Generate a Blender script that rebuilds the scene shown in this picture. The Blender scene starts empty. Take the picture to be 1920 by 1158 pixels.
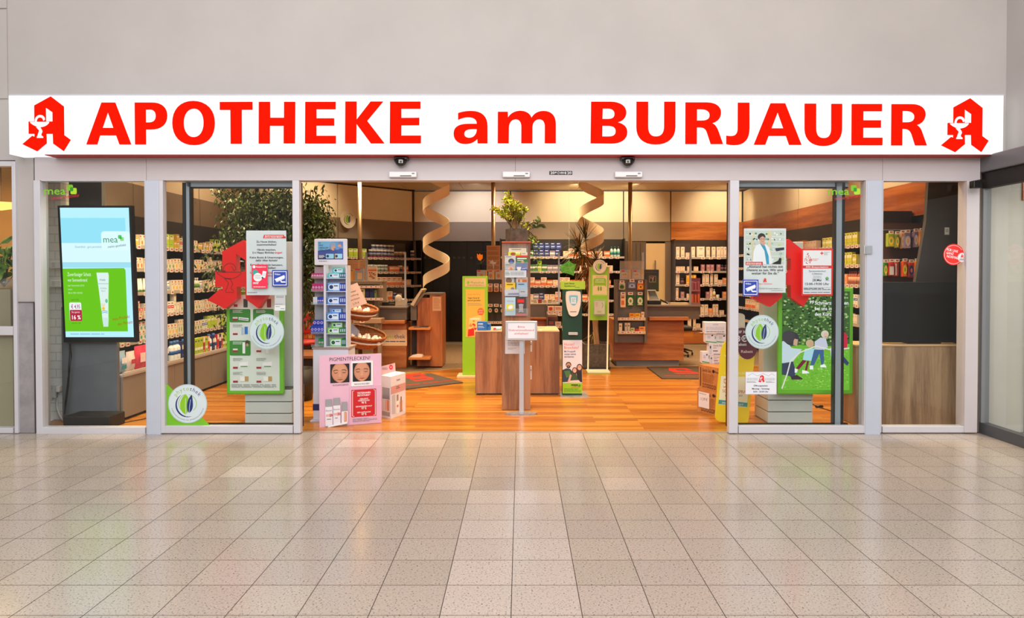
import bpy, bmesh, math, random
from math import sin, cos, pi, radians, sqrt, atan2
from mathutils import Vector, Matrix, geometry

# ------------------------------------------------------------------ camera, world, lights, exposure
SC = bpy.context.scene
COL = SC.collection
H, F, PX, PY, CY = 1.437, 1383.0, 976.0, 537.6, -6.64
TILT = radians(1.02)
CP, SP = cos(TILT), sin(TILT)

cam_data = bpy.data.cameras.new('camera')
cam_data.sensor_width = 36.0
cam_data.lens = 36.0 * F / 1920.0
cam_data.shift_x = (960.0 - PX) / 1920.0
cam_data.shift_y = -(579.0 - PY) / 1920.0
cam_data.clip_start = 0.05
cam = bpy.data.objects.new('camera', cam_data)
cam.location = (0.0, CY, H)
cam.rotation_euler = (pi / 2 - TILT, 0, 0)
COL.objects.link(cam)
SC.camera = cam

SC.view_settings.view_transform = 'Standard'
SC.view_settings.look = 'None'
SC.view_settings.gamma = 1.0
SC.view_settings.use_curve_mapping = False
SC.view_settings.exposure = 0.0

world = bpy.data.worlds.new('world')
SC.world = world
world.use_nodes = True
wn = world.node_tree
bg = wn.nodes['Background']
bg.inputs[0].default_value = (1.0, 0.97, 0.94, 1)
bg.inputs[1].default_value = 0.42


def area(name, loc, size, power, color, rot=(0, 0, 0), size_y=None, spread=None):
    l = bpy.data.lights.new(name, 'AREA')
    l.energy = power
    l.color = color
    l.size = size
    if size_y:
        l.shape = 'RECTANGLE'
        l.size_y = size_y
    if spread:
        l.spread = spread
    o = bpy.data.objects.new(name, l)
    o.location = loc
    o.rotation_euler = rot
    COL.objects.link(o)
    return o


WARM = (1.0, 0.74, 0.42)
# the mall: wide light overhead, plus a low unseen one behind the camera brightening the windows
area('mall_light', (0.0, -4.2, 5.6), 10.0, 325, (1.0, 0.975, 0.955), (radians(12), 0, 0), 4.0)
area('mall_light', (0.0, -9.5, 4.6), 9.0, 540, (1.0, 0.975, 0.955), (radians(58), 0, 0), 3.0)
# the shop: rows of warm ceiling fittings, the frontmost added to brighten the window zone
for lx, ly, lp in ((-2.6, 2.6, 75), (0.2, 2.6, 75), (2.9, 2.6, 75), (-2.4, 5.2, 70), (0.3, 5.4, 75), (2.9, 5.4, 75), (0.6, 7.2, 60), (3.0, 7.2, 55), (-0.2, 0.95, 62), (-3.3, 0.95, 85), (3.1, 0.95, 75), (-1.6, 1.3, 45)):
    area('shop_light', (lx, ly, 3.10), 0.9, lp * 0.66, WARM, (0, 0, 0), 0.9, radians(115))


def spot(loc, target, power, color=WARM, angle=70, blend=0.8):
    l = bpy.data.lights.new('wall_spot', 'SPOT')
    l.energy = power
    l.color = color
    l.spot_size = radians(angle)
    l.spot_blend = blend
    l.shadow_soft_size = 0.06
    o = bpy.data.objects.new('wall_spot', l)
    o.location = loc
    d = Vector(target) - Vector(loc)
    o.rotation_euler = d.to_track_quat('-Z', 'Y').to_euler()
    COL.objects.link(o)


spot((-0.85, 7.2, 3.08), (-0.85, 8.4, 2.35), 60, (0.9, 0.92, 1.0), 95)
spot((1.05, 7.3, 3.08), (1.1, 8.4, 2.6), 60, (1, .82, .52), 100)
spot((2.2, 7.3, 3.08), (2.0, 8.4, 2.55), 60, (1, .82, .52), 100)
spot((4.0, 7.3, 3.08), (4.1, 8.4, 2.5), 60, (1, .8, .5), 95)
spot((-3.1, 5.9, 3.08), (-3.9, 6.6, 2.6), 60, (1, .8, .5), 90)
spot((3.6, 5.0, 3.08), (4.5, 5.0, 2.7), 45, (1, .8, .5), 110)
spot((3.6, 2.4, 3.08), (4.5, 2.4, 2.7), 45, (1, .8, .5), 110)
spot((-3.5, 3.6, 3.08), (-4.5, 3.6, 2.7), 35, (1, .8, .5), 110)
for sl, st_ in (((-2.2, 6.6, 3.08), (-3.2, 7.2, 1.3)), ((0.7, 7.0, 3.08), (0.6, 8.2, 1.3)), ((1.7, 7.0, 3.08), (1.7, 8.2, 1.3)), ((3.7, 6.9, 3.08), (3.7, 8.2, 1.2)), ((-3.1, 1.7, 3.08), (-4.3, 1.5, 1.2)), ((-3.1, 3.2, 3.08), (-4.3, 3.2, 1.2)), ((3.2, 3.4, 3.08), (4.3, 3.6, 1.2)), ((-0.9, 5.9, 3.08), (-1.6, 4.6, 1.0))):
    spot(sl, st_, 62, (1, .84, .60), 62)  # extra spots added to brighten the stocked shelves and left counter
spot((-3.5, 1.6, 3.08), (-4.5, 1.6, 2.7), 35, (1, .8, .5), 110)


# ------------------------------------------------------------------ measuring helpers
def Z(py, Y):
    v = (PY - py) / F
    return H + (Y - CY) * (v * CP - SP) / (CP + v * SP)


def X(px, Y, py=600.0):
    v = (PY - py) / F
    return (Y - CY) * (px - PX) / F / (CP + v * SP)


def YF(py, z=0.0):
    v = (PY - py) / F
    return CY + (H - z) * (CP + v * SP) / (SP - v * CP)


# ------------------------------------------------------------------ materials
def lin(c):
    c = c / 255.0
    return c / 12.92 if c <= 0.04045 else ((c + 0.055) / 1.055) ** 2.4


_mats = {}


def principled(name):
    m = bpy.data.materials.new(name)
    m.use_nodes = True
    return m, m.node_tree, m.node_tree.nodes['Principled BSDF']


def pm(r, g=None, b=None, rough=0.55, metal=0.0, emit=0.0, alpha=None, noise=0.04):
    """a plain painted, printed or moulded surface with a faint procedural mottling"""
    if g is None:
        r, g, b = int(r[0:2], 16), int(r[2:4], 16), int(r[4:6], 16)
    key = ('pm', r, g, b, rough, metal, emit, alpha)
    if key in _mats:
        return _mats[key]
    m, nt, bs = principled('surface_%02x%02x%02x' % (int(r), int(g), int(b)))
    c = (lin(r), lin(g), lin(b), 1)
    if emit:
        bs.inputs['Base Color'].default_value = (0.0, 0.0, 0.0, 1)
        bs.inputs['Emission Color'].default_value = c
        bs.inputs['Emission Strength'].default_value = emit
        rough = 0.6
        bs.inputs['Specular IOR Level'].default_value = 0.0
    elif noise and metal < 0.5:
        tc = nt.nodes.new('ShaderNodeTexCoord')
        nz = nt.nodes.new('ShaderNodeTexNoise')
        nz.inputs['Scale'].default_value = 6.0
        nz.inputs['Detail'].default_value = 1.0
        mx = nt.nodes.new('ShaderNodeMix')
        mx.data_type = 'RGBA'
        nt.links.new(tc.outputs['Object'], nz.inputs['Vector'])
        nt.links.new(nz.outputs['Fac'], mx.inputs['Factor'])
        mx.inputs[6].default_value = tuple(x * (1 - noise) for x in c[:3]) + (1,)
        mx.inputs[7].default_value = tuple(min(1, x * (1 + noise)) for x in c[:3]) + (1,)
        nt.links.new(mx.outputs[2], bs.inputs['Base Color'])
    else:
        bs.inputs['Base Color'].default_value = c
    bs.inputs['Roughness'].default_value = rough
    bs.inputs['Metallic'].default_value = metal
    if alpha is not None:
        bs.inputs['Alpha'].default_value = alpha
    _mats[key] = m
    return m


def N(nt, kind, **kw):
    n = nt.nodes.new(kind)
    for k, v in kw.items():
        n.inputs[k.replace('_', ' ')].default_value = v
    return n


def ramp(nt, stops):
    r = nt.nodes.new('ShaderNodeValToRGB')
    e = r.color_ramp.elements
    while len(e) < len(stops):
        e.new(0.5)
    for i, (p, c) in enumerate(stops):
        e[i].position = p
        e[i].color = (lin(c[0]), lin(c[1]), lin(c[2]), 1)
    return r


def wood(name, c1, c2, axis='Z', rough=0.4, scale=1.0, coat=0.0):
    key = ('wood', name)
    if key in _mats:
        return _mats[key]
    m, nt, bs = principled(name)
    tc = nt.nodes.new('ShaderNodeTexCoord')
    mp = nt.nodes.new('ShaderNodeMapping')
    s = {'X': (0.7, 9, 9), 'Y': (9, 0.7, 9), 'Z': (9, 9, 0.7)}[axis]
    mp.inputs['Scale'].default_value = tuple(v * scale for v in s)
    nt.links.new(tc.outputs['Object'], mp.inputs['Vector'])
    n1 = N(nt, 'ShaderNodeTexNoise', Scale=1.0, Detail=2.0, Roughness=0.5)
    n2 = N(nt, 'ShaderNodeTexNoise', Scale=6.0, Detail=4.0, Roughness=0.7)
    nt.links.new(mp.outputs[0], n1.inputs['Vector'])
    nt.links.new(mp.outputs[0], n2.inputs['Vector'])
    mx = nt.nodes.new('ShaderNodeMath')
    mx.operation = 'ADD'
    sc = nt.nodes.new('ShaderNodeMath')
    sc.operation = 'MULTIPLY'
    sc.inputs[1].default_value = 0.45
    nt.links.new(n2.outputs['Fac'], sc.inputs[0])
    nt.links.new(n1.outputs['Fac'], mx.inputs[0])
    nt.links.new(sc.outputs[0], mx.inputs[1])
    rp = ramp(nt, [(0.60, c1), (0.86, c2)])
    nt.links.new(mx.outputs[0], rp.inputs['Fac'])
    nt.links.new(rp.outputs['Color'], bs.inputs['Base Color'])
    bs.inputs['Roughness'].default_value = rough
    _mats[key] = m
    return m


def glass():
    key = 'glass'
    if key in _mats:
        return _mats[key]
    m = bpy.data.materials.new('window_glass')
    m.use_nodes = True
    nt = m.node_tree
    nt.nodes.clear()
    out = nt.nodes.new('ShaderNodeOutputMaterial')
    mx = nt.nodes.new('ShaderNodeMixShader')
    tr = nt.nodes.new('ShaderNodeBsdfTransparent')
    tr.inputs[0].default_value = (0.972, 0.985, 0.98, 1)
    gl = nt.nodes.new('ShaderNodeBsdfGlossy')
    gl.inputs['Roughness'].default_value = 0.0
    fr = nt.nodes.new('ShaderNodeFresnel')
    fr.inputs['IOR'].default_value = 1.5
    nt.links.new(front_only(nt, fr), mx.inputs[0])
    nt.links.new(tr.outputs[0], mx.inputs[1])
    nt.links.new(gl.outputs[0], mx.inputs[2])
    nt.links.new(mx.outputs[0], out.inputs[0])
    _mats[key] = m
    return m


def front_only(nt, fr):
    # a thin pane: the exit face of the sheet adds no second (total) reflection
    ge = nt.nodes.new('ShaderNodeNewGeometry')
    iv = nt.nodes.new('ShaderNodeMath')
    iv.operation = 'SUBTRACT'
    iv.inputs[0].default_value = 1.0
    nt.links.new(ge.outputs['Backfacing'], iv.inputs[1])
    ml = nt.nodes.new('ShaderNodeMath')
    ml.operation = 'MULTIPLY'
    nt.links.new(fr.outputs[0], ml.inputs[0])
    nt.links.new(iv.outputs[0], ml.inputs[1])
    return ml.outputs[0]


def acrylic(tint=(0.93, 0.95, 0.96), haze=0.10, name='clear_acrylic'):
    key = ('acr', name)
    if key in _mats:
        return _mats[key]
    m = bpy.data.materials.new(name)
    m.use_nodes = True
    nt = m.node_tree
    nt.nodes.clear()
    out = nt.nodes.new('ShaderNodeOutputMaterial')
    a = nt.nodes.new('ShaderNodeMixShader')
    b = nt.nodes.new('ShaderNodeMixShader')
    tr = nt.nodes.new('ShaderNodeBsdfTransparent')
    tr.inputs[0].default_value = tint + (1,)
    df = nt.nodes.new('ShaderNodeBsdfDiffuse')
    df.inputs[0].default_value = (0.8, 0.8, 0.8, 1)
    gl = nt.nodes.new('ShaderNodeBsdfGlossy')
    gl.inputs['Roughness'].default_value = 0.05
    fr = nt.nodes.new('ShaderNodeFresnel')
    a.inputs[0].default_value = haze
    nt.links.new(tr.outputs[0], a.inputs[1])
    nt.links.new(df.outputs[0], a.inputs[2])
    nt.links.new(front_only(nt, fr), b.inputs[0])
    nt.links.new(a.outputs[0], b.inputs[1])
    nt.links.new(gl.outputs[0], b.inputs[2])
    nt.links.new(b.outputs[0], out.inputs[0])
    _mats[key] = m
    return m


def speckle(name, base, dark, light, scale=260, rough=0.25, attr=False):
    key = ('spk', name)
    if key in _mats:
        return _mats[key]
    m, nt, bs = principled(name)
    tc = nt.nodes.new('ShaderNodeTexCoord')
    n1 = N(nt, 'ShaderNodeTexNoise', Scale=scale, Detail=2.0, Roughness=0.6)
    n2 = N(nt, 'ShaderNodeTexNoise', Scale=3.0, Detail=3.0)
    nt.links.new(tc.outputs['Object'], n1.inputs['Vector'])
    nt.links.new(tc.outputs['Object'], n2.inputs['Vector'])
    rp = ramp(nt, [(0.30, dark), (0.42, base), (0.62, base), (0.75, light)])
    nt.links.new(n1.outputs['Fac'], rp.inputs['Fac'])
    mx = nt.nodes.new('ShaderNodeMix')
    mx.data_type = 'RGBA'
    mx.blend_type = 'MULTIPLY'
    mx.inputs['Factor'].default_value = 1.0
    nt.links.new(rp.outputs['Color'], mx.inputs[6])
    if attr:
        at = nt.nodes.new('ShaderNodeAttribute')
        at.attribute_name = 'tone'
        nt.links.new(at.outputs['Color'], mx.inputs[7])
    else:
        mx.inputs[7].default_value = (1, 1, 1, 1)
    nt.links.new(mx.outputs[2], bs.inputs['Base Color'])
    rr = nt.nodes.new('ShaderNodeMapRange')
    rr.inputs['To Min'].default_value = rough - 0.05
    rr.inputs['To Max'].default_value = rough + 0.06
    nt.links.new(n2.outputs['Fac'], rr.inputs['Value'])
    nt.links.new(rr.outputs[0], bs.inputs['Roughness'])
    _mats[key] = m
    return m


def parquet():
    m, nt, bs = principled('oak_parquet')
    tc = nt.nodes.new('ShaderNodeTexCoord')
    br = nt.nodes.new('ShaderNodeTexBrick')
    br.offset = 0.37
    br.offset_frequency = 3
    br.inputs['Scale'].default_value = 1.0
    br.inputs['Brick Width'].default_value = 1.15
    br.inputs['Row Height'].default_value = 0.075
    br.inputs['Mortar Size'].default_value = 0.0016
    br.inputs['Mortar Smooth'].default_value = 0.1
    br.inputs['Color1'].default_value = (0, 0, 0, 1)
    br.inputs['Color2'].default_value = (1, 1, 1, 1)
    br.inputs['Mortar'].default_value = (0.5, 0.5, 0.5, 1)
    nt.links.new(tc.outputs['Object'], br.inputs['Vector'])
    mp = nt.nodes.new('ShaderNodeMapping')
    mp.inputs['Scale'].default_value = (1.2, 30, 1)
    nt.links.new(tc.outputs['Object'], mp.inputs['Vector'])
    nz = N(nt, 'ShaderNodeTexNoise', Scale=2.0, Detail=4.0, Roughness=0.65)
    nt.links.new(mp.outputs[0], nz.inputs['Vector'])
    ad = nt.nodes.new('ShaderNodeMath')
    ad.operation = 'ADD'
    nt.links.new(nz.outputs['Fac'], ad.inputs[0])
    ml = nt.nodes.new('ShaderNodeMath')
    ml.operation = 'MULTIPLY'
    ml.inputs[1].default_value = 0.42
    nt.links.new(br.outputs['Color'], ml.inputs[0])
    nt.links.new(ml.outputs[0], ad.inputs[1])
    rp = ramp(nt, [(0.40, (138, 76, 22)), (0.68, (174, 106, 33)), (1.0, (200, 138, 52))])
    nt.links.new(ad.outputs[0], rp.inputs['Fac'])
    mx = nt.nodes.new('ShaderNodeMix')
    mx.data_type = 'RGBA'
    nt.links.new(br.outputs['Fac'], mx.inputs['Factor'])
    nt.links.new(rp.outputs['Color'], mx.inputs[6])
    mx.inputs[7].default_value = (lin(110), lin(55), lin(20), 1)
    nt.links.new(mx.outputs[2], bs.inputs['Base Color'])
    bs.inputs['Roughness'].default_value = 0.28
    return m


def bricks():
    m, nt, bs = principled('white_painted_brick')
    tc = nt.nodes.new('ShaderNodeTexCoord')
    mp = nt.nodes.new('ShaderNodeMapping')
    mp.inputs['Rotation'].default_value = (pi / 2, 0, 0)
    nt.links.new(tc.outputs['Object'], mp.inputs['Vector'])
    br = nt.nodes.new('ShaderNodeTexBrick')
    br.inputs['Scale'].default_value = 1.0
    br.inputs['Brick Width'].default_value = 0.24
    br.inputs['Row Height'].default_value = 0.083
    br.inputs['Mortar Size'].default_value = 0.006
    br.inputs['Color1'].default_value = (lin(226), lin(230), lin(232), 1)
    br.inputs['Color2'].default_value = (lin(234), lin(238), lin(240), 1)
    br.inputs['Mortar'].default_value = (lin(206), lin(212), lin(214), 1)
    nt.links.new(mp.outputs[0], br.inputs['Vector'])
    nt.links.new(br.outputs['Color'], bs.inputs['Base Color'])
    bp = nt.nodes.new('ShaderNodeBump')
    bp.inputs['Strength'].default_value = 0.4
    bp.inputs['Distance'].default_value = 0.01
    bp.invert = True
    nt.links.new(br.outputs['Fac'], bp.inputs['Height'])
    nt.links.new(bp.outputs[0], bs.inputs['Normal'])
    return m


def wicker():
    key = 'wicker'
    if key in _mats:
        return _mats[key]
    m, nt, bs = principled('woven_wicker')
    tc = nt.nodes.new('ShaderNodeTexCoord')
    wv = N(nt, 'ShaderNodeTexWave', Scale=28.0, Distortion=3.0)
    wv.bands_direction = 'Z'
    nz = N(nt, 'ShaderNodeTexNoise', Scale=60.0)
    nt.links.new(tc.outputs['Object'], wv.inputs['Vector'])
    nt.links.new(tc.outputs['Object'], nz.inputs['Vector'])
    ad = nt.nodes.new('ShaderNodeMath')
    ad.operation = 'MULTIPLY'
    nt.links.new(wv.outputs['Fac'], ad.inputs[0])
    nt.links.new(nz.outputs['Fac'], ad.inputs[1])
    rp = ramp(nt, [(0.1, (96, 44, 16)), (0.5, (196, 116, 52))])
    nt.links.new(ad.outputs[0], rp.inputs['Fac'])
    nt.links.new(rp.outputs['Color'], bs.inputs['Base Color'])
    bp = N(nt, 'ShaderNodeBump', Strength=0.6, Distance=0.006)
    nt.links.new(wv.outputs['Fac'], bp.inputs['Height'])
    nt.links.new(bp.outputs[0], bs.inputs['Normal'])
    _mats[key] = m
    return m


def mottled(name, c1, c2, scale=4.0, rough=0.6, lo=0.35, hi=0.65, metal=0.0, bump=0.0, trans=0.0):
    key = ('mot', name)
    if key in _mats:
        return _mats[key]
    m, nt, bs = principled(name)
    tc = nt.nodes.new('ShaderNodeTexCoord')
    nz = N(nt, 'ShaderNodeTexNoise', Scale=scale, Detail=4.0, Roughness=0.6)
    nt.links.new(tc.outputs['Object'], nz.inputs['Vector'])
    rp = ramp(nt, [(lo, c1), (hi, c2)])
    nt.links.new(nz.outputs['Fac'], rp.inputs['Fac'])
    nt.links.new(rp.outputs['Color'], bs.inputs['Base Color'])
    bs.inputs['Roughness'].default_value = rough
    bs.inputs['Metallic'].default_value = metal
    if bump:
        bp = N(nt, 'ShaderNodeBump', Strength=bump, Distance=0.004)
        nt.links.new(nz.outputs['Fac'], bp.inputs['Height'])
        nt.links.new(bp.outputs[0], bs.inputs['Normal'])
    _mats[key] = m
    return m


# ------------------------------------------------------------------ path and text geometry
def bez(p0, p1, p2, p3, n=8):
    out = []
    for i in range(1, n + 1):
        t = i / n
        u = 1 - t
        out.append((u**3 * p0[0] + 3 * u * u * t * p1[0] + 3 * u * t * t * p2[0] + t**3 * p3[0],
                    u**3 * p0[1] + 3 * u * u * t * p1[1] + 3 * u * t * t * p2[1] + t**3 * p3[1]))
    return out


def path(s, sc=1.0, ox=0.0, oy=0.0):
    """M/L/C/Z outline string -> list of closed loops"""
    tk = s.replace('M', ' M ').replace('L', ' L ').replace('C', ' C ').replace('Z', ' Z ').split()
    loops, cur, i = [], [], 0
    while i < len(tk):
        c = tk[i]
        if c in 'ML':
            cur.append((float(tk[i + 1]), float(tk[i + 2])))
            i += 3
        elif c == 'C':
            v = [float(x) for x in tk[i + 1:i + 7]]
            cur += bez(cur[-1], (v[0], v[1]), (v[2], v[3]), (v[4], v[5]))
            i += 7
        elif c == 'Z':
            loops.append(cur)
            cur = []
            i += 1
        else:
            raise ValueError(c)
    if cur:
        loops.append(cur)
    return [[(x * sc + ox, y * sc + oy) for x, y in l] for l in loops]


def ell(cx, cy, rx, ry, n=28, a0=0.0, a1=2 * pi):
    full = abs(a1 - a0 - 2 * pi) < 1e-6
    k = n if full else n + 1
    return [(cx + rx * cos(a0 + (a1 - a0) * i / n), cy + ry * sin(a0 + (a1 - a0) * i / n)) for i in range(k)]


def band(pts, w):
    """a stroked open polyline -> closed outline"""
    L, R = [], []
    for i, p in enumerate(pts):
        a = pts[max(i - 1, 0)]
        b = pts[min(i + 1, len(pts) - 1)]
        dx, dy = b[0] - a[0], b[1] - a[1]
        d = sqrt(dx * dx + dy * dy) or 1
        ww = w[i] if isinstance(w, (list, tuple)) else w
        nx, ny = -dy / d * ww / 2, dx / d * ww / 2
        L.append((p[0] + nx, p[1] + ny))
        R.append((p[0] - nx, p[1] - ny))
    return L + R[::-1]


_txt = {}


def text_geo(s, bold=0.0, shear=0.0, res=2, spacing=1.0):
    bold = min(bold, 0.016)
    key = (s, bold, shear, res, spacing)
    if key in _txt:
        return _txt[key]
    c = bpy.data.curves.new('t', 'FONT')
    c.body = s
    c.size = 1.0
    c.offset = bold
    c.shear = shear
    c.resolution_u = res
    c.space_character = spacing
    o = bpy.data.objects.new('t', c)
    me = bpy.data.meshes.new_from_object(o)
    vs = [(v.co.x, v.co.y) for v in me.vertices]
    fs = [tuple(p.vertices) for p in me.polygons]
    bpy.data.objects.remove(o)
    bpy.data.curves.remove(c)
    bpy.data.meshes.remove(me)
    _txt[key] = (vs, fs)
    return _txt[key]


_cap = text_geo('H')
CAP = max(v[1] for v in _cap[0])


# ------------------------------------------------------------------ mesh builder
class MB:
    def __init__(self):
        self.v, self.f, self.m, self.mats, self.sm = [], [], [], [], []

    def mi(self, mat):
        if mat not in self.mats:
            self.mats.append(mat)
        return self.mats.index(mat)

    def add(self, vs, fs, mat, smooth=False):
        b = len(self.v)
        self.v += [tuple(p) for p in vs]
        k = self.mi(mat)
        for f in fs:
            self.f.append(tuple(b + i for i in f))
            self.m.append(k)
            self.sm.append(smooth)

    def box(self, x0, x1, y0, y1, z0, z1, mat, bev=0.0):
        if x1 < x0: x0, x1 = x1, x0
        if y1 < y0: y0, y1 = y1, y0
        if z1 < z0: z0, z1 = z1, z0
        if bev:
            b = min(bev, (x1 - x0) / 2.1, (y1 - y0) / 2.1, (z1 - z0) / 2.1)
            bm = bmesh.new()
            r = bmesh.ops.create_cube(bm, size=1.0)
            bmesh.ops.scale(bm, vec=(x1 - x0, y1 - y0, z1 - z0), verts=bm.verts)
            bmesh.ops.translate(bm, vec=((x0 + x1) / 2, (y0 + y1) / 2, (z0 + z1) / 2), verts=bm.verts)
            bmesh.ops.bevel(bm, geom=list(bm.edges), offset=b, segments=2, affect='EDGES', profile=0.5)
            bm.verts.index_update()
            self.add([v.co[:] for v in bm.verts], [[v.index for v in f.verts] for f in bm.faces], mat)
            bm.free()
            return self
        vs = [(x0, y0, z0), (x1, y0, z0), (x1, y1, z0), (x0, y1, z0), (x0, y0, z1), (x1, y0, z1), (x1, y1, z1), (x0, y1, z1)]
        self.add(vs, [(0, 3, 2, 1), (4, 5, 6, 7), (0, 1, 5, 4), (1, 2, 6, 5), (2, 3, 7, 6), (3, 0, 4, 7)], mat)
        return self

    def pbox(self, x0, y0, x1, y1, Y, dep, mat, bev=0.0):
        """box whose front face fills a measured rectangle at distance plane Y"""
        ym = (y0 + y1) / 2
        return self.box(X(x0, Y, ym), X(x1, Y, ym), Y, Y + dep, Z(y1, Y), Z(y0, Y), mat, bev)

    def prism(self, loops, fn, n, mat, smooth_side=False):
        """2D loops (holes allowed) mapped by fn(x, y)->Vector; extruded by vector n (front at fn)"""
        pts = [p for l in loops for p in l]
        tris = geometry.tessellate_polygon([[Vector((p[0], p[1], 0)) for p in l] for l in loops])
        P = [fn(*p) for p in pts]
        nv = Vector(n)
        k = len(P)
        if nv.length < 1e-9:
            self.add(P, [tuple(t) for t in tris], mat)
            return
        # orientation
        fs = [tuple(t) for t in tris] + [tuple(k + i for i in reversed(t)) for t in tris]
        b = 0
        for l in loops:
            m = len(l)
            for i in range(m):
                j = (i + 1) % m
                fs.append((b + i, b + j, k + b + j, k + b + i))
            b += m
        self.add(P + [p + nv for p in P], fs, mat)

    def rev(self, prof, c, mat, n=20, axis='Z', smooth=True, sx=1.0, sy=1.0, a0=0.0, a1=2 * pi, cap=True):
        """lathe profile [(r, h)] about an axis at c"""
        vs, fs = [], []
        full = abs(a1 - a0 - 2 * pi) < 1e-6
        k = n if full else n + 1
        for r, h in prof:
            for i in range(k):
                a = a0 + (a1 - a0) * i / n
                x, y = r * cos(a) * sx, r * sin(a) * sy
                if axis == 'Z': vs.append((c[0] + x, c[1] + y, c[2] + h))
                elif axis == 'Y': vs.append((c[0] + x, c[1] + h, c[2] + y))
                else: vs.append((c[0] + h, c[1] + x, c[2] + y))
        for j in range(len(prof) - 1):
            for i in range(n):
                a, b = j * k + i, j * k + (i + 1) % k
                fs.append((a, b, b + k, a + k))
        if cap and prof[0][0] > 1e-6 and full: fs.append(tuple(range(k))[::-1])
        if cap and prof[-1][0] > 1e-6 and full: fs.append(tuple(range((len(prof) - 1) * k, len(prof) * k)))
        self.add(vs, fs, mat, smooth)
        return self

    def cyl(self, c, r, h, mat, n=16, axis='Z'):
        return self.rev([(r, 0), (r, h)], c, mat, n, axis)

    def tube(self, pts, r, mat, n=6):
        pts = [Vector(p) for p in pts]
        vs, fs = [], []
        up = Vector((0, 0, 1))
        for i, p in enumerate(pts):
            t = (pts[min(i + 1, len(pts) - 1)] - pts[max(i - 1, 0)])
            if t.length < 1e-9: t = Vector((0, 0, 1))
            t.normalize()
            a = t.cross(up)
            if a.length < 0.1: a = t.cross(Vector((1, 0, 0)))
            a.normalize()
            b = t.cross(a)
            rr = r[i] if isinstance(r, (list, tuple)) else r
            for k in range(n):
                an = 2 * pi * k / n
                vs.append(p + a * rr * cos(an) + b * rr * sin(an))
        for i in range(len(pts) - 1):
            for k in range(n):
                q = (k + 1) % n
                fs.append((i * n + k, i * n + q, (i + 1) * n + q, (i + 1) * n + k))
        fs.append(tuple(range(n)))
        fs.append(tuple(range((len(pts) - 1) * n, len(pts) * n))[::-1])
        self.add(vs, fs, mat, True)
        return self

    def quad(self, a, b, c, d, mat):
        self.add([a, b, c, d], [(0, 1, 2, 3)], mat)
        return self

    def data(self, name, origin=(0, 0, 0)):
        me = bpy.data.meshes.new(name)
        ox, oy, oz = origin
        me.from_pydata([(x - ox, y - oy, z - oz) for x, y, z in self.v], [], self.f)
        for m in self.mats:
            me.materials.append(m)
        me.polygons.foreach_set('material_index', self.m)
        me.polygons.foreach_set('use_smooth', self.sm)
        me.update()
        return me

    def build(self, name, parent=None, label=None, cat=None, group=None, kind=None, origin=None):
        if parent is not None:
            r = parent
            while r.parent is not None: r = r.parent
            org = tuple(r.location)
        elif origin is not None:
            org = origin
        else:
            xs, ys, zs = zip(*self.v)
            org = ((min(xs) + max(xs)) / 2, (min(ys) + max(ys)) / 2, min(zs))
        me = self.data(name, org)
        o = bpy.data.objects.new(name, me)
        COL.objects.link(o)
        if parent is not None:
            o.parent = parent
        else:
            o.location = org
        tag(o, label, cat, group, kind)
        return o


def tag(o, label=None, cat=None, group=None, kind=None):
    if label: o['label'] = label
    if cat: o['category'] = cat
    if group: o['group'] = group
    if kind: o['kind'] = kind
    return o


def thing(name, label, cat, loc=(0, 0, 0), group=None, kind=None):
    o = bpy.data.objects.new(name, None)
    COL.objects.link(o)
    o.location = loc
    o.empty_display_size = 0.05
    return tag(o, label, cat, group, kind)


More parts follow.
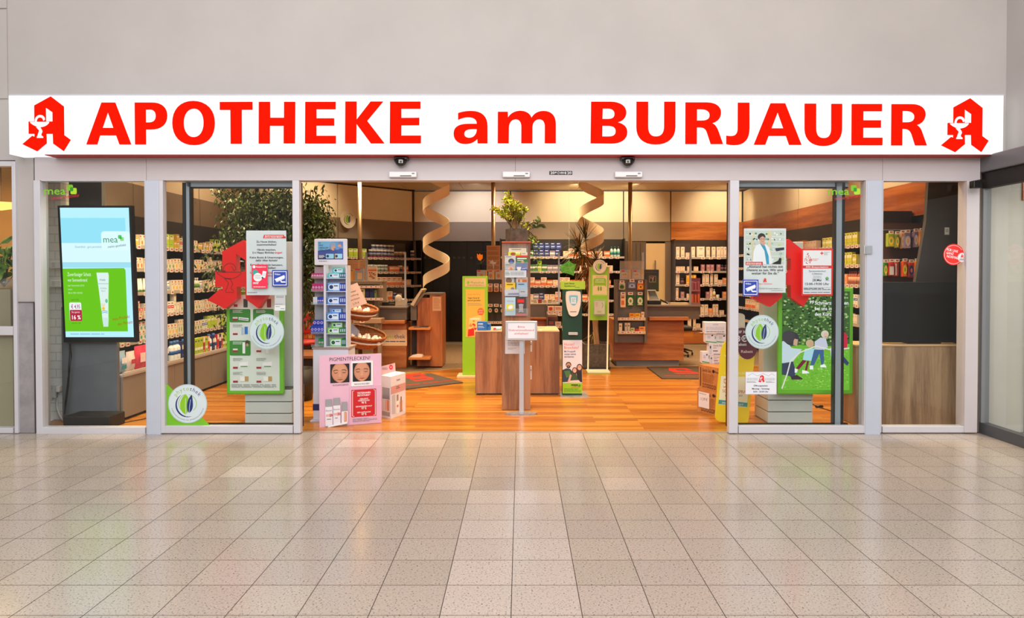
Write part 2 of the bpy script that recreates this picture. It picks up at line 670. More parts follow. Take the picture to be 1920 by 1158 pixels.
class Cv:
    """a printed surface: photo-measured coordinates laid onto a real plane"""
    def __init__(self, mb, rect, O, U, V, off=0.0015, step=0.00012):
        self.mb, self.r = mb, rect
        self.O, self.U, self.V = Vector(O), Vector(U), Vector(V)   # O = bottom-left corner
        self.N = self.U.cross(self.V).normalized()
        self.l, self.step = off, step

    def p(self, x, y):
        x0, y0, x1, y1 = self.r
        return self.O + self.U * (x - x0) / (x1 - x0) + self.V * (y1 - y) / (y1 - y0) + self.N * self.l

    def poly(self, loops, mat, keep=False):
        if not keep: self.l += self.step
        if loops and isinstance(loops[0][0], (int, float)): loops = [loops]
        self.mb.prism(loops, self.p, (0, 0, 0), mat)
        return self

    def rect(self, x0, y0, x1, y1, mat, r=0.0):
        if r:
            pts = []
            for cx, cy, a in ((x1 - r, y1 - r, 0), (x0 + r, y1 - r, 90), (x0 + r, y0 + r, 180), (x1 - r, y0 + r, 270)):
                pts += [(cx + r * cos(radians(a + k * 18)), cy + r * sin(radians(a + k * 18))) for k in range(6)]
            return self.poly(pts, mat)
        return self.poly([(x0, y0), (x1, y0), (x1, y1), (x0, y1)], mat)

    def ell(self, cx, cy, rx, ry, mat, n=28, a0=0.0, a1=2 * pi):
        return self.poly(ell(cx, cy, rx, ry, n, a0, a1), mat)

    def ring(self, cx, cy, r, w, mat, n=40, a0=0.0, a1=2 * pi):
        if abs(a1 - a0 - 2 * pi) < 1e-6:
            return self.poly([ell(cx, cy, r, r, n), ell(cx, cy, r - w, r - w, n)], mat)
        return self.poly(ell(cx, cy, r, r, n, a0, a1) + ell(cx, cy, r - w, r - w, n, a0, a1)[::-1], mat)

    def line(self, pts, w, mat):
        return self.poly(band(pts, w), mat)

    def text(self, s, x, y, h, mat, al='l', w=None, bold=0.0, shear=0.0, rot=0.0, spacing=1.0, keep=False, res=2):
        """y = baseline; h = capital height; w = fit width"""
        if not s.strip(): return self
        if not keep: self.l += self.step
        vs, fs = text_geo(s, bold, shear, res, spacing)
        if not vs: return self
        k = h / CAP
        xs = [v[0] for v in vs]
        a, b = min(xs), max(xs)
        kx = k if not w else w / (b - a)
        off = -a * kx if al == 'l' else (-(a + b) / 2 * kx if al == 'c' else -b * kx)
        cr, sr = cos(rot), sin(rot)
        P = []
        for vx, vy in vs:
            dx, dy = vx * kx + off, -vy * k
            P.append(self.p(x + dx * cr + dy * sr, y - dx * sr + dy * cr))
        self.mb.add(P, fs, mat)
        return self

    def lines(self, x0, y0, x1, y1, n, mat, th=0.45, seed=0):
        """rows of tiny illegible print"""
        rr = random.Random(seed + int(x0 * 7 + y0 * 3))
        self.l += self.step
        dy = (y1 - y0) / n
        for i in range(n):
            x = x0
            e = x1 - (rr.random() * 0.35 * (x1 - x0) if rr.random() < 0.4 else 0)
            while x < e - 0.2:
                wd = min(rr.uniform(0.08, 0.26) * (x1 - x0), e - x)
                ya = y0 + i * dy
                self.mb.prism([[(x, ya), (x + wd, ya), (x + wd, ya + dy * th), (x, ya + dy * th)]], self.p, (0, 0, 0), mat)
                x += wd + (x1 - x0) * 0.025
        return self

    def arctext(self, s, cx, cy, r, h, mat, mid=-90.0, step=None, bold=0.0, inward=False, mats=None):
        """letters standing on a circle; mid in degrees, -90 = top"""
        self.l += self.step
        ws = []
        for ch in s:
            if ch == ' ':
                ws.append(h * 0.55)
                continue
            vs, _ = text_geo(ch, bold, 0, 2)
            xs = [v[0] for v in vs]
            ws.append((max(xs) - min(xs)) * h / CAP + h * 0.2)
        if step:
            ws = [w * step for w in ws]
        tot = sum(ws)
        sgn = -1 if inward else 1
        a = radians(mid) - sgn * tot / r / 2
        for i, ch in enumerate(s):
            am = a + sgn * ws[i] / r / 2
            a += sgn * ws[i] / r
            if ch == ' ': continue
            vs, fs = text_geo(ch, bold, 0, 2)
            xs = [v[0] for v in vs]
            c0 = (min(xs) + max(xs)) / 2
            k = h / CAP
            P = []
            for vx, vy in vs:
                tx, ty = (vx - c0) * k, vy * k
                if inward:
                    rad = r - ty
                    P.append(self.p(cx + rad * cos(am) + tx * sin(am), cy + rad * sin(am) - tx * cos(am)))
                else:
                    rad = r + ty
                    P.append(self.p(cx + rad * cos(am) - tx * sin(am), cy + rad * sin(am) + tx * cos(am)))
            self.mb.add(P, fs, mats[i] if mats else mat)
        return self


def fc(mb, x0, y0, x1, y1, Y, off=0.0015):
    ym = (y0 + y1) / 2
    a, b = X(x0, Y, ym), X(x1, Y, ym)
    t, c = Z(y0, Y), Z(y1, Y)
    return Cv(mb, (x0, y0, x1, y1), (a, Y, c), (b - a, 0, 0), (0, 0, t - c), off)


def sheet(mb, x0, y0, x1, y1, Y, mat, th=0.004, bev=0.0):
    """a thin board facing the mall, returns its printable front"""
    mb.pbox(x0, y0, x1, y1, Y, th, mat, bev)
    return fc(mb, x0, y0, x1, y1, Y)


ORD = ['', 'first', 'second', 'third', 'fourth', 'fifth', 'sixth', 'seventh', 'eighth', 'ninth', 'tenth', 'eleventh', 'twelfth', 'thirteenth', 'fourteenth', 'fifteenth', 'sixteenth', 'seventeenth', 'eighteenth', 'nineteenth', 'twentieth']
for _t in ('twenty', 'thirty', 'forty', 'fifty', 'sixty'):
    if _t != 'twenty': ORD.append(_t[:-1] + 'ieth')
    for _u in ORD[1:10]: ORD.append(_t + '-' + _u)

# shared colours
WHITE = pm(236, 236, 238)
PAPER = pm(228, 228, 230, rough=0.7)
RED = pm(226, 20, 16)
BLACK = pm(14, 14, 16, rough=0.4)
DKTEXT = pm(40, 42, 48)
GREYTXT = pm(120, 122, 126)
LIME = pm(150, 200, 20)
NAVY = pm(20, 40, 120)
FRAME = pm(200, 198, 204, rough=0.35)
ALU = pm(196, 200, 206, rough=0.3, metal=0.7)
STEEL = mottled('brushed_steel', (150, 150, 154), (190, 190, 196), 12, 0.35, metal=0.6)
GREY = pm(118, 108, 100)
CREAM = pm(238, 226, 206)
# ------------------------------------------------------------------ the setting
rnd = random.Random(7)
TILEM = speckle('granite_tile', (178, 166, 155), (66, 54, 48), (208, 198, 188), 105, 0.17, attr=True)


def mall_floor():
    y0 = YF(823.3)
    xl = X(967.7, 0, 810)
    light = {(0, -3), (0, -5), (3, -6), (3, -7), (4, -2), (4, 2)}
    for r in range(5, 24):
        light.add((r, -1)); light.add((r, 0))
    vs, fs, tone = [], [], []
    g = 0.0019
    for r in range(-1, 26):
        ya = y0 - 0.3 * r
        yb = ya - 0.3
        if r == -1:
            ya = 0.0
            yb = y0
        for c in range(-22, 24):
            xa = xl + 0.3 * c
            if xa > 5.2: continue
            b = len(vs)
            vs += [(xa + g, yb + g, 0), (xa + 0.3 - g, yb + g, 0), (xa + 0.3 - g, ya - g, 0), (xa + g, ya - g, 0)]
            fs.append((b, b + 1, b + 2, b + 3))
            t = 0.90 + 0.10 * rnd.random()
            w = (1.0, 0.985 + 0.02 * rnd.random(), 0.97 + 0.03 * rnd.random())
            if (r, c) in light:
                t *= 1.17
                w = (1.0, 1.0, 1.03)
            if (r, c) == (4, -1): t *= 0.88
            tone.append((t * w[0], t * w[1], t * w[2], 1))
    b = len(vs)
    vs += [(-6.8, -8, -0.0012), (5.4, -8, -0.0012), (5.4, 0.0, -0.0012), (-6.8, 0.0, -0.0012)]
    fs.append((b, b + 1, b + 2, b + 3))
    vs += [(-6.8, -8, -0.06), (5.4, -8, -0.06), (5.4, 0.0, -0.06), (-6.8, 0.0, -0.06)]
    fs.append((b + 4, b + 7, b + 6, b + 5))
    tone += [(1, 1, 1, 1)] * 2
    me = bpy.data.meshes.new('floor')
    me.from_pydata(vs, [], fs)
    me.materials.append(TILEM)
    me.materials.append(pm(74, 60, 52, rough=0.9))
    me.polygons.foreach_set('material_index', [0] * (len(fs) - 2) + [1, 1])
    at = me.color_attributes.new('tone', 'FLOAT_COLOR', 'CORNER')
    at.data.foreach_set('color', [x for t in tone for _ in range(4) for x in t])
    o = bpy.data.objects.new('floor', me)
    COL.objects.link(o)
    tag(o, kind='structure')


mall_floor()


def struct(name, mb, parent=None):
    return mb.build(name, parent, kind=None if parent else 'structure')


PLASTER = mottled('mall_plaster', (175, 168, 165), (181, 174, 171), 1.2, 0.8)
CREAMW = mottled('cream_wall_panel', (232, 214, 184), (238, 222, 194), 1.0, 0.6)
TAUPE = mottled('taupe_band', (136, 118, 100), (142, 124, 106), 1.0, 0.6)
WOODO = wood('orange_beech', (170, 90, 38), (210, 130, 62), 'X', 0.4)
WOODY = wood('orange_beech_run', (164, 80, 30), (204, 116, 52), 'Y', 0.4)
WOODX = wood('counter_beech', (150, 80, 40), (196, 122, 68), 'X', 0.4, 0.8)
WOODZ = wood('kiosk_walnut', (124, 78, 50), (172, 122, 86), 'Z', 0.45)
WOODL = wood('pale_oak', (128, 100, 74), (170, 140, 108), 'Z', 0.4)
BLK = pm(18, 17, 17, rough=0.35)
BLKM = pm(26, 24, 23, rough=0.6)
GR = pm(112, 100, 90, rough=0.5)
ZF1, ZF2, ZC = 2.49, 2.10, 3.14
YB = 8.4

# shop floor: parquet to the front, carpet at the back
edge = [(-4.6, 2.9), (X(760, 4.05, 699), 4.05), (X(866, 4.56, 690), 4.56), (X(1280, 4.85, 686), 4.85), (4.6, 4.95)]
mb = MB()
mb.prism([[(-4.6, 0.045), (4.6, 0.045)] + edge[::-1]], lambda x, y: Vector((x, y, 0)), (0, 0, -0.06), parquet())
struct('floor', mb)
mb = MB()
mb.prism([edge + [(4.6, YB + .1), (-4.6, YB + .1)]], lambda x, y: Vector((x, y, 0)), (0, 0, -0.06), mottled('brown_carpet', (104, 82, 60), (140, 114, 86), 60, 0.95))
struct('floor', mb)
mb = MB()
for a, b in zip(edge, edge[1:]):
    d = Vector((b[0] - a[0], b[1] - a[1], 0)).normalized()
    n = Vector((-d.y, d.x, 0)) * 0.02
    A, B = Vector((a[0], a[1], 0.001)), Vector((b[0], b[1], 0.001))
    mb.prism([[(0, 0), (1, 0), (1, 1), (0, 1)]], lambda x, y: A + (B - A) * x + n * (2 * y - 1), (0, 0, 0.003), pm(206, 180, 140, rough=0.3, metal=0.3))
struct('trim_1', mb)
mb = MB()
mb.box(X(563, 0, 805), X(1368, 0, 805), 0.0, 0.05, -0.01, 0.006, pm(190, 172, 158, rough=0.3, metal=0.5))
struct('trim_2', mb)

# ceiling of the shop with joints and edge shadow gap
mb = MB()
CEIL = pm(206, 178, 140)
for i in range(8):
    for j in range(8):
        mb.box(-4.6 + 1.15 * i + 0.004, -4.6 + 1.15 * (i + 1) - 0.004, 0.2 + 1.035 * j + 0.003, 0.2 + 1.035 * (j + 1) - 0.003, ZC, ZC + 0.02, CEIL)
mb.box(-4.7, 4.7, 0.15, 8.6, ZC + 0.02, ZC + 0.1, CEIL)
struct('ceiling', mb)


def wall_run(name, A, B, bandm, joints=()):
    A, B = Vector((A[0], A[1], 0)), Vector((B[0], B[1], 0))
    L = (B - A).length
    d = (B - A).normalized()
    n = Vector((-d.y, d.x, 0))           # away from the room for A->B running with the room on the right
    mb = MB()
    def slab(s0, s1, z0, z1, off, mat):
        mb.prism([[(s0, z0), (s1, z0), (s1, z1), (s0, z1)]], lambda x, y: A + d * x + Vector((0, 0, y)) + n * off, n * 0.10, mat)
    js = [0] + list(joints) + [L]
    for a, b in zip(js, js[1:]):
        slab(a + .012, b - .012, ZF1, ZC - 0.03, 0.0, CREAMW)
        slab(a + .006, b - .006, ZF2, ZF1, -0.012, bandm)
    slab(0, L, 0, ZC, 0.10, pm(52, 44, 38))
    slab(0, L, 0.0, ZF2, 0.03, BLKM)
    return struct(name, mb)


def sx(px):   # distance along the back wall of a measured column
    return X(px, YB, 430) - X(775, YB, 430)


xa = X(775, YB, 430)
wall_run('wall_left', (-4.55, 0.82), (-4.55, YB - (4.55 + xa)), TAUPE, (1.2, 3.0))
wall_run('wall_left', (-4.55, YB - (4.55 + xa)), (xa, YB), TAUPE, (1.6,))
wall_run('wall_back', (xa, YB), (X(1257.5, YB, 430), YB), TAUPE, (sx(957), sx(1169)))
wall_run('wall_back', (X(1257.5, YB, 430), YB), (4.53, YB), WOODO)
wall_run('wall_right', (4.53, YB), (4.53, 0.0), WOODY, (3.0, 5.6))

mb = MB()
mb.box(xa - .12, xa + .02, YB - .02, YB + .25, 0, ZC, BLKM)
mb.box(xa - .016, xa + .016, YB - .03, YB + .02, ZF2, ZC - .02, pm(70, 56, 46))
mb.box(-4.75, -4.5, YB - (4.55 + xa) - .02, YB - (4.55 + xa) + .2, 0, ZC, BLKM)
mb.box(4.5, 4.75, YB - .01, YB + .25, 0, ZC, BLKM)
struct('trim_14', mb)

# the mall front: wall above, bulkhead over the doors
mb = MB()
mb.box(-8.5, X(1887, 0, 100), 0.0, 0.2, 2.485, 6.2, PLASTER)
mb.box(X(1887, 0, 100), 6.0, 0.0, 0.2, 2.485, 6.2, PLASTER)
mb.box(-8.5, X(16, 0, 185), -0.012, 0.0, Z(185, 0), Z(19, 0), PLASTER)
mb.box(-8.5, X(16, 0, 185), -0.012, 0.0, Z(16, 0), 5.6, PLASTER)
struct('wall_front', mb)
mb = MB()
mb.box(X(1887, 0, 100), X(1887, 0, 100) + 0.15, -6.0, 0.0, 2.485, 6.2, PLASTER)
struct('wall_right', mb)
mb = MB()
WH = pm(196, 188, 190, rough=0.45)
for a, b in ((65, 274), (274.6, 966), (966.6, 1654.6), (1655.2, 1838)):
    mb.box(X(a, -.03, 315), X(b, -.03, 315), -0.03, 0.10, Z(338, -.03), 2.485, WH)
struct('trim_3', mb)
# left: mall wall strip, steel guard, neighbour's window
mb = MB()
mb.box(X(31, 0, 500), X(65, 0, 500), 0.0, 0.2, 0, 2.485, PLASTER)
mb.box(X(-60, 0, 500), X(31, 0, 500), 0.0, 0.2, Z(300, 0), 2.485, PLASTER)
struct('wall_left', mb)
mb = MB()
mb.pbox(31, 567, 64, 811, -0.012, 0.012, mottled('scuffed_steel', (150, 146, 150), (176, 170, 174), 5, 0.4, metal=0.35))
mb.pbox(30, 566, 32, 812, -0.016, 0.016, pm(92, 84, 84))
mb.pbox(63.4, 566, 65, 812, -0.016, 0.016, pm(92, 84, 84))
mb.pbox(30, 565.5, 65, 567.5, -0.016, 0.016, pm(92, 84, 84))
struct('trim_4', mb)


def window(n, x0, x1, y0, y1, fl, fr, ft, fb, fm=FRAME, bar=None):
    r = thing('window_%d' % n, None, None, (X((x0 + x1) / 2, 0, 700), 0.0, 0), kind='structure')
    mb = MB()
    if fl: mb.pbox(x0, y0, x0 + fl, y1, -0.035, 0.09, fm, .004)
    if fr: mb.pbox(x1 - fr, y0, x1, y1, -0.035, 0.09, fm, .004)
    if ft: mb.pbox(x0 + fl, y0, x1 - fr, y0 + ft, -0.034, 0.088, fm)
    mb.pbox(x0 + fl, y1 - fb, x1 - fr, y1, -0.034, 0.088, fm, .004)
    if bar: mb.pbox(x0 + fl, bar[0], x1 - fr, bar[1], -0.034, 0.088, fm, .004)
    mb.build('window_frame', r)
    mb = MB()
    mb.pbox(x0 + fl, y0 + ft, x1 - fr, y1 - fb, 0.0, 0.006, glass())
    mb.build('pane', r)
    return r


window(1, -60, 31, 302, 812, 8, 7, 9, 10, bar=(612, 628))
window(2, 65, 274, 338, 814, 12, 2, 1, 13)
window(3, 1650, 1814, 338, 811, 5, 2, 1, 12)

# neighbour's shop room
mb = MB()
mb.box(X(-150, 1.8, 500), X(60, 1.8, 500), 1.8, 1.9, 0, 3.0, pm(214, 150, 70))
struct('wall_back', mb)
mb = MB()
mb.box(X(-150, .3, 500), X(40, .3, 700), 0.05, 1.8, 2.6, 2.7, pm(150, 84, 40))
struct('ceiling', mb)
mb = MB()
mb.prism([[(-4.50, .06), (-4.46, .06), (-4.77, .6), (-4.87, .6)]], lambda x, y: Vector((x, y, 0)), (0, 0, 2.6), pm(170, 168, 164))
struct('wall_left', mb)
mb = MB()
mb.pbox(-55, 629, 25, 801, 0.05, 0.01, pm(150, 142, 116))
struct('trim_5', mb)
area('shop_light', (X(-30, .9, 500), 0.9, 2.5), 0.7, 14, (1, .72, .36), (0, 0, 0))

# posts either side of the sliding doors
mb = MB()
mb.pbox(273, 338, 299, 816, -0.06, 0.14, pm(188, 194, 208, rough=0.35), .005)
struct('trim_6', mb)
mb = MB()
mb.pbox(1624.5, 338, 1653, 815, -0.06, 0.14, pm(188, 194, 208, rough=0.35), .005)
struct('trim_7', mb)
mb = MB()
mb.pbox(1811, 338, 1835, 811, -0.045, 0.14, WH, .004)
struct('trim_8', mb)
mb = MB()
mb.pbox(1620, 460, 1636, 476, -0.075, 0.02, ALU, .004)
mb.pbox(1622.5, 463, 1626, 473, -0.078, 0.004, pm(150, 150, 156))
mb.build('lock_box', label='small grey metal lock box on the post right of the right door', cat='lock')

GLEAF = pm(138, 148, 158, rough=0.4)


def door(n, x0, x1, s0, s1, leafx0, leafx1, rub, stile):
    """fixed white framed light with the grey inner sliding leaf parked behind it"""
    r = thing('door_%d' % n, None, None, (X((x0 + x1) / 2, 0, 700), 0.0, 0), kind='structure')
    mb = MB()
    mb.pbox(x0, 338, x0 + s0, 812, -0.05, 0.07, FRAME, .004)
    mb.pbox(x1 - s1, 338, x1, 812, -0.05, 0.07, FRAME, .004)
    mb.pbox(x0 + s0, 798, x1 - s1, 812, -0.045, 0.06, FRAME, .004)
    mb.build('door_frame', r)
    mb = MB()
    mb.pbox(x0 + s0, 338, x1 - s1, 798, -0.012, 0.006, glass())
    mb.build('pane', r)
    mb = MB()
    mb.pbox(leafx0, 339, leafx1, 350, 0.05, 0.05, GLEAF)
    mb.pbox(stile[0], 339, stile[1], 797, 0.05, 0.05, GLEAF, .003)
    mb.pbox(leafx0, 350, leafx1, 353, 0.06, 0.03, BLK)
    mb.pbox(leafx0, 793.5, leafx1, 797, 0.055, 0.04, BLK)
    mb.build('sliding_leaf', r)
    mb = MB()
    for a, b in rub:
        mb.pbox(a, 342, b, 800, 0.045, 0.06, BLK)
    mb.build('rubber_seal', r)


door(1, 298, 562, 9, 13, 350, 550, ((343.5, 350), (356.5, 359), (561.5, 565)), (350, 357))
door(2, 1368, 1627, 17, 5, 1386, 1590, ((1365, 1368.5), (1578, 1583), (1564.5, 1567)), (1567, 1578))

# right: the mall's glazed lobby, dark framed, square to the shop front
XV = X(1829, 0, 812)
mb = MB()
DK = pm(72, 74, 78, rough=0.4)
mb.box(XV + .0, XV + .30, -1.5, 0.0, 2.34, 2.485, pm(104, 104, 108, rough=0.35), .01)
mb.box(XV + .002, XV + .2, -1.5, 0.0, 2.40, 2.408, BLK)
struct('trim_9', mb)
r = thing('window_4', None, None, (XV + 0.1, -0.8, 0), kind='structure')
mb = MB()
mb.box(XV + .03, XV + .10, -1.5, -0.001, 0.0, 0.10, DK)
mb.box(XV + .03, XV + .10, -0.03, -0.001, 0.10, 2.2, pm(120, 122, 124))
mb.box(XV + .03, XV + .10, -1.5, -0.001, 2.2, 2.335, BLKM)
mb.build('window_frame', r)
mb = MB()
mb.box(XV + .06, XV + .068, -1.5, -0.03, 0.10, 2.2, glass())
mb.build('pane', r)
mb = MB()
mb.pbox(1826, 338, 1843, 352, -0.20, 0.07, BLK, .006)
mb.pbox(1838, 336, 1850, 340, -0.20, 0.1, BLK)
mb.build('closer_arm', r)
mb = MB()
mb.box(XV + .04, 7.5, 0.02, 0.2, 0, 2.485, mottled('lobby_wall', (176, 172, 162), (186, 182, 172), 1.0, 0.7))
struct('wall_right', mb)
area('lobby_fill', (XV + 1.4, -0.9, 2.45), 1.6, 40, (1.0, 0.95, 0.88), (0, 0, 0), 1.2)  # unseen fill added to lift the dark lobby behind the glass

# inside, left window: painted brick pier, grey screens
mb = MB()
mb.box(-4.87, -4.505, 0.60, 0.80, 0, ZC, bricks())
struct('wall_left', mb)
mb = MB()
GP = mottled('grey_screen', (78, 78, 80), (88, 88, 90), 2.0, 0.6)
mb.box(X(114, .5, 500), X(192, .64, 500), 0.64, 0.70, 0, ZC, GP)
mb.box(X(116, .45, 700), X(219.5, .45, 700), 0.45, 0.50, 0, Z(575, .45), mottled('blue_grey_panel', (92, 96, 102), (102, 106, 112), 3, 0.5), .004)
struct('trim_10', mb)
# inside, right window: dark screen with raked edge
mb = MB()
mb.prism([[(1739, 338), (1860, 338), (1860, 800), (1700, 800), (1716, 530), (1735, 415)]], lambda x, y: Vector((X(x, 0.66, 560), 0.66, Z(y, 0.66))), (0, 0.05, 0), mottled('charcoal_screen', (58, 54, 52), (66, 62, 60), 2, 0.6))
struct('trim_11', mb)

# ------------------------------------------------------------------ the lit sign
SIGNR = pm(255, 28, 8, emit=1.0)
SIGNW = pm(255, 255, 255, emit=1.15)
YS = -0.19
ALOGO = 'M672 62 L912 248 L912 788 L1034 878 L902 1090 L712 952 L706 765 L575 765 L580 944 L400 1094 L130 962 L318 804 L362 822 L362 765 L252 765 L252 534 L362 534 L362 232 Z M570 268 L706 362 L706 534 L570 534 Z'
CUP = ['M286 542 L644 542 L644 560 C600 620 540 640 460 646 C400 636 330 600 286 560 Z',
       'M395 640 L440 690 C470 700 435 740 425 795 L408 824 L408 846 L530 846 L530 824 L500 800 C480 770 520 750 516 715 C508 680 476 665 484 640 Z',
       'M370 544 C370 460 420 412 475 412 C540 412 570 460 566 500 L545 522 L530 515 C525 480 505 460 475 460 C430 460 412 500 412 544 Z']


def emblem(cv, x, y, h, red, white=None):
    """the red blackletter A with cup and snake; x, y = top-left of its box, h = height"""
    s = h / 1032.0
    cv.poly(path(ALOGO, s, x - 130 * s, y - 62 * s), red)
    if white:
        cv.l += cv.step
        for c in CUP:
            cv.poly(path(c, s, x - 130 * s, y - 62 * s), white, keep=True)


GL = [(160, 'M22 728 L256 100 L456 100 L690 728 L518 728 L470 592 L222 592 L180 728 Z M346 236 L262 480 L430 480 Z'),
      (160, 'M752 728 L752 100 L1020 100 C1160 100 1232 180 1232 292 C1232 420 1150 504 980 504 L912 504 L912 728 Z M912 206 L912 398 L960 398 C1030 398 1066 366 1066 300 C1066 236 1030 204 960 204 Z'),
      (160, 'M1630 76 C1830 76 1945 210 1945 400 C1945 610 1830 738 1630 738 C1430 738 1313 610 1313 406 C1313 210 1430 76 1630 76 Z M1632 190 C1540 190 1478 280 1478 404 C1478 530 1540 618 1632 618 C1724 618 1782 530 1782 400 C1782 280 1724 190 1632 190 Z'),
      (400, 'M105 92 L592 90 L592 208 L430 208 L428 718 L264 718 L264 210 L105 210 Z'),
      (400, 'M690 90 L856 90 L856 328 L1066 328 L1068 90 L1234 90 L1226 712 L1058 712 L1060 448 L850 448 L848 715 L684 715 Z'),
      (400, 'M1385 90 L1840 90 L1838 200 L1550 200 L1550 336 L1816 336 L1816 446 L1548 446 L1548 598 L1840 598 L1840 714 L1378 714 Z'),
      (600, 'M385 85 L554 85 L552 356 L764 85 L950 85 L710 373 L970 712 L764 712 L550 420 L546 712 L378 712 Z'),
      (600, 'M1055 86 L1510 86 L1510 193 L1222 193 L1222 330 L1492 328 L1490 440 L1222 442 L1220 594 L1516 594 L1514 711 L1048 711 Z'),
      (830, 'M232 258 C300 232 380 226 430 226 C590 226 674 310 674 450 L674 711 L524 711 L520 645 C470 700 410 720 336 720 C230 720 165 660 165 568 C165 450 260 418 400 418 L512 418 C512 350 460 320 385 320 C330 320 285 335 232 358 Z M512 497 L450 497 C370 497 325 520 325 565 C325 605 355 628 400 628 C470 628 514 570 512 497 Z'),
      (830, 'M828 238 L978 238 L980 322 C1020 260 1085 224 1165 224 C1245 224 1310 262 1332 326 C1370 262 1430 226 1515 226 C1630 226 1697 300 1697 420 L1697 710 L1530 710 L1532 460 C1532 390 1500 350 1450 350 C1390 350 1350 395 1347 470 L1346 710 L1178 710 L1180 470 C1180 390 1150 350 1095 350 C1035 350 996 400 994 480 L992 710 L825 710 Z'),
      (1090, 'M145 88 L430 88 C590 88 672 160 672 250 C672 320 630 375 542 396 C640 420 688 470 688 545 C688 650 600 714 450 714 L138 711 Z M320 190 L400 190 C460 190 496 220 496 268 C496 318 465 346 400 346 L315 346 Z M315 448 L400 448 C475 448 514 475 514 524 C514 580 480 608 410 608 L313 608 Z'),
      (1090, 'M824 88 L1000 88 L1000 460 C1000 560 1040 608 1115 608 C1195 608 1240 555 1240 460 L1240 88 L1408 88 L1408 470 C1408 630 1300 728 1115 728 C930 728 824 630 824 470 Z'),
      (1280, 'M38 98 L350 98 C490 98 570 160 570 250 C570 330 525 390 438 408 C480 425 510 470 530 520 L602 722 L420 722 L360 540 C340 490 310 472 255 472 L210 472 L210 722 L38 722 Z M210 200 L270 200 C360 200 402 235 402 288 C402 345 350 370 280 370 L210 370 Z'),
      (1280, 'M823 102 L995 102 L998 480 C998 650 930 738 775 738 C730 738 690 732 653 722 L653 596 C690 602 700 602 720 602 C790 602 823 560 823 490 Z'),
      (1280, 'M1312 112 L1530 112 L1778 734 L1596 734 L1548 600 L1284 600 L1236 732 L1066 732 Z M1420 244 L1328 486 L1508 486 Z'),
      (1500, 'M64 116 L234 116 L236 490 C240 590 275 632 350 632 C430 632 466 580 466 490 L464 120 L624 120 L624 500 C620 660 520 750 350 750 C180 750 72 660 66 500 Z'),
      (1500, 'M770 122 L1220 122 L1220 230 L942 230 L942 366 L1206 366 L1206 476 L942 476 L942 626 L1232 626 L1230 740 L770 740 Z'),
      (1500, 'M1366 124 L1660 124 C1800 124 1872 190 1872 275 C1872 350 1830 415 1745 438 C1790 465 1810 500 1830 560 L1896 742 L1726 742 L1670 570 C1650 515 1610 494 1560 494 L1528 494 L1528 742 L1366 742 Z M1528 226 L1580 226 C1665 226 1712 258 1712 312 C1712 365 1670 396 1590 396 L1528 396 Z')]

sign = thing('shop_sign', 'long white illuminated pharmacy sign with red lettering above the entrance', 'sign', (0, -0.1, 2.48))
mb = MB()
zb = Z(289, YS)
mb.pbox(17, 179, 1881, 289, YS, 0.19, SIGNW)
mb.build('light_box', sign)
mb = MB()
xa_, xb_ = X(19, YS, 289), X(1881, YS, 289)
mb.box(xa_ + .3, xb_ - .1, YS + .004, -0.001, zb - 0.008, zb - 0.001, pm(170, 42, 30))
mb.box(xa_, xb_, YS - .004, -0.001, Z(179, YS), Z(179, YS) + .012, pm(190, 190, 200))
mb.build('casing', sign)
cv = fc(MB(), 17, 179, 1881, 289, YS, 0.004)
for ox, s in GL:
    lm = MB()
    cv.mb = lm
    cv.l = 0.012
    lm.prism(path(s, 0.125, ox, 180), cv.p, (0, 0.0115, 0), SIGNR)
    lm.build('letter', sign)
for x, y, hh, nm in ((43.0, 181.2, 102.4, 'left'), (1764.4, 184.6, 100.6, 'right')):
    lm = MB()
    cv.mb = lm
    cv.l = 0.012
    s = hh / 1032.0
    lm.prism(path(ALOGO, s, x - 130 * s, y - 62 * s), cv.p, (0, 0.0115, 0), SIGNR)
    em = lm.build('emblem', sign)
    lm = MB()
    cv.mb = lm
    cv.l = 0.0135
    for c in CUP:
        cv.poly(path(c, s, x - 130 * s, y - 62 * s), SIGNW, keep=True)
    lm.build('cup_and_snake', em)

# devices on the bulkhead
for px, w in ((751.5, 'left'), (1177.5, 'right')):
    t = thing('dome_camera', 'black dome camera under the sign, above the %s part of the doorway' % w, 'camera', (X(px, -.08, 300), -0.08, Z(296, -.08)))
    mb = MB()
    mb.pbox(px - 13, 293.5, px + 13, 299, -0.13, 0.10, BLK, .008)
    mb.build('mount', t)
    mb = MB()
    mb.rev([(0.062, 0), (0.058, -0.025), (0.04, -0.05), (0.02, -0.062), (0.0001, -0.066)], (X(px, -.08, 298), -0.085, Z(298, -.08)), pm(8, 8, 9, rough=0.08), 20)
    d = mb.build('dome', t)
    mb = MB()
    fc(mb, px - 12, 296, px + 12, 312, -0.146).rect(px - 4, 299.5, px + 4, 305.5, pm(170, 172, 170)).rect(px - 2, 301, px + 2, 305, BLK)
    mb.build('lens', t)
for px0, px1, w in ((729, 781, 'leftmost'), (942, 994, 'middle'), (1153, 1205, 'rightmost')):
    t = thing('door_sensor', '%s of three white motion sensors over the sliding doors' % w, 'sensor', (X((px0 + px1) / 2, -.05, 326), -0.05, Z(333, -.05)))
    mb = MB()
    mb.pbox(px0, 321, px1, 332, -0.075, 0.045, pm(222, 220, 222, rough=0.3), .008)
    mb.build('housing', t)
    mb = MB()
    mb.pbox(px0 + 21, 328.5, px0 + 42, 330, -0.078, 0.004, BLK)
    mb.build('sensor_eye', t)
    mb = MB()
    mb.pbox(px0 + 43, 324, px0 + 48, 326, -0.078, 0.004, GREYTXT)
    mb.build('badge', t)
mb = MB()
cv = sheet(mb, 1030, 320.5, 1073, 327.5, -0.033, pm(16, 16, 16), 0.002)
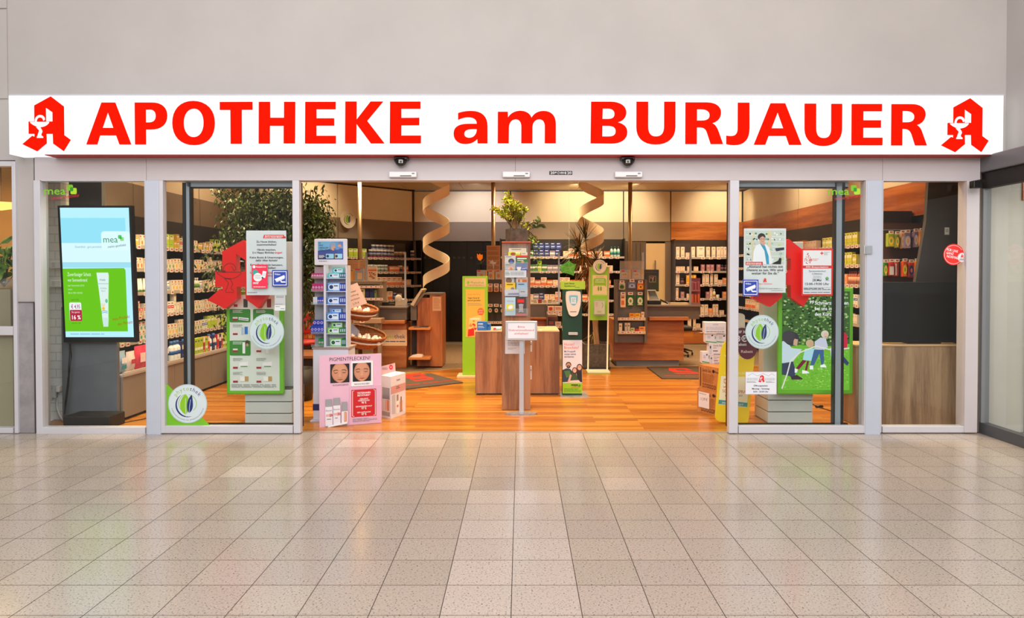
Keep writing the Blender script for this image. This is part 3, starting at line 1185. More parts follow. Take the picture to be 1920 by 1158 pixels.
cv.text('20', 1032, 326.2, 4.4, WHITE, bold=.02, w=8).text('C+M+B', 1045, 326.2, 4.2, WHITE, bold=.02, w=17).text('20', 1063.5, 326.2, 4.4, WHITE, bold=.02, w=8).text('*', 1040.5, 327, 5, WHITE, bold=.02)
mb.build('blessing_sticker', label='small black sticker with white letters between the door sensors', cat='sticker')
# ------------------------------------------------------------------ printed motifs
PALE = pm(208, 221, 227)
LEAFG = pm(138, 196, 30)
LEAFN = pm(22, 44, 112)


def roundel(cv, cx, cy, r, bg=PALE, bottom='kompetenzapotheke für pflanzliche heilmittel', top='phytothek', small=True):
    k = r / 140.0
    cv.ell(cx, cy, r, r, bg, 48)
    cv.ring(cx, cy, r * 0.985, r * 0.014, pm(120, 160, 150), 48)
    cols = [LEAFG] * 5 + [LEAFN] * 4 if top == 'phytothek' else None
    cv.arctext(top, cx, cy, r * 0.68, r * 0.20, LEAFN, -90, 1.0, 0.0, mats=cols)
    def q(s):
        return path(s, k, cx - 140 * k, cy - 140 * k)
    cv.poly(band(ell(cx + 2 * k, cy + 8 * k, 84 * k, 86 * k, 24, radians(235), radians(75)), [2 * k + 10 * k * sin(pi * i / 24) for i in range(25)]), LEAFN)
    cv.poly(band(ell(cx, cy - 2 * k, 64 * k, 66 * k, 24, radians(250), radians(120)), 4 * k), LEAFG)
    cv.poly(band(ell(cx - 2 * k, cy - 2 * k, 66 * k, 64 * k, 24, radians(-80), radians(50)), 4 * k), LEAFG)
    cv.poly(q('M126 70 C88 100 78 150 92 182 C98 200 112 212 128 216 C146 196 158 160 152 122 C148 96 138 82 126 70 Z'), LEAFG)
    cv.poly(q('M172 74 C146 96 132 132 136 170 C138 190 142 200 150 206 C170 196 182 170 178 128 C176 104 174 90 172 74 Z'), LEAFN)
    cv.line([(cx - 14 * k, cy - 40 * k), (cx - 16 * k, cy + 20 * k), (cx - 10 * k, cy + 92 * k)], 3.4 * k, bg)
    cv.line([(cx + 22 * k, cy - 30 * k), (cx + 14 * k, cy + 20 * k), (cx + 8 * k, cy + 92 * k)], 3.0 * k, bg)
    if small:
        cv.arctext(bottom, cx, cy, r * 0.86, r * 0.058, LEAFN, 90, 1.25, 0.0, inward=True)


def clover(cv, x, y, s, a=(120, 190, 30), b=(170, 215, 40), c=(40, 140, 40), e=0.0):
    cv.rect(x, y, x + s * .62, y + s * .62, pm(*a, emit=e), s * .14)
    cv.rect(x + s * .34, y + s * .34, x + s, y + s, pm(*b, emit=e), s * .14)
    cv.rect(x + s * .30, y + s * .28, x + s * .64, y + s * .68, pm(*c, emit=e), s * .08)


def woman_closed(cv, x0, y0, x1, y1):
    """close portrait, eyes shut, printed photograph"""
    w, h = x1 - x0, y1 - y0
    cv.rect(x0, y0, x1, y1, pm(22, 18, 18))
    def P(a, b): return (x0 + a * w, y0 + b * h)
    skin, dark, lip = pm(190, 128, 98), pm(60, 34, 26), pm(176, 84, 76)
    def E_(a, b, ra, rb, m, n=36):
        pts = [(min(max(x0 + (a + ra * cos(2 * pi * i / n)) * w, x0), x1), min(max(y0 + (b + rb * sin(2 * pi * i / n) * (1.0 if sin(2 * pi * i / n) < 0 else 1.0 - .10 * abs(cos(2 * pi * i / n)))) * h, y0), y1)) for i in range(n)]
        cv.poly(pts, m)
    E_(.5, .47, .425, .53, skin)
    E_(.5, .44, .37, .47, pm(198, 137, 106))
    E_(.5, .20, .26, .15, pm(206, 146, 114))
    E_(.5, .90, .15, .07, pm(204, 144, 114))
    cv.poly([P(.455, .40), P(.545, .40), P(.565, .62), P(.59, .70), P(.5, .745), P(.41, .70), P(.435, .62)], pm(208, 150, 118))
    for s in (-1, 1):
        cx = .5 + s * .22
        cv.line([P(cx - .12, .36 - (.03 if s > 0 else -.01)), P(cx, .315), P(cx + .12, .36 - (.03 if s < 0 else -.01))], h * .035, dark)
        cv.line([P(cx - .09, .45), P(cx, .49), P(cx + .09, .45)], h * .03, dark)
        cv.ell(x0 + cx * w, y0 + .63 * h, w * .085, h * .055, pm(204, 138, 110), 18)
        cv.ell(x0 + (.5 + s * .045) * w, y0 + .715 * h, w * .02, h * .012, dark, 8)
    cv.poly([P(.36, .83), P(.45, .80), P(.5, .815), P(.55, .80), P(.66, .82), P(.52, .875)], lip)
    cv.line([P(.36, .83), P(.5, .838), P(.66, .82)], h * .012, dark)


def head(cv, cx, cy, r, skin, hair, beard=False, long=False, smile=True):
    S, Hm = pm(*skin), pm(*hair)
    if long: cv.poly(ell(cx, cy + r * .25, r * 1.12, r * 1.5, 18), Hm)
    cv.poly(ell(cx, cy - r * .18, r * 1.0, r * 1.08, 18), Hm)
    cv.poly(ell(cx, cy + r * .1, r * .78, r * .98, 18), S)
    if beard: cv.poly(ell(cx, cy + r * .55, r * .66, r * .5, 14), Hm)
    for s in (-1, 1):
        cv.ell(cx + s * r * .3, cy - r * .02, r * .1, r * .07, pm(40, 26, 20), 8)
        cv.line([(cx + s * r * .3 - r * .18, cy - r * .22), (cx + s * r * .3 + r * .18, cy - r * .22)], r * .07, Hm)
    cv.line([(cx, cy), (cx - r * .06, cy + r * .3)], r * .06, pm(skin[0] * .75, skin[1] * .7, skin[2] * .7))
    cv.poly([(cx - r * .28, cy + r * .46), (cx + r * .28, cy + r * .46), (cx, cy + r * .64)], pm(240, 230, 226) if smile else pm(170, 80, 76))


def meaw(cv, x, y, h, w, e=0.0, col=(120, 190, 30)):
    cv.text('mea', x, y, h, pm(*col, emit=e), w=w, bold=.01)


def video_sticker(x0, y0, x1, y1, label, Y=0.0):
    mb = MB()
    cv = sheet(mb, x0, y0, x1, y1, Y, pm(34, 66, 172), 0.002)
    w, h = x1 - x0, y1 - y0
    a, b = x0 + w * .07, y0 + h * .07
    cv.poly([[(a, b), (x1 - w * .07, b), (x1 - w * .07, y1 - h * .07), (a, y1 - h * .07)], [(a + w * .04, b + h * .04), (x1 - w * .11, b + h * .04), (x1 - w * .11, y1 - h * .11), (a + w * .04, y1 - h * .11)]], WHITE)
    cv.text('Video', x0 + w * .17, y0 + h * .30, h * .10, WHITE, bold=.02)
    P = lambda u, v: (x0 + u * w, y0 + v * h)
    cv.poly([P(.16, .55), P(.78, .30), P(.84, .44), P(.28, .68)], WHITE)
    cv.poly([P(.24, .68), P(.80, .46), P(.82, .52), P(.30, .74)], pm(200, 210, 230))
    cv.line([P(.56, .62), P(.60, .72), P(.84, .72)], h * .08, WHITE)
    cv.poly([P(.62, .68), P(.86, .68), P(.86, .76), P(.62, .76)], WHITE)
    return mb.build('video_sticker', label=label, cat='sticker')


EP = 0.014   # posters hang just behind the panes


# ------------------------------------------------------------------ left door
mb = MB()
cv = sheet(mb, 462, 432, 537, 553, EP, pm(208, 215, 219), 0.002)
cv.rect(495, 440, 533, 444, RED).rect(494, 443, 536, 446.5, pm(200, 30, 26))
cv.text('#wirversorgensie', 497, 443.6, 3.0, WHITE, w=34, bold=.03).lines(496, 444.6, 534, 446, 1, WHITE, .6)
cx = 500
for s, y, m, w in (('Zu Hause bleiben,', 454.5, DKTEXT, 38), ('zusammenhalten!', 460, DKTEXT, 37), ('Hände waschen,', 469.5, DKTEXT, 35), ('2 x Happy Birthday', 474.8, DKTEXT, 41), ('Keine Bussis & Umarmungen,', 484, DKTEXT, 63), ('dafür öfter lächeln!', 489.5, DKTEXT, 41), ('Keine Panik, nicht hamstern,', 498, DKTEXT, 61), ('sondern helfen!', 503.5, DKTEXT, 34), ('Unsere Abstände wahren.', 512.5, RED, 62), ('Ihre Apotheke', 518, RED, 34)):
    cv.text(s, cx if 'Birth' not in s else 494, y, 3.4, m, 'c', w=w, bold=.015)
cv.text('singen!', 515.5, 474.8, 3.4, RED, bold=.015, w=14)
emblem(cv, 495, 525, 9, RED)
cv.lines(464, 547.5, 484, 550, 1, GREYTXT, .4)
mb.build('paper_poster', label='tall grey-white text poster with red banner on the left door glass', cat='poster')
mb = MB()
cv = sheet(mb, 472, 495.5, 501.5, 540, -0.016, pm(236, 40, 76), 0.002)
cv.ell(476.5, 500, 2.8, 2.8, WHITE, 18).text('Rezeptbonus', 480.5, 501.2, 2.6, WHITE, w=18.5, bold=.03)
cv.ell(479, 510.5, 5.4, 5.2, pm(50, 160, 150), 22).ell(483.5, 519.5, 8.2, 8, WHITE, 26)
cv.lines(477.5, 515, 489.5, 524, 4, GREYTXT, .3)
cv.poly([(493, 507.5), (499.7, 508.5), (497.5, 521), (490.8, 519.5)], WHITE).poly([(490, 521), (495, 522), (492, 518)], DKTEXT)
cv.poly([(493.6, 511), (498.2, 511.6), (497, 518), (492.5, 517.3)], pm(210, 214, 222))
cv.lines(474.5, 529, 485, 532.5, 2, WHITE, .7).lines(475, 537, 498, 538.6, 1, WHITE, .7)
mb.build('flyer', label='small pink flyer with white bubble and phone taped over the text poster', cat='flyer')
video_sticker(510, 506, 539.5, 537, 'square blue camera warning sticker on the left door glass', -0.016)
mb = MB()
cv = sheet(mb, 515, 538.5, 535, 582, EP + .003, pm(206, 204, 208), 0.002)
cv.rect(515.5, 539, 534.5, 552.5, pm(148, 144, 140)).ell(527.5, 545.5, 3.6, 5, pm(90, 44, 28), 18).ell(527.6, 546, 2.3, 3.3, pm(226, 178, 152), 16)
cv.poly([(521.5, 552.5), (525, 550), (530.5, 550), (534, 552.5)], WHITE).poly([(526, 549), (529.4, 549), (528, 552.5)], pm(226, 178, 152))
cv.ell(526.6, 545.6, .35, .3, DKTEXT, 8).ell(528.8, 545.6, .35, .3, DKTEXT, 8).line([(526.8, 548), (528.7, 548)], .4, pm(180, 60, 60))
cv.lines(518, 555, 532, 559, 2, GREYTXT, .3).lines(517, 569.5, 530, 571, 1, GREYTXT, .4).rect(515, 572, 535, 582, WHITE).lines(517, 574, 529, 576, 1, GREYTXT, .5).lines(526, 578, 533, 580, 1, GREYTXT, .5)
mb.build('leaflet', label='narrow leaflet with portrait photo below the blue sticker, left door', cat='leaflet')
mb = MB()
cv = fc(mb, 468, 588.5, 532.5, 654.5, 0.012, 0)
mb.prism([ell(500.2, 621.5, 32.2, 33.2, 48)], cv.p, (0, .001, 0), PALE)
cv.l = .001
roundel(cv, 500.2, 621.5, 32.6)
mb.build('round_sticker', label='round leaf-emblem sticker at middle height on the left door', cat='sticker')
mb = MB()
cv = fc(mb, 308, 712, 396, 800, -0.0135, 0)
cv.poly([(308, 714.5), (394.5, 797.6), (308, 797.6)], pm(116, 186, 32))
mb.build('corner_sticker', label='green triangular corner sticker low on the left door', cat='sticker')
mb = MB()
cv = fc(mb, 315, 718.5, 388.5, 794.5, -0.016, 0)
cv.l = .0005
roundel(cv, 351.8, 756.5, 36.6)
mb.build('round_sticker', label='large round leaf-emblem sticker over the green corner of the left door', cat='sticker')


def mea_sticker(x, y, sc, Y, label):
    mb = MB()
    cv = fc(mb, x, y, x + 70 * sc, y + 36 * sc, Y, 0)
    meaw(cv, x + 1, y + 18.5 * sc, 18 * sc * .78, 40 * sc)
    clover(cv, x + 44 * sc, y, 18 * sc)
    cv.text('meine apotheke', x + 13 * sc, y + 29 * sc, 6.5 * sc, pm(196, 40, 50), shear=.45, w=54 * sc, rot=.12)
    mb.build('window_sticker', label=label, cat='sticker')


mea_sticker(82, 346, 1.0, -0.004, 'green and red word sticker at the top of the left window')
mea_sticker(1552, 347, 0.98, -0.016, 'green and red word sticker at the top of the right door')

# red emblem and white slatted stands behind both doors
RED3 = mottled('red_acrylic', (214, 12, 5), (222, 20, 10), 2, 0.3)


def emblem3d(x, y, h, Y, dep, label, cup):
    t = thing('apothecary_emblem', label, 'emblem', (X(x + h * .45, Y, y + h / 2), Y + dep / 2, Z(y + h, Y)))
    mb = MB()
    s = h / 1032.0
    cv = fc(MB(), x, y, x + 0.88 * h, y + h, Y, 0)
    mb.prism(path(ALOGO, s, x - 130 * s, y - 62 * s), cv.p, (0, dep, 0), RED3)
    mb.build('letter_body', t)
    mb = MB()
    cv.mb = mb
    cv.l = .002
    for c in CUP:
        for lp in path(c, s, x - 130 * s, y - 62 * s):
            cv.poly(band(lp + lp[:1], h * .010), cup, keep=True)
    mb.build('cup_and_snake', t)
    for fx in (0.30, 0.62):
        mb = MB()
        mb.tube([(X(x + fx * h, Y), Y + dep - .001, Z(y + h * .30, Y)), (X(x + fx * h, Y), Y + dep + .30, Z(y + h * .30, Y))], .006, ALU)
        mb.build('wall_bracket', t)
    return t


def stand(x0, x1, fx0, fy0, fx1, fy1, py, Yp, label):
    Y = YF(py)
    t = thing('display_stand', label, 'display stand', (X((x0 + x1) / 2, Y, py), Y + .2, 0))
    mb = MB()
    W = pm(196, 204, 200, rough=0.4)
    zz = [py, py - 21, py - 43, py - 66]
    for a, b in zip(zz, zz[1:]):
        mb.box(X(x0, Y, 750), X(x1, Y, 750), Y, Y + .40, Z(a, Y) + .004, Z(b, Y) - .004, W, .004)
    mb.box(X(x0, Y, 750) + .01, X(x1, Y, 750) - .01, Y + .01, Y + .39, 0.004, Z(zz[3], Y), pm(70, 72, 70))
    mb.build('plinth', t)
    mb = MB()
    xc0, xc1 = X(x0 + 4, Y, 650), X(x1 - 4, Y, 650)
    mb.box(xc0, xc1, Y + .20, Y + .34, Z(zz[3], Y), 1.75, W, .004)
    mb.build('column', t)
    mb = MB()
    Yq = Yp
    G = pm(104, 186, 40, rough=0.35)
    mb.pbox(fx0, fy0, fx1, fy1, Yq, .05, G, .012)
    mb.box(X((fx0 + fx1) / 2, Yq) - .1, X((fx0 + fx1) / 2, Yq) + .1, Yq + .05, Y + .2, Z(640, Yq) - .1, Z(640, Yq) + .1, W)
    f = mb.build('poster_frame', t)
    return t, f, fc(MB(), fx0, fy0, fx1, fy1, Yq)


t, f, cv = stand(459, 547, 424, 545, 531, 739, 796, 0.30, 'white slatted stand with green framed product poster behind the left door')
mb = cv.mb
cv.rect(431, 552, 524, 732, pm(214, 224, 216))
GD = pm(48, 132, 40)
tag_c = pm(150, 30, 40)
for r_, (yy, dk) in enumerate(((532, 0), (579, 1), (606, 0), (638, 1), (669, 0), (695, 0))):
    for c_ in range(2):
        xx = 433 + c_ * 44
        if r_ == 0:
            cv.rect(xx + 6, 570, xx + 13, 575, tag_c)
            cv.rect(xx + 24, 560, xx + 32, 576, pm(50, 60, 58) if c_ == 0 else pm(120, 30, 26))
            continue
        if dk and not (r_ == 3 and c_):
            cv.rect(xx - 2, yy, xx + 37, yy + 25 + (3 if r_ == 3 else 0), GD, 2.5)
        cv.lines(xx + 4, yy + 2, xx + 22, yy + 8, 3, WHITE if dk and not c_ * (r_ == 3) else GREYTXT, .35)
        cv.rect(xx + 4, yy + 15, xx + 13, yy + 18, pm(230, 216, 214)).rect(xx + 4, yy + 18, xx + 13, yy + 21.5, tag_c)
        if r_ == 1:
            cv.poly([(xx + 15, yy + 15), (xx + 34, yy + 17), (xx + 33, yy + 22), (xx + 15, yy + 20)], WHITE).line([(xx + 16, yy + 18), (xx + 33, yy + 20)], 1.2, DKTEXT)
        elif r_ == 2:
            cv.rect(xx + 20, yy + 7, xx + 24, yy + 21, pm(170, 190, 210)).rect(xx + 26, yy + 6, xx + 32, yy + 20, pm(30, 110, 190))
        elif r_ == 3:
            cv.rect(xx + 22, yy + 3, xx + 27, yy + 24, WHITE).ell(xx + 31, yy + 4, 4, 5, pm(70, 50, 36), 12).ell(xx + 31, yy + 8, 2.2, 3, pm(200, 150, 120), 10)
        elif r_ == 4:
            cv.poly([(xx + 16, yy + 10), (xx + 33, yy + 8), (xx + 33, yy + 17), (xx + 16, yy + 19)], WHITE).rect(xx + 18, yy + 16.5, xx + 31, yy + 18, GD)
        else:
            cv.rect(xx + 17, yy + 10, xx + 33, yy + 19, pm(236, 236, 230)).rect(xx + 26, yy + 10, xx + 33, yy + 19, pm(190, 150, 90))
cv.lines(434, 720, 518, 727, 3, GREYTXT, .35)
mb.build('poster', f)
emblem3d(388, 450, 128.5, 0.12, 0.10, 'thick red letter emblem with cup and snake behind the left door', pm(120, 16, 10))

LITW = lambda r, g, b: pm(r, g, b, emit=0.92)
t, f, cv = stand(1440, 1524, 1459, 539, 1600, 739, 793, 0.30, 'white slatted stand with glowing family picture behind the right door')
mb = cv.mb
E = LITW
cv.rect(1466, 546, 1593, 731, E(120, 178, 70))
rr = random.Random(3)
cv.rect(1466, 546, 1593, 652, E(70, 104, 52))
cv.l += cv.step
for k in range(520):
    yy = rr.uniform(548, 646)
    xx = rr.uniform(1468, 1591)
    c = rr.choice(((40, 66, 34), (96, 140, 62), (140, 180, 96), (60, 96, 50), (180, 206, 140), (34, 54, 30)))
    s = rr.uniform(1.2, 3.6)
    mb.prism([ell(xx, yy, s, s * .7, 6)], cv.p, (0, 0, 0), E(*c))
    if k % 60 == 0: cv.l += cv.step
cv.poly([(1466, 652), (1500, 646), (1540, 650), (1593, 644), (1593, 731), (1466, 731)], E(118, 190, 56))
cv.l += cv.step
for k in range(420):
    yy = rr.uniform(652, 727)
    xx = rr.uniform(1467, 1588)
    mb.prism([[(xx, yy), (xx + rr.uniform(1, 3), yy - rr.uniform(.5, 2)), (xx + rr.uniform(3, 5), yy + .6)]], cv.p, (0, 0, 0), E(*rr.choice(((92, 168, 40), (150, 214, 84), (172, 226, 110)))))
    if k % 60 == 0: cv.l += cv.step
W_ = E(250, 252, 250)
cv.text('99', 1517, 569, 6, W_, bold=.03, shear=.2).text('Schmerzen haben', 1527, 570.5, 6.2, W_, w=63, bold=.03).text('bei uns immer', 1527, 581, 6.2, W_, w=48, bold=.03).text('den Kürzeren', 1527, 591.5, 6.2, W_, w=46, bold=.03)
SK, SK2 = E(214, 170, 140), E(226, 196, 170)
# the tug of war: grandfather in front, child, mother, a fourth person
cv.poly([(1466, 640), (1473, 636), (1484, 652), (1503, 654), (1500, 660), (1486, 678), (1466, 680)], E(206, 224, 232))
cv.poly([(1466, 681), (1487, 677), (1492, 695), (1489, 712), (1480, 704), (1466, 702)], E(62, 70, 96))
cv.poly([(1483, 706), (1494, 702), (1505, 709), (1504, 711), (1484, 711)], E(66, 56, 60))
cv.ell(1484, 634, 14, 13, E(66, 62, 66), 22).poly([(1488, 634), (1496, 636), (1494, 648), (1487, 646)], SK)
cv.ell(1478, 631, 12, 12, E(74, 70, 74), 18)
cv.poly([(1509, 653), (1527, 653), (1522, 676), (1505, 674)], E(176, 224, 232))
cv.ell(1518, 643, 7.4, 7.2, E(206, 182, 140), 18).ell(1521, 645, 4.6, 4.8, SK, 14)
cv.poly([(1505, 674), (1512, 676), (1498, 692), (1492, 690)], E(122, 40, 60)).poly([(1513, 676), (1517, 676), (1513, 694), (1509, 694)], E(122, 40, 60))
cv.poly([(1490, 690), (1496, 692), (1494, 698), (1490, 698)], W_).poly([(1504, 693), (1513, 695), (1518, 699), (1504, 700)], W_)
cv.poly([(1527, 640), (1538, 632), (1548, 634), (1552, 650), (1544, 656), (1527, 654)], E(206, 212, 228))
cv.ell(1546, 626, 7.2, 7.4, E(224, 214, 196), 20).ell(1548, 628, 4.6, 5, SK2, 16).line([(1545.6, 631), (1550, 630.4)], .7, E(180, 70, 70))
cv.poly([(1526, 655), (1544, 655), (1545, 678), (1540, 686), (1536, 662), (1526, 684), (1519, 684)], E(70, 104, 150))
cv.poly([(1518, 685), (1524, 685), (1525, 692), (1518, 692)], W_).poly([(1538, 684), (1546, 682), (1550, 688), (1538, 688)], W_)
cv.poly([(1580, 620), (1588, 628), (1588, 652), (1580, 656)], E(210, 44, 70)).poly([(1556, 652), (1575, 646), (1580, 670), (1572, 690), (1560, 688)], E(226, 230, 232)).poly([(1582, 668), (1592, 680), (1588, 685), (1580, 678)], E(60, 72, 110))
cv.line([(1466, 728), (1476, 700), (1482, 676), (1500, 660), (1530, 648), (1560, 656), (1592, 652)], 2.4, E(236, 232, 220))
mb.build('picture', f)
emblem3d(1411.5, 447.5, 127.5, 0.12, 0.10, 'thick red letter emblem behind the right door, mostly covered by posters', pm(250, 240, 240))

# ------------------------------------------------------------------ right door posters
mb = MB()
cv = sheet(mb, 1394.5, 428, 1473.5, 548.5, EP, pm(216, 222, 224), 0.002)
cv.rect(1397.5, 432, 1470.5, 495, pm(196, 206, 200))
for k in range(6):
    cv.line([(1398, 440 + k * 10), (1470, 444 + k * 9)], 1.2, pm(226, 226, 214))
cv.rect(1409, 432, 1413, 495, pm(214, 202, 172)).rect(1439, 432, 1446, 480, pm(214, 202, 172))
cv.l += cv.step
rr = random.Random(9)
for k in range(90):
    xx, yy = rr.uniform(1399, 1466), 437 + 9.5 * rr.randrange(6) + rr.uniform(-1.5, 1.5)
    w = rr.uniform(1.5, 4)
    mb.prism([[(xx, yy), (xx + w, yy), (xx + w, yy + 3), (xx, yy + 3)]], cv.p, (0, 0, 0), pm(*rr.choice(((230, 236, 240), (150, 196, 190), (190, 214, 90), (240, 240, 240), (60, 150, 90), (160, 180, 200)))))
cv.poly([(1411, 495), (1413, 470), (1417, 460), (1424, 457), (1435, 457), (1442, 464), (1446, 482), (1450, 495)], pm(232, 236, 242))
cv.poly([(1425, 457), (1433, 457), (1441, 480), (1442, 495), (1437, 495), (1433, 470)], pm(48, 150, 190))
cv.poly([(1424, 455), (1430, 452), (1434, 455), (1433, 461), (1429, 459)], pm(206, 156, 134))
cv.ell(1427.5, 443.8, 7.2, 6.8, pm(44, 28, 28), 20).ell(1429, 448.5, 5.4, 7.2, pm(216, 166, 144), 20).poly([(1423.4, 443), (1429, 439.5), (1435, 443), (1434.6, 445.5), (1429, 442.5), (1424, 446)], pm(44, 28, 28))
for dx in (-2.6, 2.6): cv.ring(1429.2 + dx, 447.6, 2.0, .35, pm(60, 30, 40), 16)
cv.ell(1426.6, 447.6, .6, .5, DKTEXT, 8).ell(1431.8, 447.6, .6, .5, DKTEXT, 8).line([(1427.2, 452.6), (1431.4, 452.6)], .7, pm(186, 70, 76))
cv.poly([(1454, 465), (1470, 463.5), (1470, 468), (1455, 471)], pm(30, 34, 60)).line([(1463, 469), (1465, 490)], 1.4, pm(190, 196, 200)).poly([(1446, 494.5), (1459, 488), (1461, 483), (1465, 484), (1464, 495)], BLACK)
cv.rect(1398, 490.5, 1430, 496.5, RED).text('#wirversorgensie', 1399.5, 494, 2.6, WHITE, w=28, bold=.03).lines(1399, 494.8, 1428, 496, 1, WHITE, .7)
cv.text('„Abstand hat nichts mit', 1401, 501.5, 4.2, DKTEXT, w=67, bold=.012).text('Distanz zu tun. Wir sind', 1400, 507.8, 4.2, DKTEXT, w=68, bold=.012).text('weiter für Sie da."', 1409, 514, 4.2, DKTEXT, w=51, bold=.012)
emblem(cv, 1430.5, 521, 8, RED)
cv.text('Deine Apotheke', 1421, 532.6, 2.2, RED, w=27).line([(1423, 539), (1469, 541)], .25, GREYTXT).lines(1423, 540.6, 1468, 542, 1, GREYTXT, .4).lines(1446, 544, 1468, 545.4, 1, GREYTXT, .4)
mb.build('photo_poster', label='poster of a pharmacist in white coat on the right door', cat='poster')
video_sticker(1392.5, 524, 1422, 554.5, 'square blue camera warning sticker on the right door glass', -0.016)
mb = MB()
cv = sheet(mb, 1503, 466, 1561.5, 554, EP, pm(222, 36, 30), 0.002)
cv.rect(1505.5, 469, 1558.5, 497.5, pm(230, 230, 234)).rect(1505.5, 503, 1558.5, 551, pm(222, 226, 234))
rr = random.Random(4)
cv.l += cv.step
for k in range(90):
    u, v = rr.uniform(-1, 1), rr.uniform(-1, 1)
    wv = 1.0 if v > 0 else (1 + v) ** 1.1
    if u * u + max(v, 0) ** 2 > 1 or abs(u) > wv: continue
    mb.prism([ell(1515 + u * 7, 485.5 + v * (9 if v > 0 else 13.5), .8, .7, 6)], cv.p, (0, 0, 0), RED)
cv.rect(1539.7, 471.5, 1541.4, 477.5, RED).rect(1537.6, 473.6, 1543.5, 475.4, RED)
cv.text('Deutsches', 1545, 473.2, 1.7, DKTEXT, w=11).text('Rotes', 1545, 475.5, 1.7, DKTEXT, w=6).text('Kreuz', 1545, 477.8, 1.7, DKTEXT, w=6.4)
cv.text('SPENDE BLUT', 1517, 486.2, 1.6, RED, w=18).text('RETTE LEBEN', 1517, 488.6, 1.6, RED, w=15)
cv.text('DRK-Blutspendeaktion', 1532, 501.6, 2.9, WHITE, 'c', w=42, bold=.03)
cv.text('Spreeweltenbad', 1532, 509.4, 2.9, DKTEXT, 'c', w=31).text('Lübbenau', 1532, 514.4, 3.2, DKTEXT, 'c', w=19).text('Alte Huttung 13', 1532, 518.2, 1.4, DKTEXT, 'c', w=15).text('03222 Lübbenau', 1532, 521, 1.4, DKTEXT, 'c', w=16)
cv.text('28.Mai', 1531.5, 526.8, 4.0, DKTEXT, 'c', w=17, bold=.015).text('15:00-19:00 Uhr', 1532, 534.2, 4.4, DKTEXT, 'c', w=45, bold=.012)
cv.ell(1550.5, 521.6, 3, 3, pm(40, 90, 140), 16).poly([(1547.6, 520.5), (1550, 518.6), (1553.4, 520.6), (1551, 523.5)], pm(130, 190, 60)).line([(1547, 525.6), (1555, 525.6)], .6, pm(60, 110, 160))
cv.line([(1506, 538.4), (1558, 538.4)], .25, DKTEXT).lines(1507, 539.8, 1557, 543.6, 2, DKTEXT, .5).line([(1506, 545), (1558, 545)], .2, DKTEXT).lines(1507, 547.4, 1557, 549, 1, DKTEXT, .6)
mb.build('notice', label='white and red blood donation notice with drop symbol on the right door', cat='notice')
mb = MB()
cv = fc(mb, 1398, 589.5, 1460, 654.5, 0.012, 0)
mb.prism([ell(1428.8, 622, 30.8, 32, 48)], cv.p, (0, .001, 0), PALE)
cv.l = .001
roundel(cv, 1428.8, 622, 31.4)
mb.build('round_sticker', label='round leaf-emblem sticker at middle height on the right door', cat='sticker')
mb = MB()
cv = sheet(mb, 1397, 696, 1456.5, 739.5, -0.018, pm(190, 150, 160), 0.002)
cv.rect(1398, 697, 1455.5, 738.5, pm(226, 228, 236))
cv.line([(1402, 704), (1411, 699.5), (1420, 704.5), (1430, 699.8), (1441, 704.5), (1447, 700), (1452, 703.5)], .5, GREYTXT)
cv.text('DIE APOTHEKE', 1400, 711.6, 2.2, GREYTXT, w=20).text('AM BURJAUER', 1433, 711.6, 2.2, GREYTXT, w=20)
cv.lines(1400, 714.6, 1418, 717.6, 2, GREYTXT, .5).lines(1436, 714.6, 1452, 717.6, 2, GREYTXT, .5)
cv.line([(1400, 708.4), (1452, 708.4)], .25, GREYTXT).line([(1400, 713.2), (1452, 713.2)], .25, GREYTXT)
emblem(cv, 1421.5, 702.5, 14, RED, pm(226, 228, 236))
cv.text('Öffnungszeiten:', 1426.5, 724, 2.8, DKTEXT, 'c', w=27, bold=.03).text('Montag - Samstag:', 1426.5, 729.6, 2.8, DKTEXT, 'c', w=33, bold=.03).text('8.00 - 20.00 Uhr', 1426.5, 735.2, 2.8, DKTEXT, 'c', w=28, bold=.03)
mb.build('opening_hours_sign', label='white opening hours sign with red emblem low on the right door', cat='sign')
mb = MB()
cv = fc(mb, 1769, 456, 1813, 498, -0.004, 0)
cv.ell(1788, 477, 19.2, 20, pm(232, 40, 34), 40).ring(1788, 477, 17.6, .6, WHITE, 40, radians(30), radians(330))
for s, y, w in (('FÜR UNS', 469.6, 21), ('GANZ', 475.6, 14), ('NORMAL!', 482, 23)):
    cv.text(s, 1775 if w > 14 else 1774, y, 4.3, WHITE, w=w, bold=.03, rot=-.18)
cv.ell(1804, 482.5, 8.8, 9, WHITE, 30).ring(1804, 482.5, 8.6, .5, pm(220, 60, 60), 30)
emblem(cv, 1800.8, 476.6, 6.6, RED)
cv.lines(1799, 485, 1809, 488.5, 2, DKTEXT, .5)
mb.build('round_sticker', label='round red sticker with white words on the far right window', cat='sticker')
mb = MB()
cv = fc(mb, 1771, 425, 1783, 441, 0.66 - .004, 0)
cv.rect(1771, 426, 1780, 440, pm(190, 190, 186)).rect(1772.2, 428, 1778.8, 438, pm(210, 210, 206)).lines(1773, 430, 1778, 436, 3, DKTEXT, .4)
mb.build('wall_notice', label='tiny pale notice on the dark screen above the red round sticker', cat='notice')

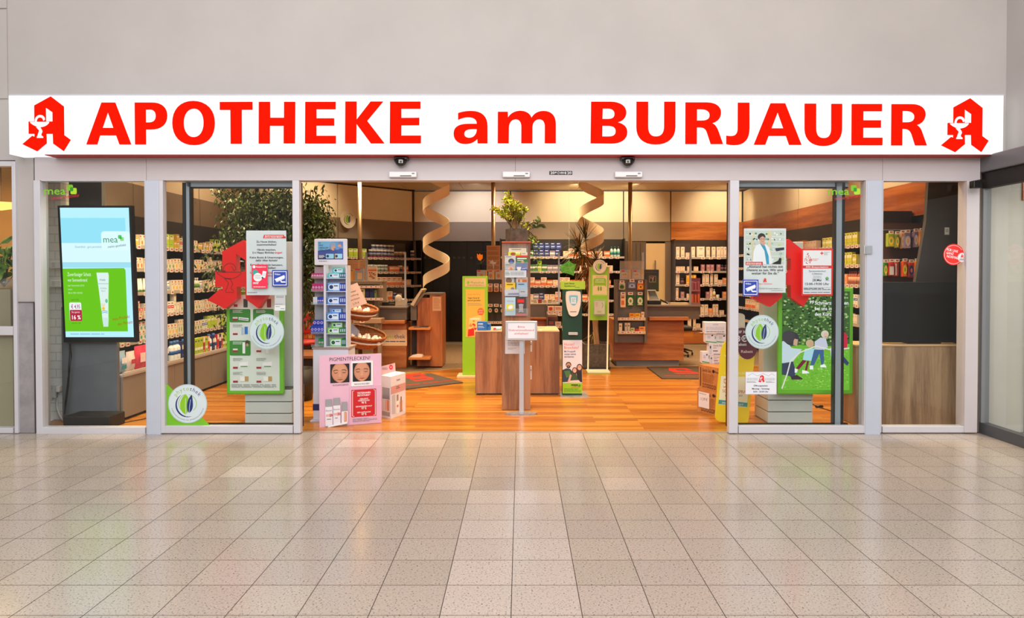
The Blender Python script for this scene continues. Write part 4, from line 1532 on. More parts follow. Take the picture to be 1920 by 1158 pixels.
# ------------------------------------------------------------------ left window: screen, box, cables, sockets
Ym = 0.34
t = thing('display_screen', 'large portrait advertising screen hung in the left window', 'screen', (X(182, Ym), Ym, Z(642, Ym)))
th = radians(3.2)
cs = MB()
Wd = X(251, Ym, 515) - X(114, Ym, 515)
Hd = (Z(386, Ym) - Z(642, Ym)) / cos(th)
xl_ = X(114.5, Ym, 515)
O = Vector((xl_, Ym + .03, Z(642, Ym)))
Vv = Vector((0, -sin(th), cos(th)))
Nn = Vector((0, cos(th), sin(th)))
cs.prism([[(0, 0), (Wd, 0), (Wd, Hd), (0, Hd)]], lambda x, y: O + Vector((x, 0, 0)) + Vv * y, Nn * .06, pm(14, 14, 20, rough=.3))
cs.build('casing', t)
sc = MB()
e_ = 0.016
cv = Cv(sc, (112, 390, 246, 634), O + Vector((.022, 0, 0)) + Vv * .05, (Wd - .044, 0, 0), Vv * (Hd - .07), .0015)
E = lambda r, g, b: pm(r, g, b, emit=1.1)
cv.rect(112, 390, 246, 634, E(186, 240, 252)).rect(112, 409, 238, 456, E(150, 226, 248)).rect(112, 456, 246, 492, E(216, 248, 254)).rect(112, 492, 246, 502, E(160, 222, 240))
cv.rect(190, 434, 246, 470, E(222, 250, 254), 6)
cv.text('mea', 194, 455, 12, E(40, 140, 96), w=28).text('meine apotheke', 202, 465.5, 4.6, E(60, 90, 110), w=36, shear=.4, rot=.12)
clover(cv, 223, 441, 11, (90, 200, 110), (150, 230, 130), (50, 190, 70), 1.0)
cv.text('Gesundheit - ganz persönlich', 138, 465, 4.2, E(120, 160, 190), w=52)
cv.poly([(112, 504), (232, 503), (235, 507), (235, 623), (112, 623)], E(106, 196, 12))
cv.text('Zuverlässiger Schutz', 121, 518, 6.6, E(236, 248, 226), w=46).text('vor Sonnenbrand', 121, 528.5, 6.2, E(236, 248, 226), w=38)
cv.text('mea* Sonnenmilch LSF 50', 121, 537.5, 3.2, E(214, 238, 190), w=32).text('Lotion', 121, 544.5, 3.2, E(214, 238, 190), w=8).text('200 ml, PZN 12427042', 121, 551.5, 3.2, E(214, 238, 190), w=28)
cv.text('statt € 5,95', 126, 564.5, 3.2, E(60, 110, 10), w=15)
cv.rect(122, 568, 145.5, 603, E(240, 244, 240), 2.5).rect(122.6, 582, 146, 603, E(180, 26, 60), 2)
cv.text('€ 4,95', 125.5, 579.4, 7.2, E(170, 40, 150), w=17.5, bold=.015).text('Sie sparen', 126, 588, 3.8, E(240, 230, 240), w=16).text('16 %', 126.5, 600, 7.6, E(255, 255, 255), w=17, bold=.03)
cv.text('100 ml = 2,48', 126, 608.6, 2.4, E(50, 100, 10), w=17)
cv.poly([(178, 511.5), (201, 511.5), (202, 517), (199.5, 560), (198, 597), (186, 597), (181, 540)], E(222, 240, 236)).poly([(185.5, 597), (198.5, 597), (197, 614), (187.5, 614)], E(206, 230, 226))
cv.rect(178.6, 532, 201, 533, E(130, 196, 190)).text('mea', 184, 527, 4.5, E(40, 130, 120), w=11).text('SONNEN', 184, 542.5, 2.6, E(90, 160, 160), w=13).text('MILCH', 186, 547.5, 2.6, E(90, 160, 160), w=8)
cv.ell(189, 579.5, 3, 3.2, E(250, 196, 40), 16).line([(185, 585), (190, 583.5), (197, 585)], 1, E(60, 150, 190)).line([(185.5, 588), (191, 586.5), (197, 588)], 1, E(60, 150, 190)).ell(195.6, 565, 2.6, 4, E(110, 196, 150), 14)
for k in range(5): cv.line([(187.4 + k * .9, 575.5), (185.4 + k * 1.8, 569.5)], .5, E(240, 190, 60))
cv.text('mea Produkt', 206, 602.5, 5.6, E(176, 44, 20), w=35, shear=.35, rot=.16).text('des Monats', 216, 612, 5.6, E(176, 44, 20), w=30, shear=.35, rot=.16)
cv.lines(122, 627.4, 200, 629.6, 1, E(120, 150, 170), .5)
sc.build('screen', t)
mk = MB()
mk.box(xl_ + Wd / 2 - .15, xl_ + Wd / 2 + .15, Ym + .11, .641, 1.2, 1.45, BLK)
mk.build('wall_mount', t)
mb = MB()
Yb = .16
mb.pbox(118, 776, 205.5, 799.8, Yb, .27, BLKM, .01)
o = mb.build('equipment_box', label='flat black box on the floor of the left window', cat='box')
o.location.z = 0.002
mb = MB()
def run(pts, Y, r, mat):
    mb.tube([(X(a, Y, b), Y, Z(b, Y)) for a, b in pts], r, mat, 5)
run([(130.5, 644), (131, 660), (129, 690), (126.5, 720), (122.5, 755), (121, 776)], .36, .006, BLK)
mb.build('power_cable', label='thin black cable hanging from the advertising screen to the box', cat='cable')
mb = MB()
run([(132, 644), (134, 668), (130.5, 694), (128.5, 722), (124, 756), (122, 776)], .40, .005, BLK)
mb.build('power_cable', label='second black cable, just right of the first below the screen', cat='cable')
mb = MB()
mb.tube([(X(a, .30, b), YF(b) - .02, .006) for a, b in ((206, 795), (222, 791), (236, 786), (250, 775), (262, 752))][:4] + [(X(262, 1.0, 745), 1.0, .02)], .004, BLK, 5)
mb.build('floor_cable', label='thin black cable running from the box across the parquet', cat='cable')
for k, (a, b, c, d, nm) in enumerate(((88, 730, 96.5, 750, 'lower white wall socket on the brick pier of the left window'), (96.5, 722, 105, 746, 'upper white plug socket on the brick pier, with cable'))):
    mb = MB()
    mb.pbox(a, b, c, d, .565, .034, pm(206, 210, 210), .006)
    mb.build('wall_socket', label=nm, cat='socket')
mb = MB()
mb.pbox(104.5, 724, 111, 735, .53, .069, WHITE, .006)
mb.tube([(X(a, .54, b), .54, Z(b, .54)) for a, b in ((108, 735), (106.5, 748), (107, 764), (111, 776), (116, 784), (118.5, 788))], .008, WHITE, 6)
mb.build('white_cable', label='white plug and curved cable below the socket', cat='cable')
for k, (y0, y1, nm) in enumerate(((490, 503, 'upper'), (525, 538, 'lower'))):
    mb = MB()
    mb.pbox(93, y0, 114, y1, .50, .099, pm(214, 216, 216), .005)
    mb.pbox(97, y0 + 2, 103, y1 - 2, .497, .004, pm(190, 194, 196))
    mb.build('cable_bracket', label='%s pale bracket beside the advertising screen' % nm, cat='bracket')
# ------------------------------------------------------------------ stocked shelving
def V3(a, z=0.0): return Vector((a[0], a[1], z))


class Run:
    """a straight run of furniture: s along it (viewer's left to right), t out towards the customer"""
    def __init__(self, A, B):
        self.A, self.B = V3(A), V3(B)
        self.L = (self.B - self.A).length
        self.d = (self.B - self.A).normalized()
        self.n = Vector((self.d.y, -self.d.x, 0))
        self.rot = atan2(self.n.y, self.n.x) + pi / 2

    def w(self, s, t, z=0.0):
        return self.A + self.d * s + self.n * t + Vector((0, 0, z))

    def slab(self, mb, s0, s1, z0, z1, t0, t1, mat):
        mb.prism([[(s0, z0), (s1, z0), (s1, z1), (s0, z1)]], lambda x, y: self.w(x, t1, y), -self.n * (t1 - t0), mat)

    def canvas(self, mb, rect, s0, s1, z0, z1, t):
        return Cv(mb, rect, self.w(s0, t, z0), self.d * (s1 - s0), Vector((0, 0, z1 - z0)), .0008)


TAGW = pm(226, 216, 206)
TAGR = pm(176, 60, 52)
RAIL = pm(176, 164, 152)
DECK = pm(44, 38, 34)


def shelving(label, R, zs, depth, body=True, deck=None, group=None, rail_h=.035, tag_w=.07, tag_gap=.055, name='shelf_unit', backm=None, rail=RAIL, s0=0.0, s1=None, tags=True, shelfm=DECK):
    s1 = R.L if s1 is None else s1
    c = R.w((s0 + s1) / 2, depth / 2)
    t = thing(name, label, 'shelves', (c.x, c.y, 0), group)
    zt = max(zs) + .36
    if body:
        mb = MB()
        R.slab(mb, s0, s1, 0, zt, 0.0, 0.02, backm or DECK)
        mb.build('back_panel', t)
        for a in (s0, s1 - .02):
            mb = MB()
            R.slab(mb, a, a + .02, 0, zt, 0.02, depth, backm or DECK)
            mb.build('side_panel', t)
    for z in zs:
        mb = MB()
        R.slab(mb, s0 + .02, s1 - .02, z - .018, z, 0.02, depth - .004, shelfm)
        sh = mb.build('shelf', t)
        mb = MB()
        R.slab(mb, s0 + .02, s1 - .02, z - rail_h, z + .004, depth - .003, depth + .006, rail)
        if tags:
            k = int((s1 - s0 - .1) / (tag_w + tag_gap))
            rr = random.Random(int(z * 1000))
            for i in range(k):
                if rr.random() < .12: continue
                a = s0 + .05 + i * (tag_w + tag_gap) + rr.uniform(-.012, .012)
                R.slab(mb, a, a + tag_w, z - rail_h - .006, z + .002, depth + .007, depth + .012, TAGW)
                R.slab(mb, a + tag_w * .25, a + tag_w * .8, z - rail_h + .008, z - .010, depth + .012, depth + .0128, TAGR)
        mb.build('price_rail', sh)
    return t


KINDS = {}
CN = 'medicine_carton'


def kind(key, desc, w, h, d, base, draw=None, name='carton', cat='box', shape='box', lid=None):
    mb = MB()
    bm_ = pm(*base)
    if shape == 'box':
        mb.box(-w / 2, w / 2, -d / 2, d / 2, 0, h, bm_)
        fr = -d / 2
    elif shape == 'bottle':
        r = min(w, d) / 2
        mb.rev([(r * .96, 0), (r, h * .03), (r, h * .62), (r * .8, h * .72), (r * .42, h * .78), (r * .42, h * .82)], (0, 0, 0), bm_, 12)
        mb.rev([(r * .5, h * .82), (r * .5, h), (r * .44, h)], (0, 0, 0), pm(*(lid or (240, 240, 240))), 12)
        fr = None
    elif shape == 'jar':
        r = w / 2
        mb.rev([(r * .96, 0), (r, h * .05), (r, h * .7), (r * .92, h * .76)], (0, 0, 0), bm_, 14)
        mb.rev([(r, h * .76), (r, h), (r * .95, h)], (0, 0, 0), pm(*(lid or (240, 240, 240))), 14)
        fr = None
    elif shape == 'bag':
        n = 6
        vs, fs = [], []
        for j in range(n + 1):
            for i in range(n + 1):
                u, v = i / n, j / n
                puff = (d / 2) * (sin(pi * u) * sin(pi * min(1, v * 1.15))) ** .6 if 0 < u < 1 and 0 < v < 1 else 0
                vs.append((w * (u - .5), -puff, h * v))
        for j in range(n):
            for i in range(n):
                a = j * (n + 1) + i
                fs.append((a, a + 1, a + n + 2, a + n + 1))
        k = len(vs)
        vs += [(x, -y, z) for x, y, z in vs]
        fs += [tuple(k + q for q in reversed(f)) for f in fs]
        mb.add(vs, fs, bm_, True)
        fr = -d / 2 * .96
    elif shape == 'tube':
        mb.rev([(w * .42, 0), (w * .42, h * .16)], (0, 0, 0), pm(*(lid or (240, 240, 240))), 10)
        vs = []
        for a in range(10):
            an = 2 * pi * a / 10
            vs.append((w * .46 * cos(an), w * .46 * sin(an), h * .16))
        for a in range(10):
            an = 2 * pi * a / 10
            vs.append((w * .56 * cos(an), w * .03 * sin(an), h))
        mb.add(vs, [(a, (a + 1) % 10, 10 + (a + 1) % 10, 10 + a) for a in range(10)] + [tuple(range(10, 20))], bm_, True)
        fr = None
    if name == 'carton':
        name = CN
    if draw:
        if fr is None:
            if shape in ('bottle', 'jar'):
                r = (min(w, d) if shape == 'bottle' else w) / 2
                for a, b, c in draw: mb.rev([(r * 1.01, h * a), (r * 1.01, h * b)], (0, 0, 0), pm(*c), 12)
        else:
            cv = Cv(mb, (0, 0, 100, 100), (-w / 2, fr, 0), (w, 0, 0), (0, 0, h), .0004, .0002)
            draw(cv)
    me = mb.data(name)
    if key.startswith(('cos', 'yel', 'or_pk')): name = 'cosmetics_carton' if shape == 'box' else name
    elif key.startswith(('grn', 'blu_c', 'lil', 'or_', 'p_crt', 'limes')): name = 'supplement_carton'
    KINDS[key] = (me, desc, w, h, d, name, cat)


def s_corner(c1, c2):
    def f(cv):
        cv.rect(6, 8, 40, 24, pm(*c1)).rect(6, 34, 70, 38, GREYTXT).rect(6, 44, 55, 47, GREYTXT)
        cv.ell(66, 72, 24, 20, pm(*c2), 12)
    return f


def s_band(c1, y0=35, y1=62, c2=None):
    def f(cv):
        cv.rect(0, y0, 100, y1, pm(*c1)).rect(12, 12, 70, 20, pm(*(c2 or (90, 90, 96)))).rect(12, 76, 60, 80, GREYTXT)
        cv.rect(14, (y0 + y1) / 2 - 4, 80, (y0 + y1) / 2 + 3, WHITE)
    return f


def s_top(c1, c2=(90, 90, 96)):
    def f(cv):
        cv.rect(0, 0, 100, 32, pm(*c1)).rect(10, 12, 76, 22, WHITE).rect(10, 46, 80, 52, pm(*c2)).rect(10, 60, 60, 64, GREYTXT).rect(10, 78, 40, 92, pm(*c1))
    return f


def s_disc(c1, c2):
    def f(cv):
        cv.ell(30, 50, 20, 34, pm(*c1), 14).ring(30, 50, 15, 3, pm(*c2), 14).rect(56, 30, 94, 40, pm(*c2)).rect(56, 50, 88, 56, pm(*c2))
    return f


def s_text(c1=(110, 80, 70)):
    def f(cv):
        cv.rect(26, 16, 74, 22, pm(*c1)).rect(34, 30, 66, 33, pm(*c1)).rect(20, 80, 80, 84, pm(*c1))
    return f


CRM = (236, 224, 202)
kind('c_yel', 'cream carton with yellow spot', .072, .125, .05, CRM, s_corner((200, 40, 30), (236, 186, 40)))
kind('c_grn', 'cream carton with green spot', .066, .115, .05, CRM, s_corner((190, 40, 30), (104, 150, 60)))
kind('c_tea', 'cream carton with teal spot', .075, .10, .05, CRM, s_corner((200, 40, 30), (70, 160, 160)))
kind('c_org', 'cream carton with orange spot', .07, .12, .05, CRM, s_corner((190, 40, 40), (230, 120, 40)))
kind('c_red', 'white carton with red band', .07, .13, .05, (236, 230, 220), s_band((206, 34, 30)))
kind('c_blu', 'white carton with blue band', .075, .12, .05, (234, 230, 222), s_band((40, 90, 170)))
kind('c_gry', 'white carton with grey lettering', .06, .11, .05, (232, 222, 206), s_text((110, 100, 96)))
kind('tube_w', 'white tube standing on its cap', .05, .15, .04, (232, 228, 220), None, 'tube', 'tube', 'tube', (90, 150, 60))
kind('b_wht', 'white bottle with green label', .052, .15, .052, (236, 232, 224), [(.15, .5, (96, 150, 60))], 'bottle', 'bottle', 'bottle')
kind('jar_w', 'white jar with blue label', .075, .11, .075, (238, 234, 226), [(.15, .55, (60, 110, 170))], 'jar', 'jar', 'jar')
kind('y_sml', 'small yellow carton', .06, .085, .05, (232, 190, 60), s_band((240, 232, 210), 20, 44))
kind('p_sml', 'small peach carton', .065, .08, .05, (232, 200, 172), s_top((206, 60, 50)))
kind('tall_w', 'tall slim cream carton', .045, .165, .045, (236, 224, 202), s_corner((196, 44, 40), (120, 150, 70)))
kind('lime', 'tall lime green carton', .075, .20, .06, (170, 200, 50), s_band((236, 236, 220), 55, 70), 'carton')
kind('red_t', 'tall red and white carton', .05, .20, .05, (200, 36, 36), s_top((236, 226, 220)))
kind('blu_t', 'tall dark blue carton', .055, .20, .05, (36, 50, 110), s_band((230, 226, 216), 20, 45))
kind('vit', 'dark blue vitamin bottle with red foot', .075, .15, .075, (30, 44, 104), [(.0, .18, (180, 30, 40)), (.3, .58, (210, 214, 224))], 'bottle', 'bottle', 'jar', (240, 238, 236))
kind('vit2', 'grey green supplement bottle', .075, .13, .075, (104, 130, 120), [(.2, .55, (222, 222, 210))], 'bottle', 'bottle', 'jar', (240, 238, 236))
kind('y_tin', 'yellow topped supplement jar', .085, .12, .085, (40, 54, 110), [(.45, .75, (236, 170, 40))], 'jar', 'jar', 'jar', (240, 238, 236))
kind('limes', 'lime and yellow carton', .09, .16, .06, (186, 214, 60), s_band((236, 236, 180), 10, 40, (90, 160, 40)))
kind('or_bx', 'bright orange low carton', .11, .11, .09, (232, 110, 40), s_band((240, 200, 170), 20, 60))
kind('or_wt', 'white carton with orange foot', .11, .16, .07, (238, 214, 190), lambda cv: cv.rect(0, 64, 100, 100, pm(232, 104, 36)).rect(14, 14, 80, 24, pm(200, 60, 50)).rect(14, 34, 64, 40, GREYTXT))
kind('p_crt', 'peach white carton', .10, .11, .07, (236, 208, 182), s_text((190, 90, 70)))
kind('grn_c', 'green carton with white stripe', .10, .13, .07, (60, 140, 70), s_band((236, 236, 226), 30, 58))
kind('blu_c', 'dark blue carton with white lettering', .10, .14, .07, (34, 48, 110), s_band((60, 80, 150), 40, 75, (230, 230, 236)))
kind('lil_c', 'grey lilac carton', .10, .12, .07, (150, 140, 160), s_band((220, 214, 224), 30, 60))
kind('cos_a', 'tall blush cosmetics carton', .07, .205, .06, (240, 214, 190), s_text((130, 90, 80)))
kind('cos_b', 'slim blush cosmetics carton', .05, .21, .05, (238, 208, 184), s_text((150, 90, 80)))
kind('cos_c', 'small square blush carton', .085, .09, .07, (240, 206, 180), s_text((150, 100, 90)))
kind('cos_w', 'wide white cosmetics carton', .15, .21, .07, (240, 220, 200), s_text((120, 100, 90)))
kind('cos_y', 'yellow orange cosmetics carton', .06, .19, .05, (240, 170, 20), s_text((255, 255, 240)))
kind('cos_p', 'mauve cosmetics carton', .07, .13, .06, (176, 120, 130), s_text((240, 220, 220)))
kind('cos_d', 'dark plum jar', .07, .12, .07, (60, 36, 50), [(.2, .6, (150, 90, 110))], 'jar', 'jar', 'jar', (40, 28, 40))
kind('cos_o', 'apricot orange carton', .08, .13, .06, (232, 150, 100), s_text((255, 240, 226)))
kind('cream_j', 'small white cream jar', .07, .07, .07, (240, 224, 206), None, 'jar', 'jar', 'jar', (236, 230, 224))
kind('milk_b', 'white pump bottle', .06, .18, .06, (238, 226, 214), [(.2, .5, (200, 150, 60))], 'bottle', 'bottle', 'bottle', (236, 236, 236))
kind('aqua_b', 'pale aqua pump bottle', .06, .20, .06, (190, 216, 210), [(.2, .5, (60, 150, 140))], 'bottle', 'bottle', 'bottle', (40, 90, 90))
kind('yelg', 'yellow green skin care carton', .065, .16, .05, (206, 206, 60), s_band((236, 236, 190), 15, 45, (90, 110, 20)))
kind('yelw', 'pale yellow wide carton', .10, .13, .06, (216, 210, 100), s_band((240, 240, 200), 40, 60, (80, 100, 30)))
kind('brnz', 'bronze red bottle', .05, .17, .05, (170, 84, 60), [(.15, .55, (220, 160, 130))], 'bottle', 'bottle', 'bottle', (120, 60, 44))
kind('or_pk', 'orange and white carton', .07, .185, .05, (230, 100, 30), s_band((240, 236, 230), 10, 34))
kind('bag_p', 'pink plastic refill bag', .17, .24, .09, (216, 70, 96), lambda cv: cv.rect(22, 30, 80, 70, pm(238, 210, 214)), 'refill_bag', 'bag', 'bag')
kind('bag_l', 'pale blue refill bag', .17, .22, .09, (150, 178, 206), lambda cv: cv.rect(20, 30, 78, 55, pm(236, 236, 240)).rect(30, 62, 70, 80, pm(40, 140, 150)), 'refill_bag', 'bag', 'bag')
kind('bag_w', 'white and rose refill bag', .16, .20, .08, (226, 206, 204), lambda cv: cv.rect(20, 40, 80, 62, pm(190, 60, 80)), 'refill_bag', 'bag', 'bag')
kind('m_bot', 'white bottle with blue band', .07, .22, .07, (226, 228, 230), [(.3, .5, (40, 90, 160))], 'bottle', 'bottle', 'bottle', (60, 110, 180))


def put(k, p, rot, label, group, jit=0.0):
    me, desc, w, h, d, name, cat = KINDS[k]
    o = bpy.data.objects.new(name, me)
    o.location = p
    o.rotation_euler = (0, 0, rot + jit)
    COL.objects.link(o)
    tag(o, label, cat, group)
    return o


def stock(R, z, depth, where, kinds, s0=.05, s1=None, gap=.008, stack=0.3, seed=1, runs=(2, 4), maxh=.23, group=None):
    rr = random.Random(seed)
    s1 = R.L - .05 if s1 is None else s1
    s, i, j = s0, 1, 0
    cur, left = rr.choice(kinds), rr.randint(*runs)
    if isinstance(kinds, list) and len(kinds) and kinds[0] == '=':
        seq = kinds[1:]
        kinds = None
        cur = seq[0]
    n = 0
    while True:
        if kinds is None:
            if n >= len(seq): break
            cur = seq[n]
            n += 1
            if isinstance(cur, float):
                s += cur
                continue
        elif left == 0:
            cur, left = rr.choice(kinds), rr.randint(*runs)
            s += rr.uniform(0, .02)
        me, desc, w, h, d, name, cat = KINDS[cur]
        if s + w > s1: break
        p = R.w(s + w / 2, depth - d / 2 - .012 - rr.uniform(0, .006), z + .001)
        put(cur, p, R.rot, '%s, %s from left, %s' % (desc, ORD[i], where), group or ('goods on the ' + where), rr.uniform(-.02, .02))
        if kinds is not None and rr.random() < stack and 2 * h < maxh and name.endswith('carton'):
            put(cur, p + Vector((0, 0, h + .001)), R.rot, '%s atop the %s from left, %s' % (desc, ORD[i], where), group or ('goods on the ' + where), rr.uniform(-.03, .03))
        s += w + gap
        i += 1
        left -= 1
    return i


# left wall
RL = Run((-4.52, 0.62), (-4.52, 5.5))
DL = 0.33
XL = -4.52 + DL
zl = []
for py in (464.5, 504, 544.5, 585, 626.5):
    zl.append(Z(py, CY + 1383 * (-XL) / (PX - 325)))
tl = shelving('long black wall shelving behind the left window and left door', RL, zl, DL)
mb = MB()
GRC = mottled('grey_cabinet_front', (128, 118, 108), (138, 128, 118), 1.5, 0.5)
for k in range(5):
    a, b = k * RL.L / 5, (k + 1) * RL.L / 5
    RL.slab(mb, a + .002 - (.1 if k == 0 else 0), b - .002, .03, .43, 0.34, .65, GRC)
RL.slab(mb, 0, RL.L, .43, .45, .02, .34, pm(168, 158, 148))
RL.slab(mb, -.1, RL.L, .43, .45, .34, .66, pm(168, 158, 148))
RL.slab(mb, 0, RL.L, .0, .03, .34, .62, BLKM)
RL.slab(mb, -.1, RL.L, .45, .475, .645, .66, pm(190, 184, 178))
mb.build('base_cabinet', tl)
for k, (z, nm, kk) in enumerate(zip(zl, ('top shelf of left wall', 'second shelf of left wall', 'third shelf of left wall', 'fourth shelf of left wall', 'lowest shelf of left wall'),
                                    (['c_yel', 'c_red', 'c_org', 'c_tea', 'limes', 'c_grn', 'y_sml', 'c_red'], ['c_gry', 'c_grn', 'c_yel', 'c_tea', 'tall_w', 'p_sml', 'c_org'], ['c_yel', 'tube_w', 'y_sml', 'b_wht', 'c_grn', 'jar_w', 'p_sml'], ['c_tea', 'c_org', 'tall_w', 'c_grn', 'c_red', 'c_gry', 'p_sml'], ['c_yel', 'c_grn', 'tall_w', 'limes', 'c_blu', 'p_sml', 'c_tea']))):
    stock(RL, z, DL, nm, kk, .3, 3.35, gap=.010, stack=.3, seed=k + 5, runs=(1, 3))
stock(RL, .452, .62, 'base deck of left wall', ['=', 'bag_l', 'bag_w', 'bag_p', 'bag_p', 'bag_w', 'bag_l', .04, 'm_bot', 'm_bot', 'm_bot', 'blu_t', 'm_bot', .1, 'lime', 'lime', 'lime', 'lime', 'red_t', 'lime', 'red_t', 'm_bot', 'blu_t', 'm_bot', 'red_t', 'blu_t', 'red_t', 'lime', 'lime', 'c_yel', 'c_org', 'c_yel'], -.06, 3.6, seed=3)

# diagonal wall at the back left
ya_ = YB - (4.55 + xa)
RD = Run((-4.3 + .0, YB - (4.3 + xa) - .02), (xa - .02, YB - .04))
DD = 0.32
zd = [Z(p, 7.2) for p in (482, 509, 535.5, 563, 592)]
shelving('black shelving on the slanted back wall left of the dark doors', RD, zd, DD, s0=.9, backm=pm(40, 34, 30))
nmD = 'of slanted wall'
stock(RD, zd[0], DD, 'top shelf of slanted wall', ['=', 'limes', 'limes', 'limes', 'limes', .06] + ['vit'] * 7 + ['y_tin'] * 3 + [.12, 'vit'], 1.3, 2.9, seed=1)
for q in range(6):
    put('vit', RD.w(1.95 + q * .088, DD - .2, zd[0] + .10), RD.rot, 'dark blue vitamin bottle in the raised back row, %s from the left, slanted wall' % ORD[q + 1], 'raised back row of blue bottles')
stock(RD, zd[1], DD, 'second shelf ' + nmD, ['=', 'limes', 'limes', .05, 'p_crt', .03, 'vit2', 'vit2', 'vit2', 'vit2', 'vit2', 'vit2', .02, 'or_bx', 'or_bx', 'y_tin', 'or_bx'], 1.3, 2.9, seed=2)
stock(RD, zd[2], DD, 'third shelf ' + nmD, ['=', 'or_wt', 'or_wt', .25, 'or_wt', 'or_wt', 'or_wt', 'or_wt', 'or_wt', 'or_wt', 'or_bx', 'p_crt'], 1.3, 2.9, seed=3)
stock(RD, zd[3], DD, 'fourth shelf ' + nmD, ['=', 'blu_c', 'grn_c', 'blu_c', 'c_blu', .02, 'grn_c', 'grn_c', 'blu_c', 'p_crt', 'or_wt', 'blu_c', 'p_crt'], 1.3, 2.9, seed=4)

# back wall, middle
def back_run(p0, p1, t=0.02):
    Y = YB - t
    return Run((X(p0, Y, 500), Y), (X(p1, Y, 500), Y))


RM = back_run(938, 1168)
DM = 0.34
zm = [Z(p, YB - DM) for p in (481, 508, 535, 562, 588)]
shelving('tall black shelving on the back wall behind the brochure tower', RM, zm, DM, backm=pm(40, 34, 30))
nm = 'of middle back wall'
stock(RM, zm[0], DM, 'top shelf ' + nm, ['=', .15, 'grn_c', 'grn_c', 'grn_c', 'blu_c', 'blu_c', 'blu_c', 'lil_c', 'blu_c', .05, 'p_crt', 'or_wt', 'or_wt', 'p_crt', 'or_bx', 'p_crt', 'p_crt', .03, 'or_bx', 'aqua_b', 'aqua_b', 'aqua_b'], .2, seed=1)
for q in range(5):
    put('blu_c', RM.w(.72 + q * .115, DM - .17, zm[0] + .03 + .115), RM.rot, 'dark blue carton in the upper row behind, %s from the left' % ORD[q + 1], 'upper back row of blue cartons')
stock(RM, zm[1], DM, 'second shelf ' + nm, ['=', .15, 'grn_c', 'lime', 'grn_c', 'grn_c', 'lime', 'grn_c', 'lil_c', 'lil_c', 'blu_c', 'lil_c', 'lil_c', .1, 'p_crt', 'or_wt', 'p_crt', 'p_crt', 'or_wt', 'p_crt'], .2, seed=2)
stock(RM, zm[2], DM, 'third shelf ' + nm, ['=', .15, 'or_wt', 'or_wt', 'or_wt', 'or_bx', 'or_wt', 'or_bx', 'p_crt', 'or_wt', 'or_wt', 'or_bx', 'or_bx', 'or_wt', 'p_crt', 'or_wt', 'or_wt', 'or_bx'], .2, seed=3)
stock(RM, zm[3], DM, 'fourth shelf ' + nm, ['=', .15, 'p_crt', 'p_crt', 'p_crt', 'lil_c', 'blu_c', 'p_crt', 'p_crt', 'or_wt', .3, 'p_crt', 'or_bx', 'p_crt', 'or_wt', 'p_crt'], .2, seed=4)

# back wall, right: cosmetics
RR = back_run(1258, 1362)
zr = [Z(p, YB - DM) for p in (482, 508, 533, 559, 590, 615)]
tr_ = shelving('tall shelving of blush cosmetics cartons right of the beige door', RR, zr, DM, backm=pm(58, 42, 34), tag_gap=.09)
nm = 'of right back wall'
stock(RR, zr[0], DM, 'top shelf ' + nm, ['=', 'cos_a', .02, 'cos_a', .02, 'cos_c', .02, 'cos_a', .03, 'cos_w', .03, 'cos_a', .03, 'cos_a', .02, 'cos_a', 'cos_b', 'cos_a', 'cos_b', 'cos_b'], .035, seed=1)
stock(RR, zr[1], DM, 'second shelf ' + nm, ['=', 'cos_c', 'cos_c', .04, 'cos_c', .04, 'cos_c', .05, 'cos_p', .03, 'cos_p', 'cos_p', .05, 'cos_p', 'cos_d', 'cos_d', 'cos_d'], .035, seed=2)
stock(RR, zr[2], DM, 'third shelf ' + nm, ['=', 'cos_a', .02, 'cos_d', .03, 'cos_y', 'cos_y', 'cos_y', .12, 'cos_b', 'cos_a', .02, 'cos_b', .02, 'cos_a', 'cos_c', 'cos_o', 'cos_b'], .035, seed=3)
stock(RR, zr[3], DM, 'fourth shelf ' + nm, ['=', 'cos_b', .04, 'cos_p', .04, 'cos_c', 'cos_c', .20, 'cos_p', 'cos_b', 'milk_b', 'cream_j', .05, 'cos_o', 'cream_j'], .035, seed=4)
stock(RR, zr[4], DM, 'fifth shelf ' + nm, ['=', .26, 'cos_a', 'milk_b', 'milk_b', .02, 'cos_a', 'cos_a', 'cos_o', 'cos_b', 'cos_b', .02, 'cos_c'], .035, seed=5)
stock(RR, zr[5], DM, 'lowest shelf ' + nm, ['=', .24, 'cos_a', .03, 'cos_b', 'cos_c', .03, 'blu_c', 'cos_c', 'cos_c'], .035, seed=6)
dm = MB()
RR.slab(dm, .02, RR.L - .02, Z(644, YB - DM), Z(616.5, YB - DM), .02, DM - .01, WOODO)
dr = dm.build('drawer', tr_)
dm = MB()
zz = Z(623, YB - DM)
dm.tube([RR.w(.38, DM + .02, zz), RR.w(.62, DM + .02, zz)], .007, ALU)
dm.build('drawer_handle', dr)
dm = MB()
RR.slab(dm, .02, RR.L - .02, 0, Z(645, YB - DM), .02, DM - .02, pm(196, 176, 150))
dm.build('plinth', tr_)

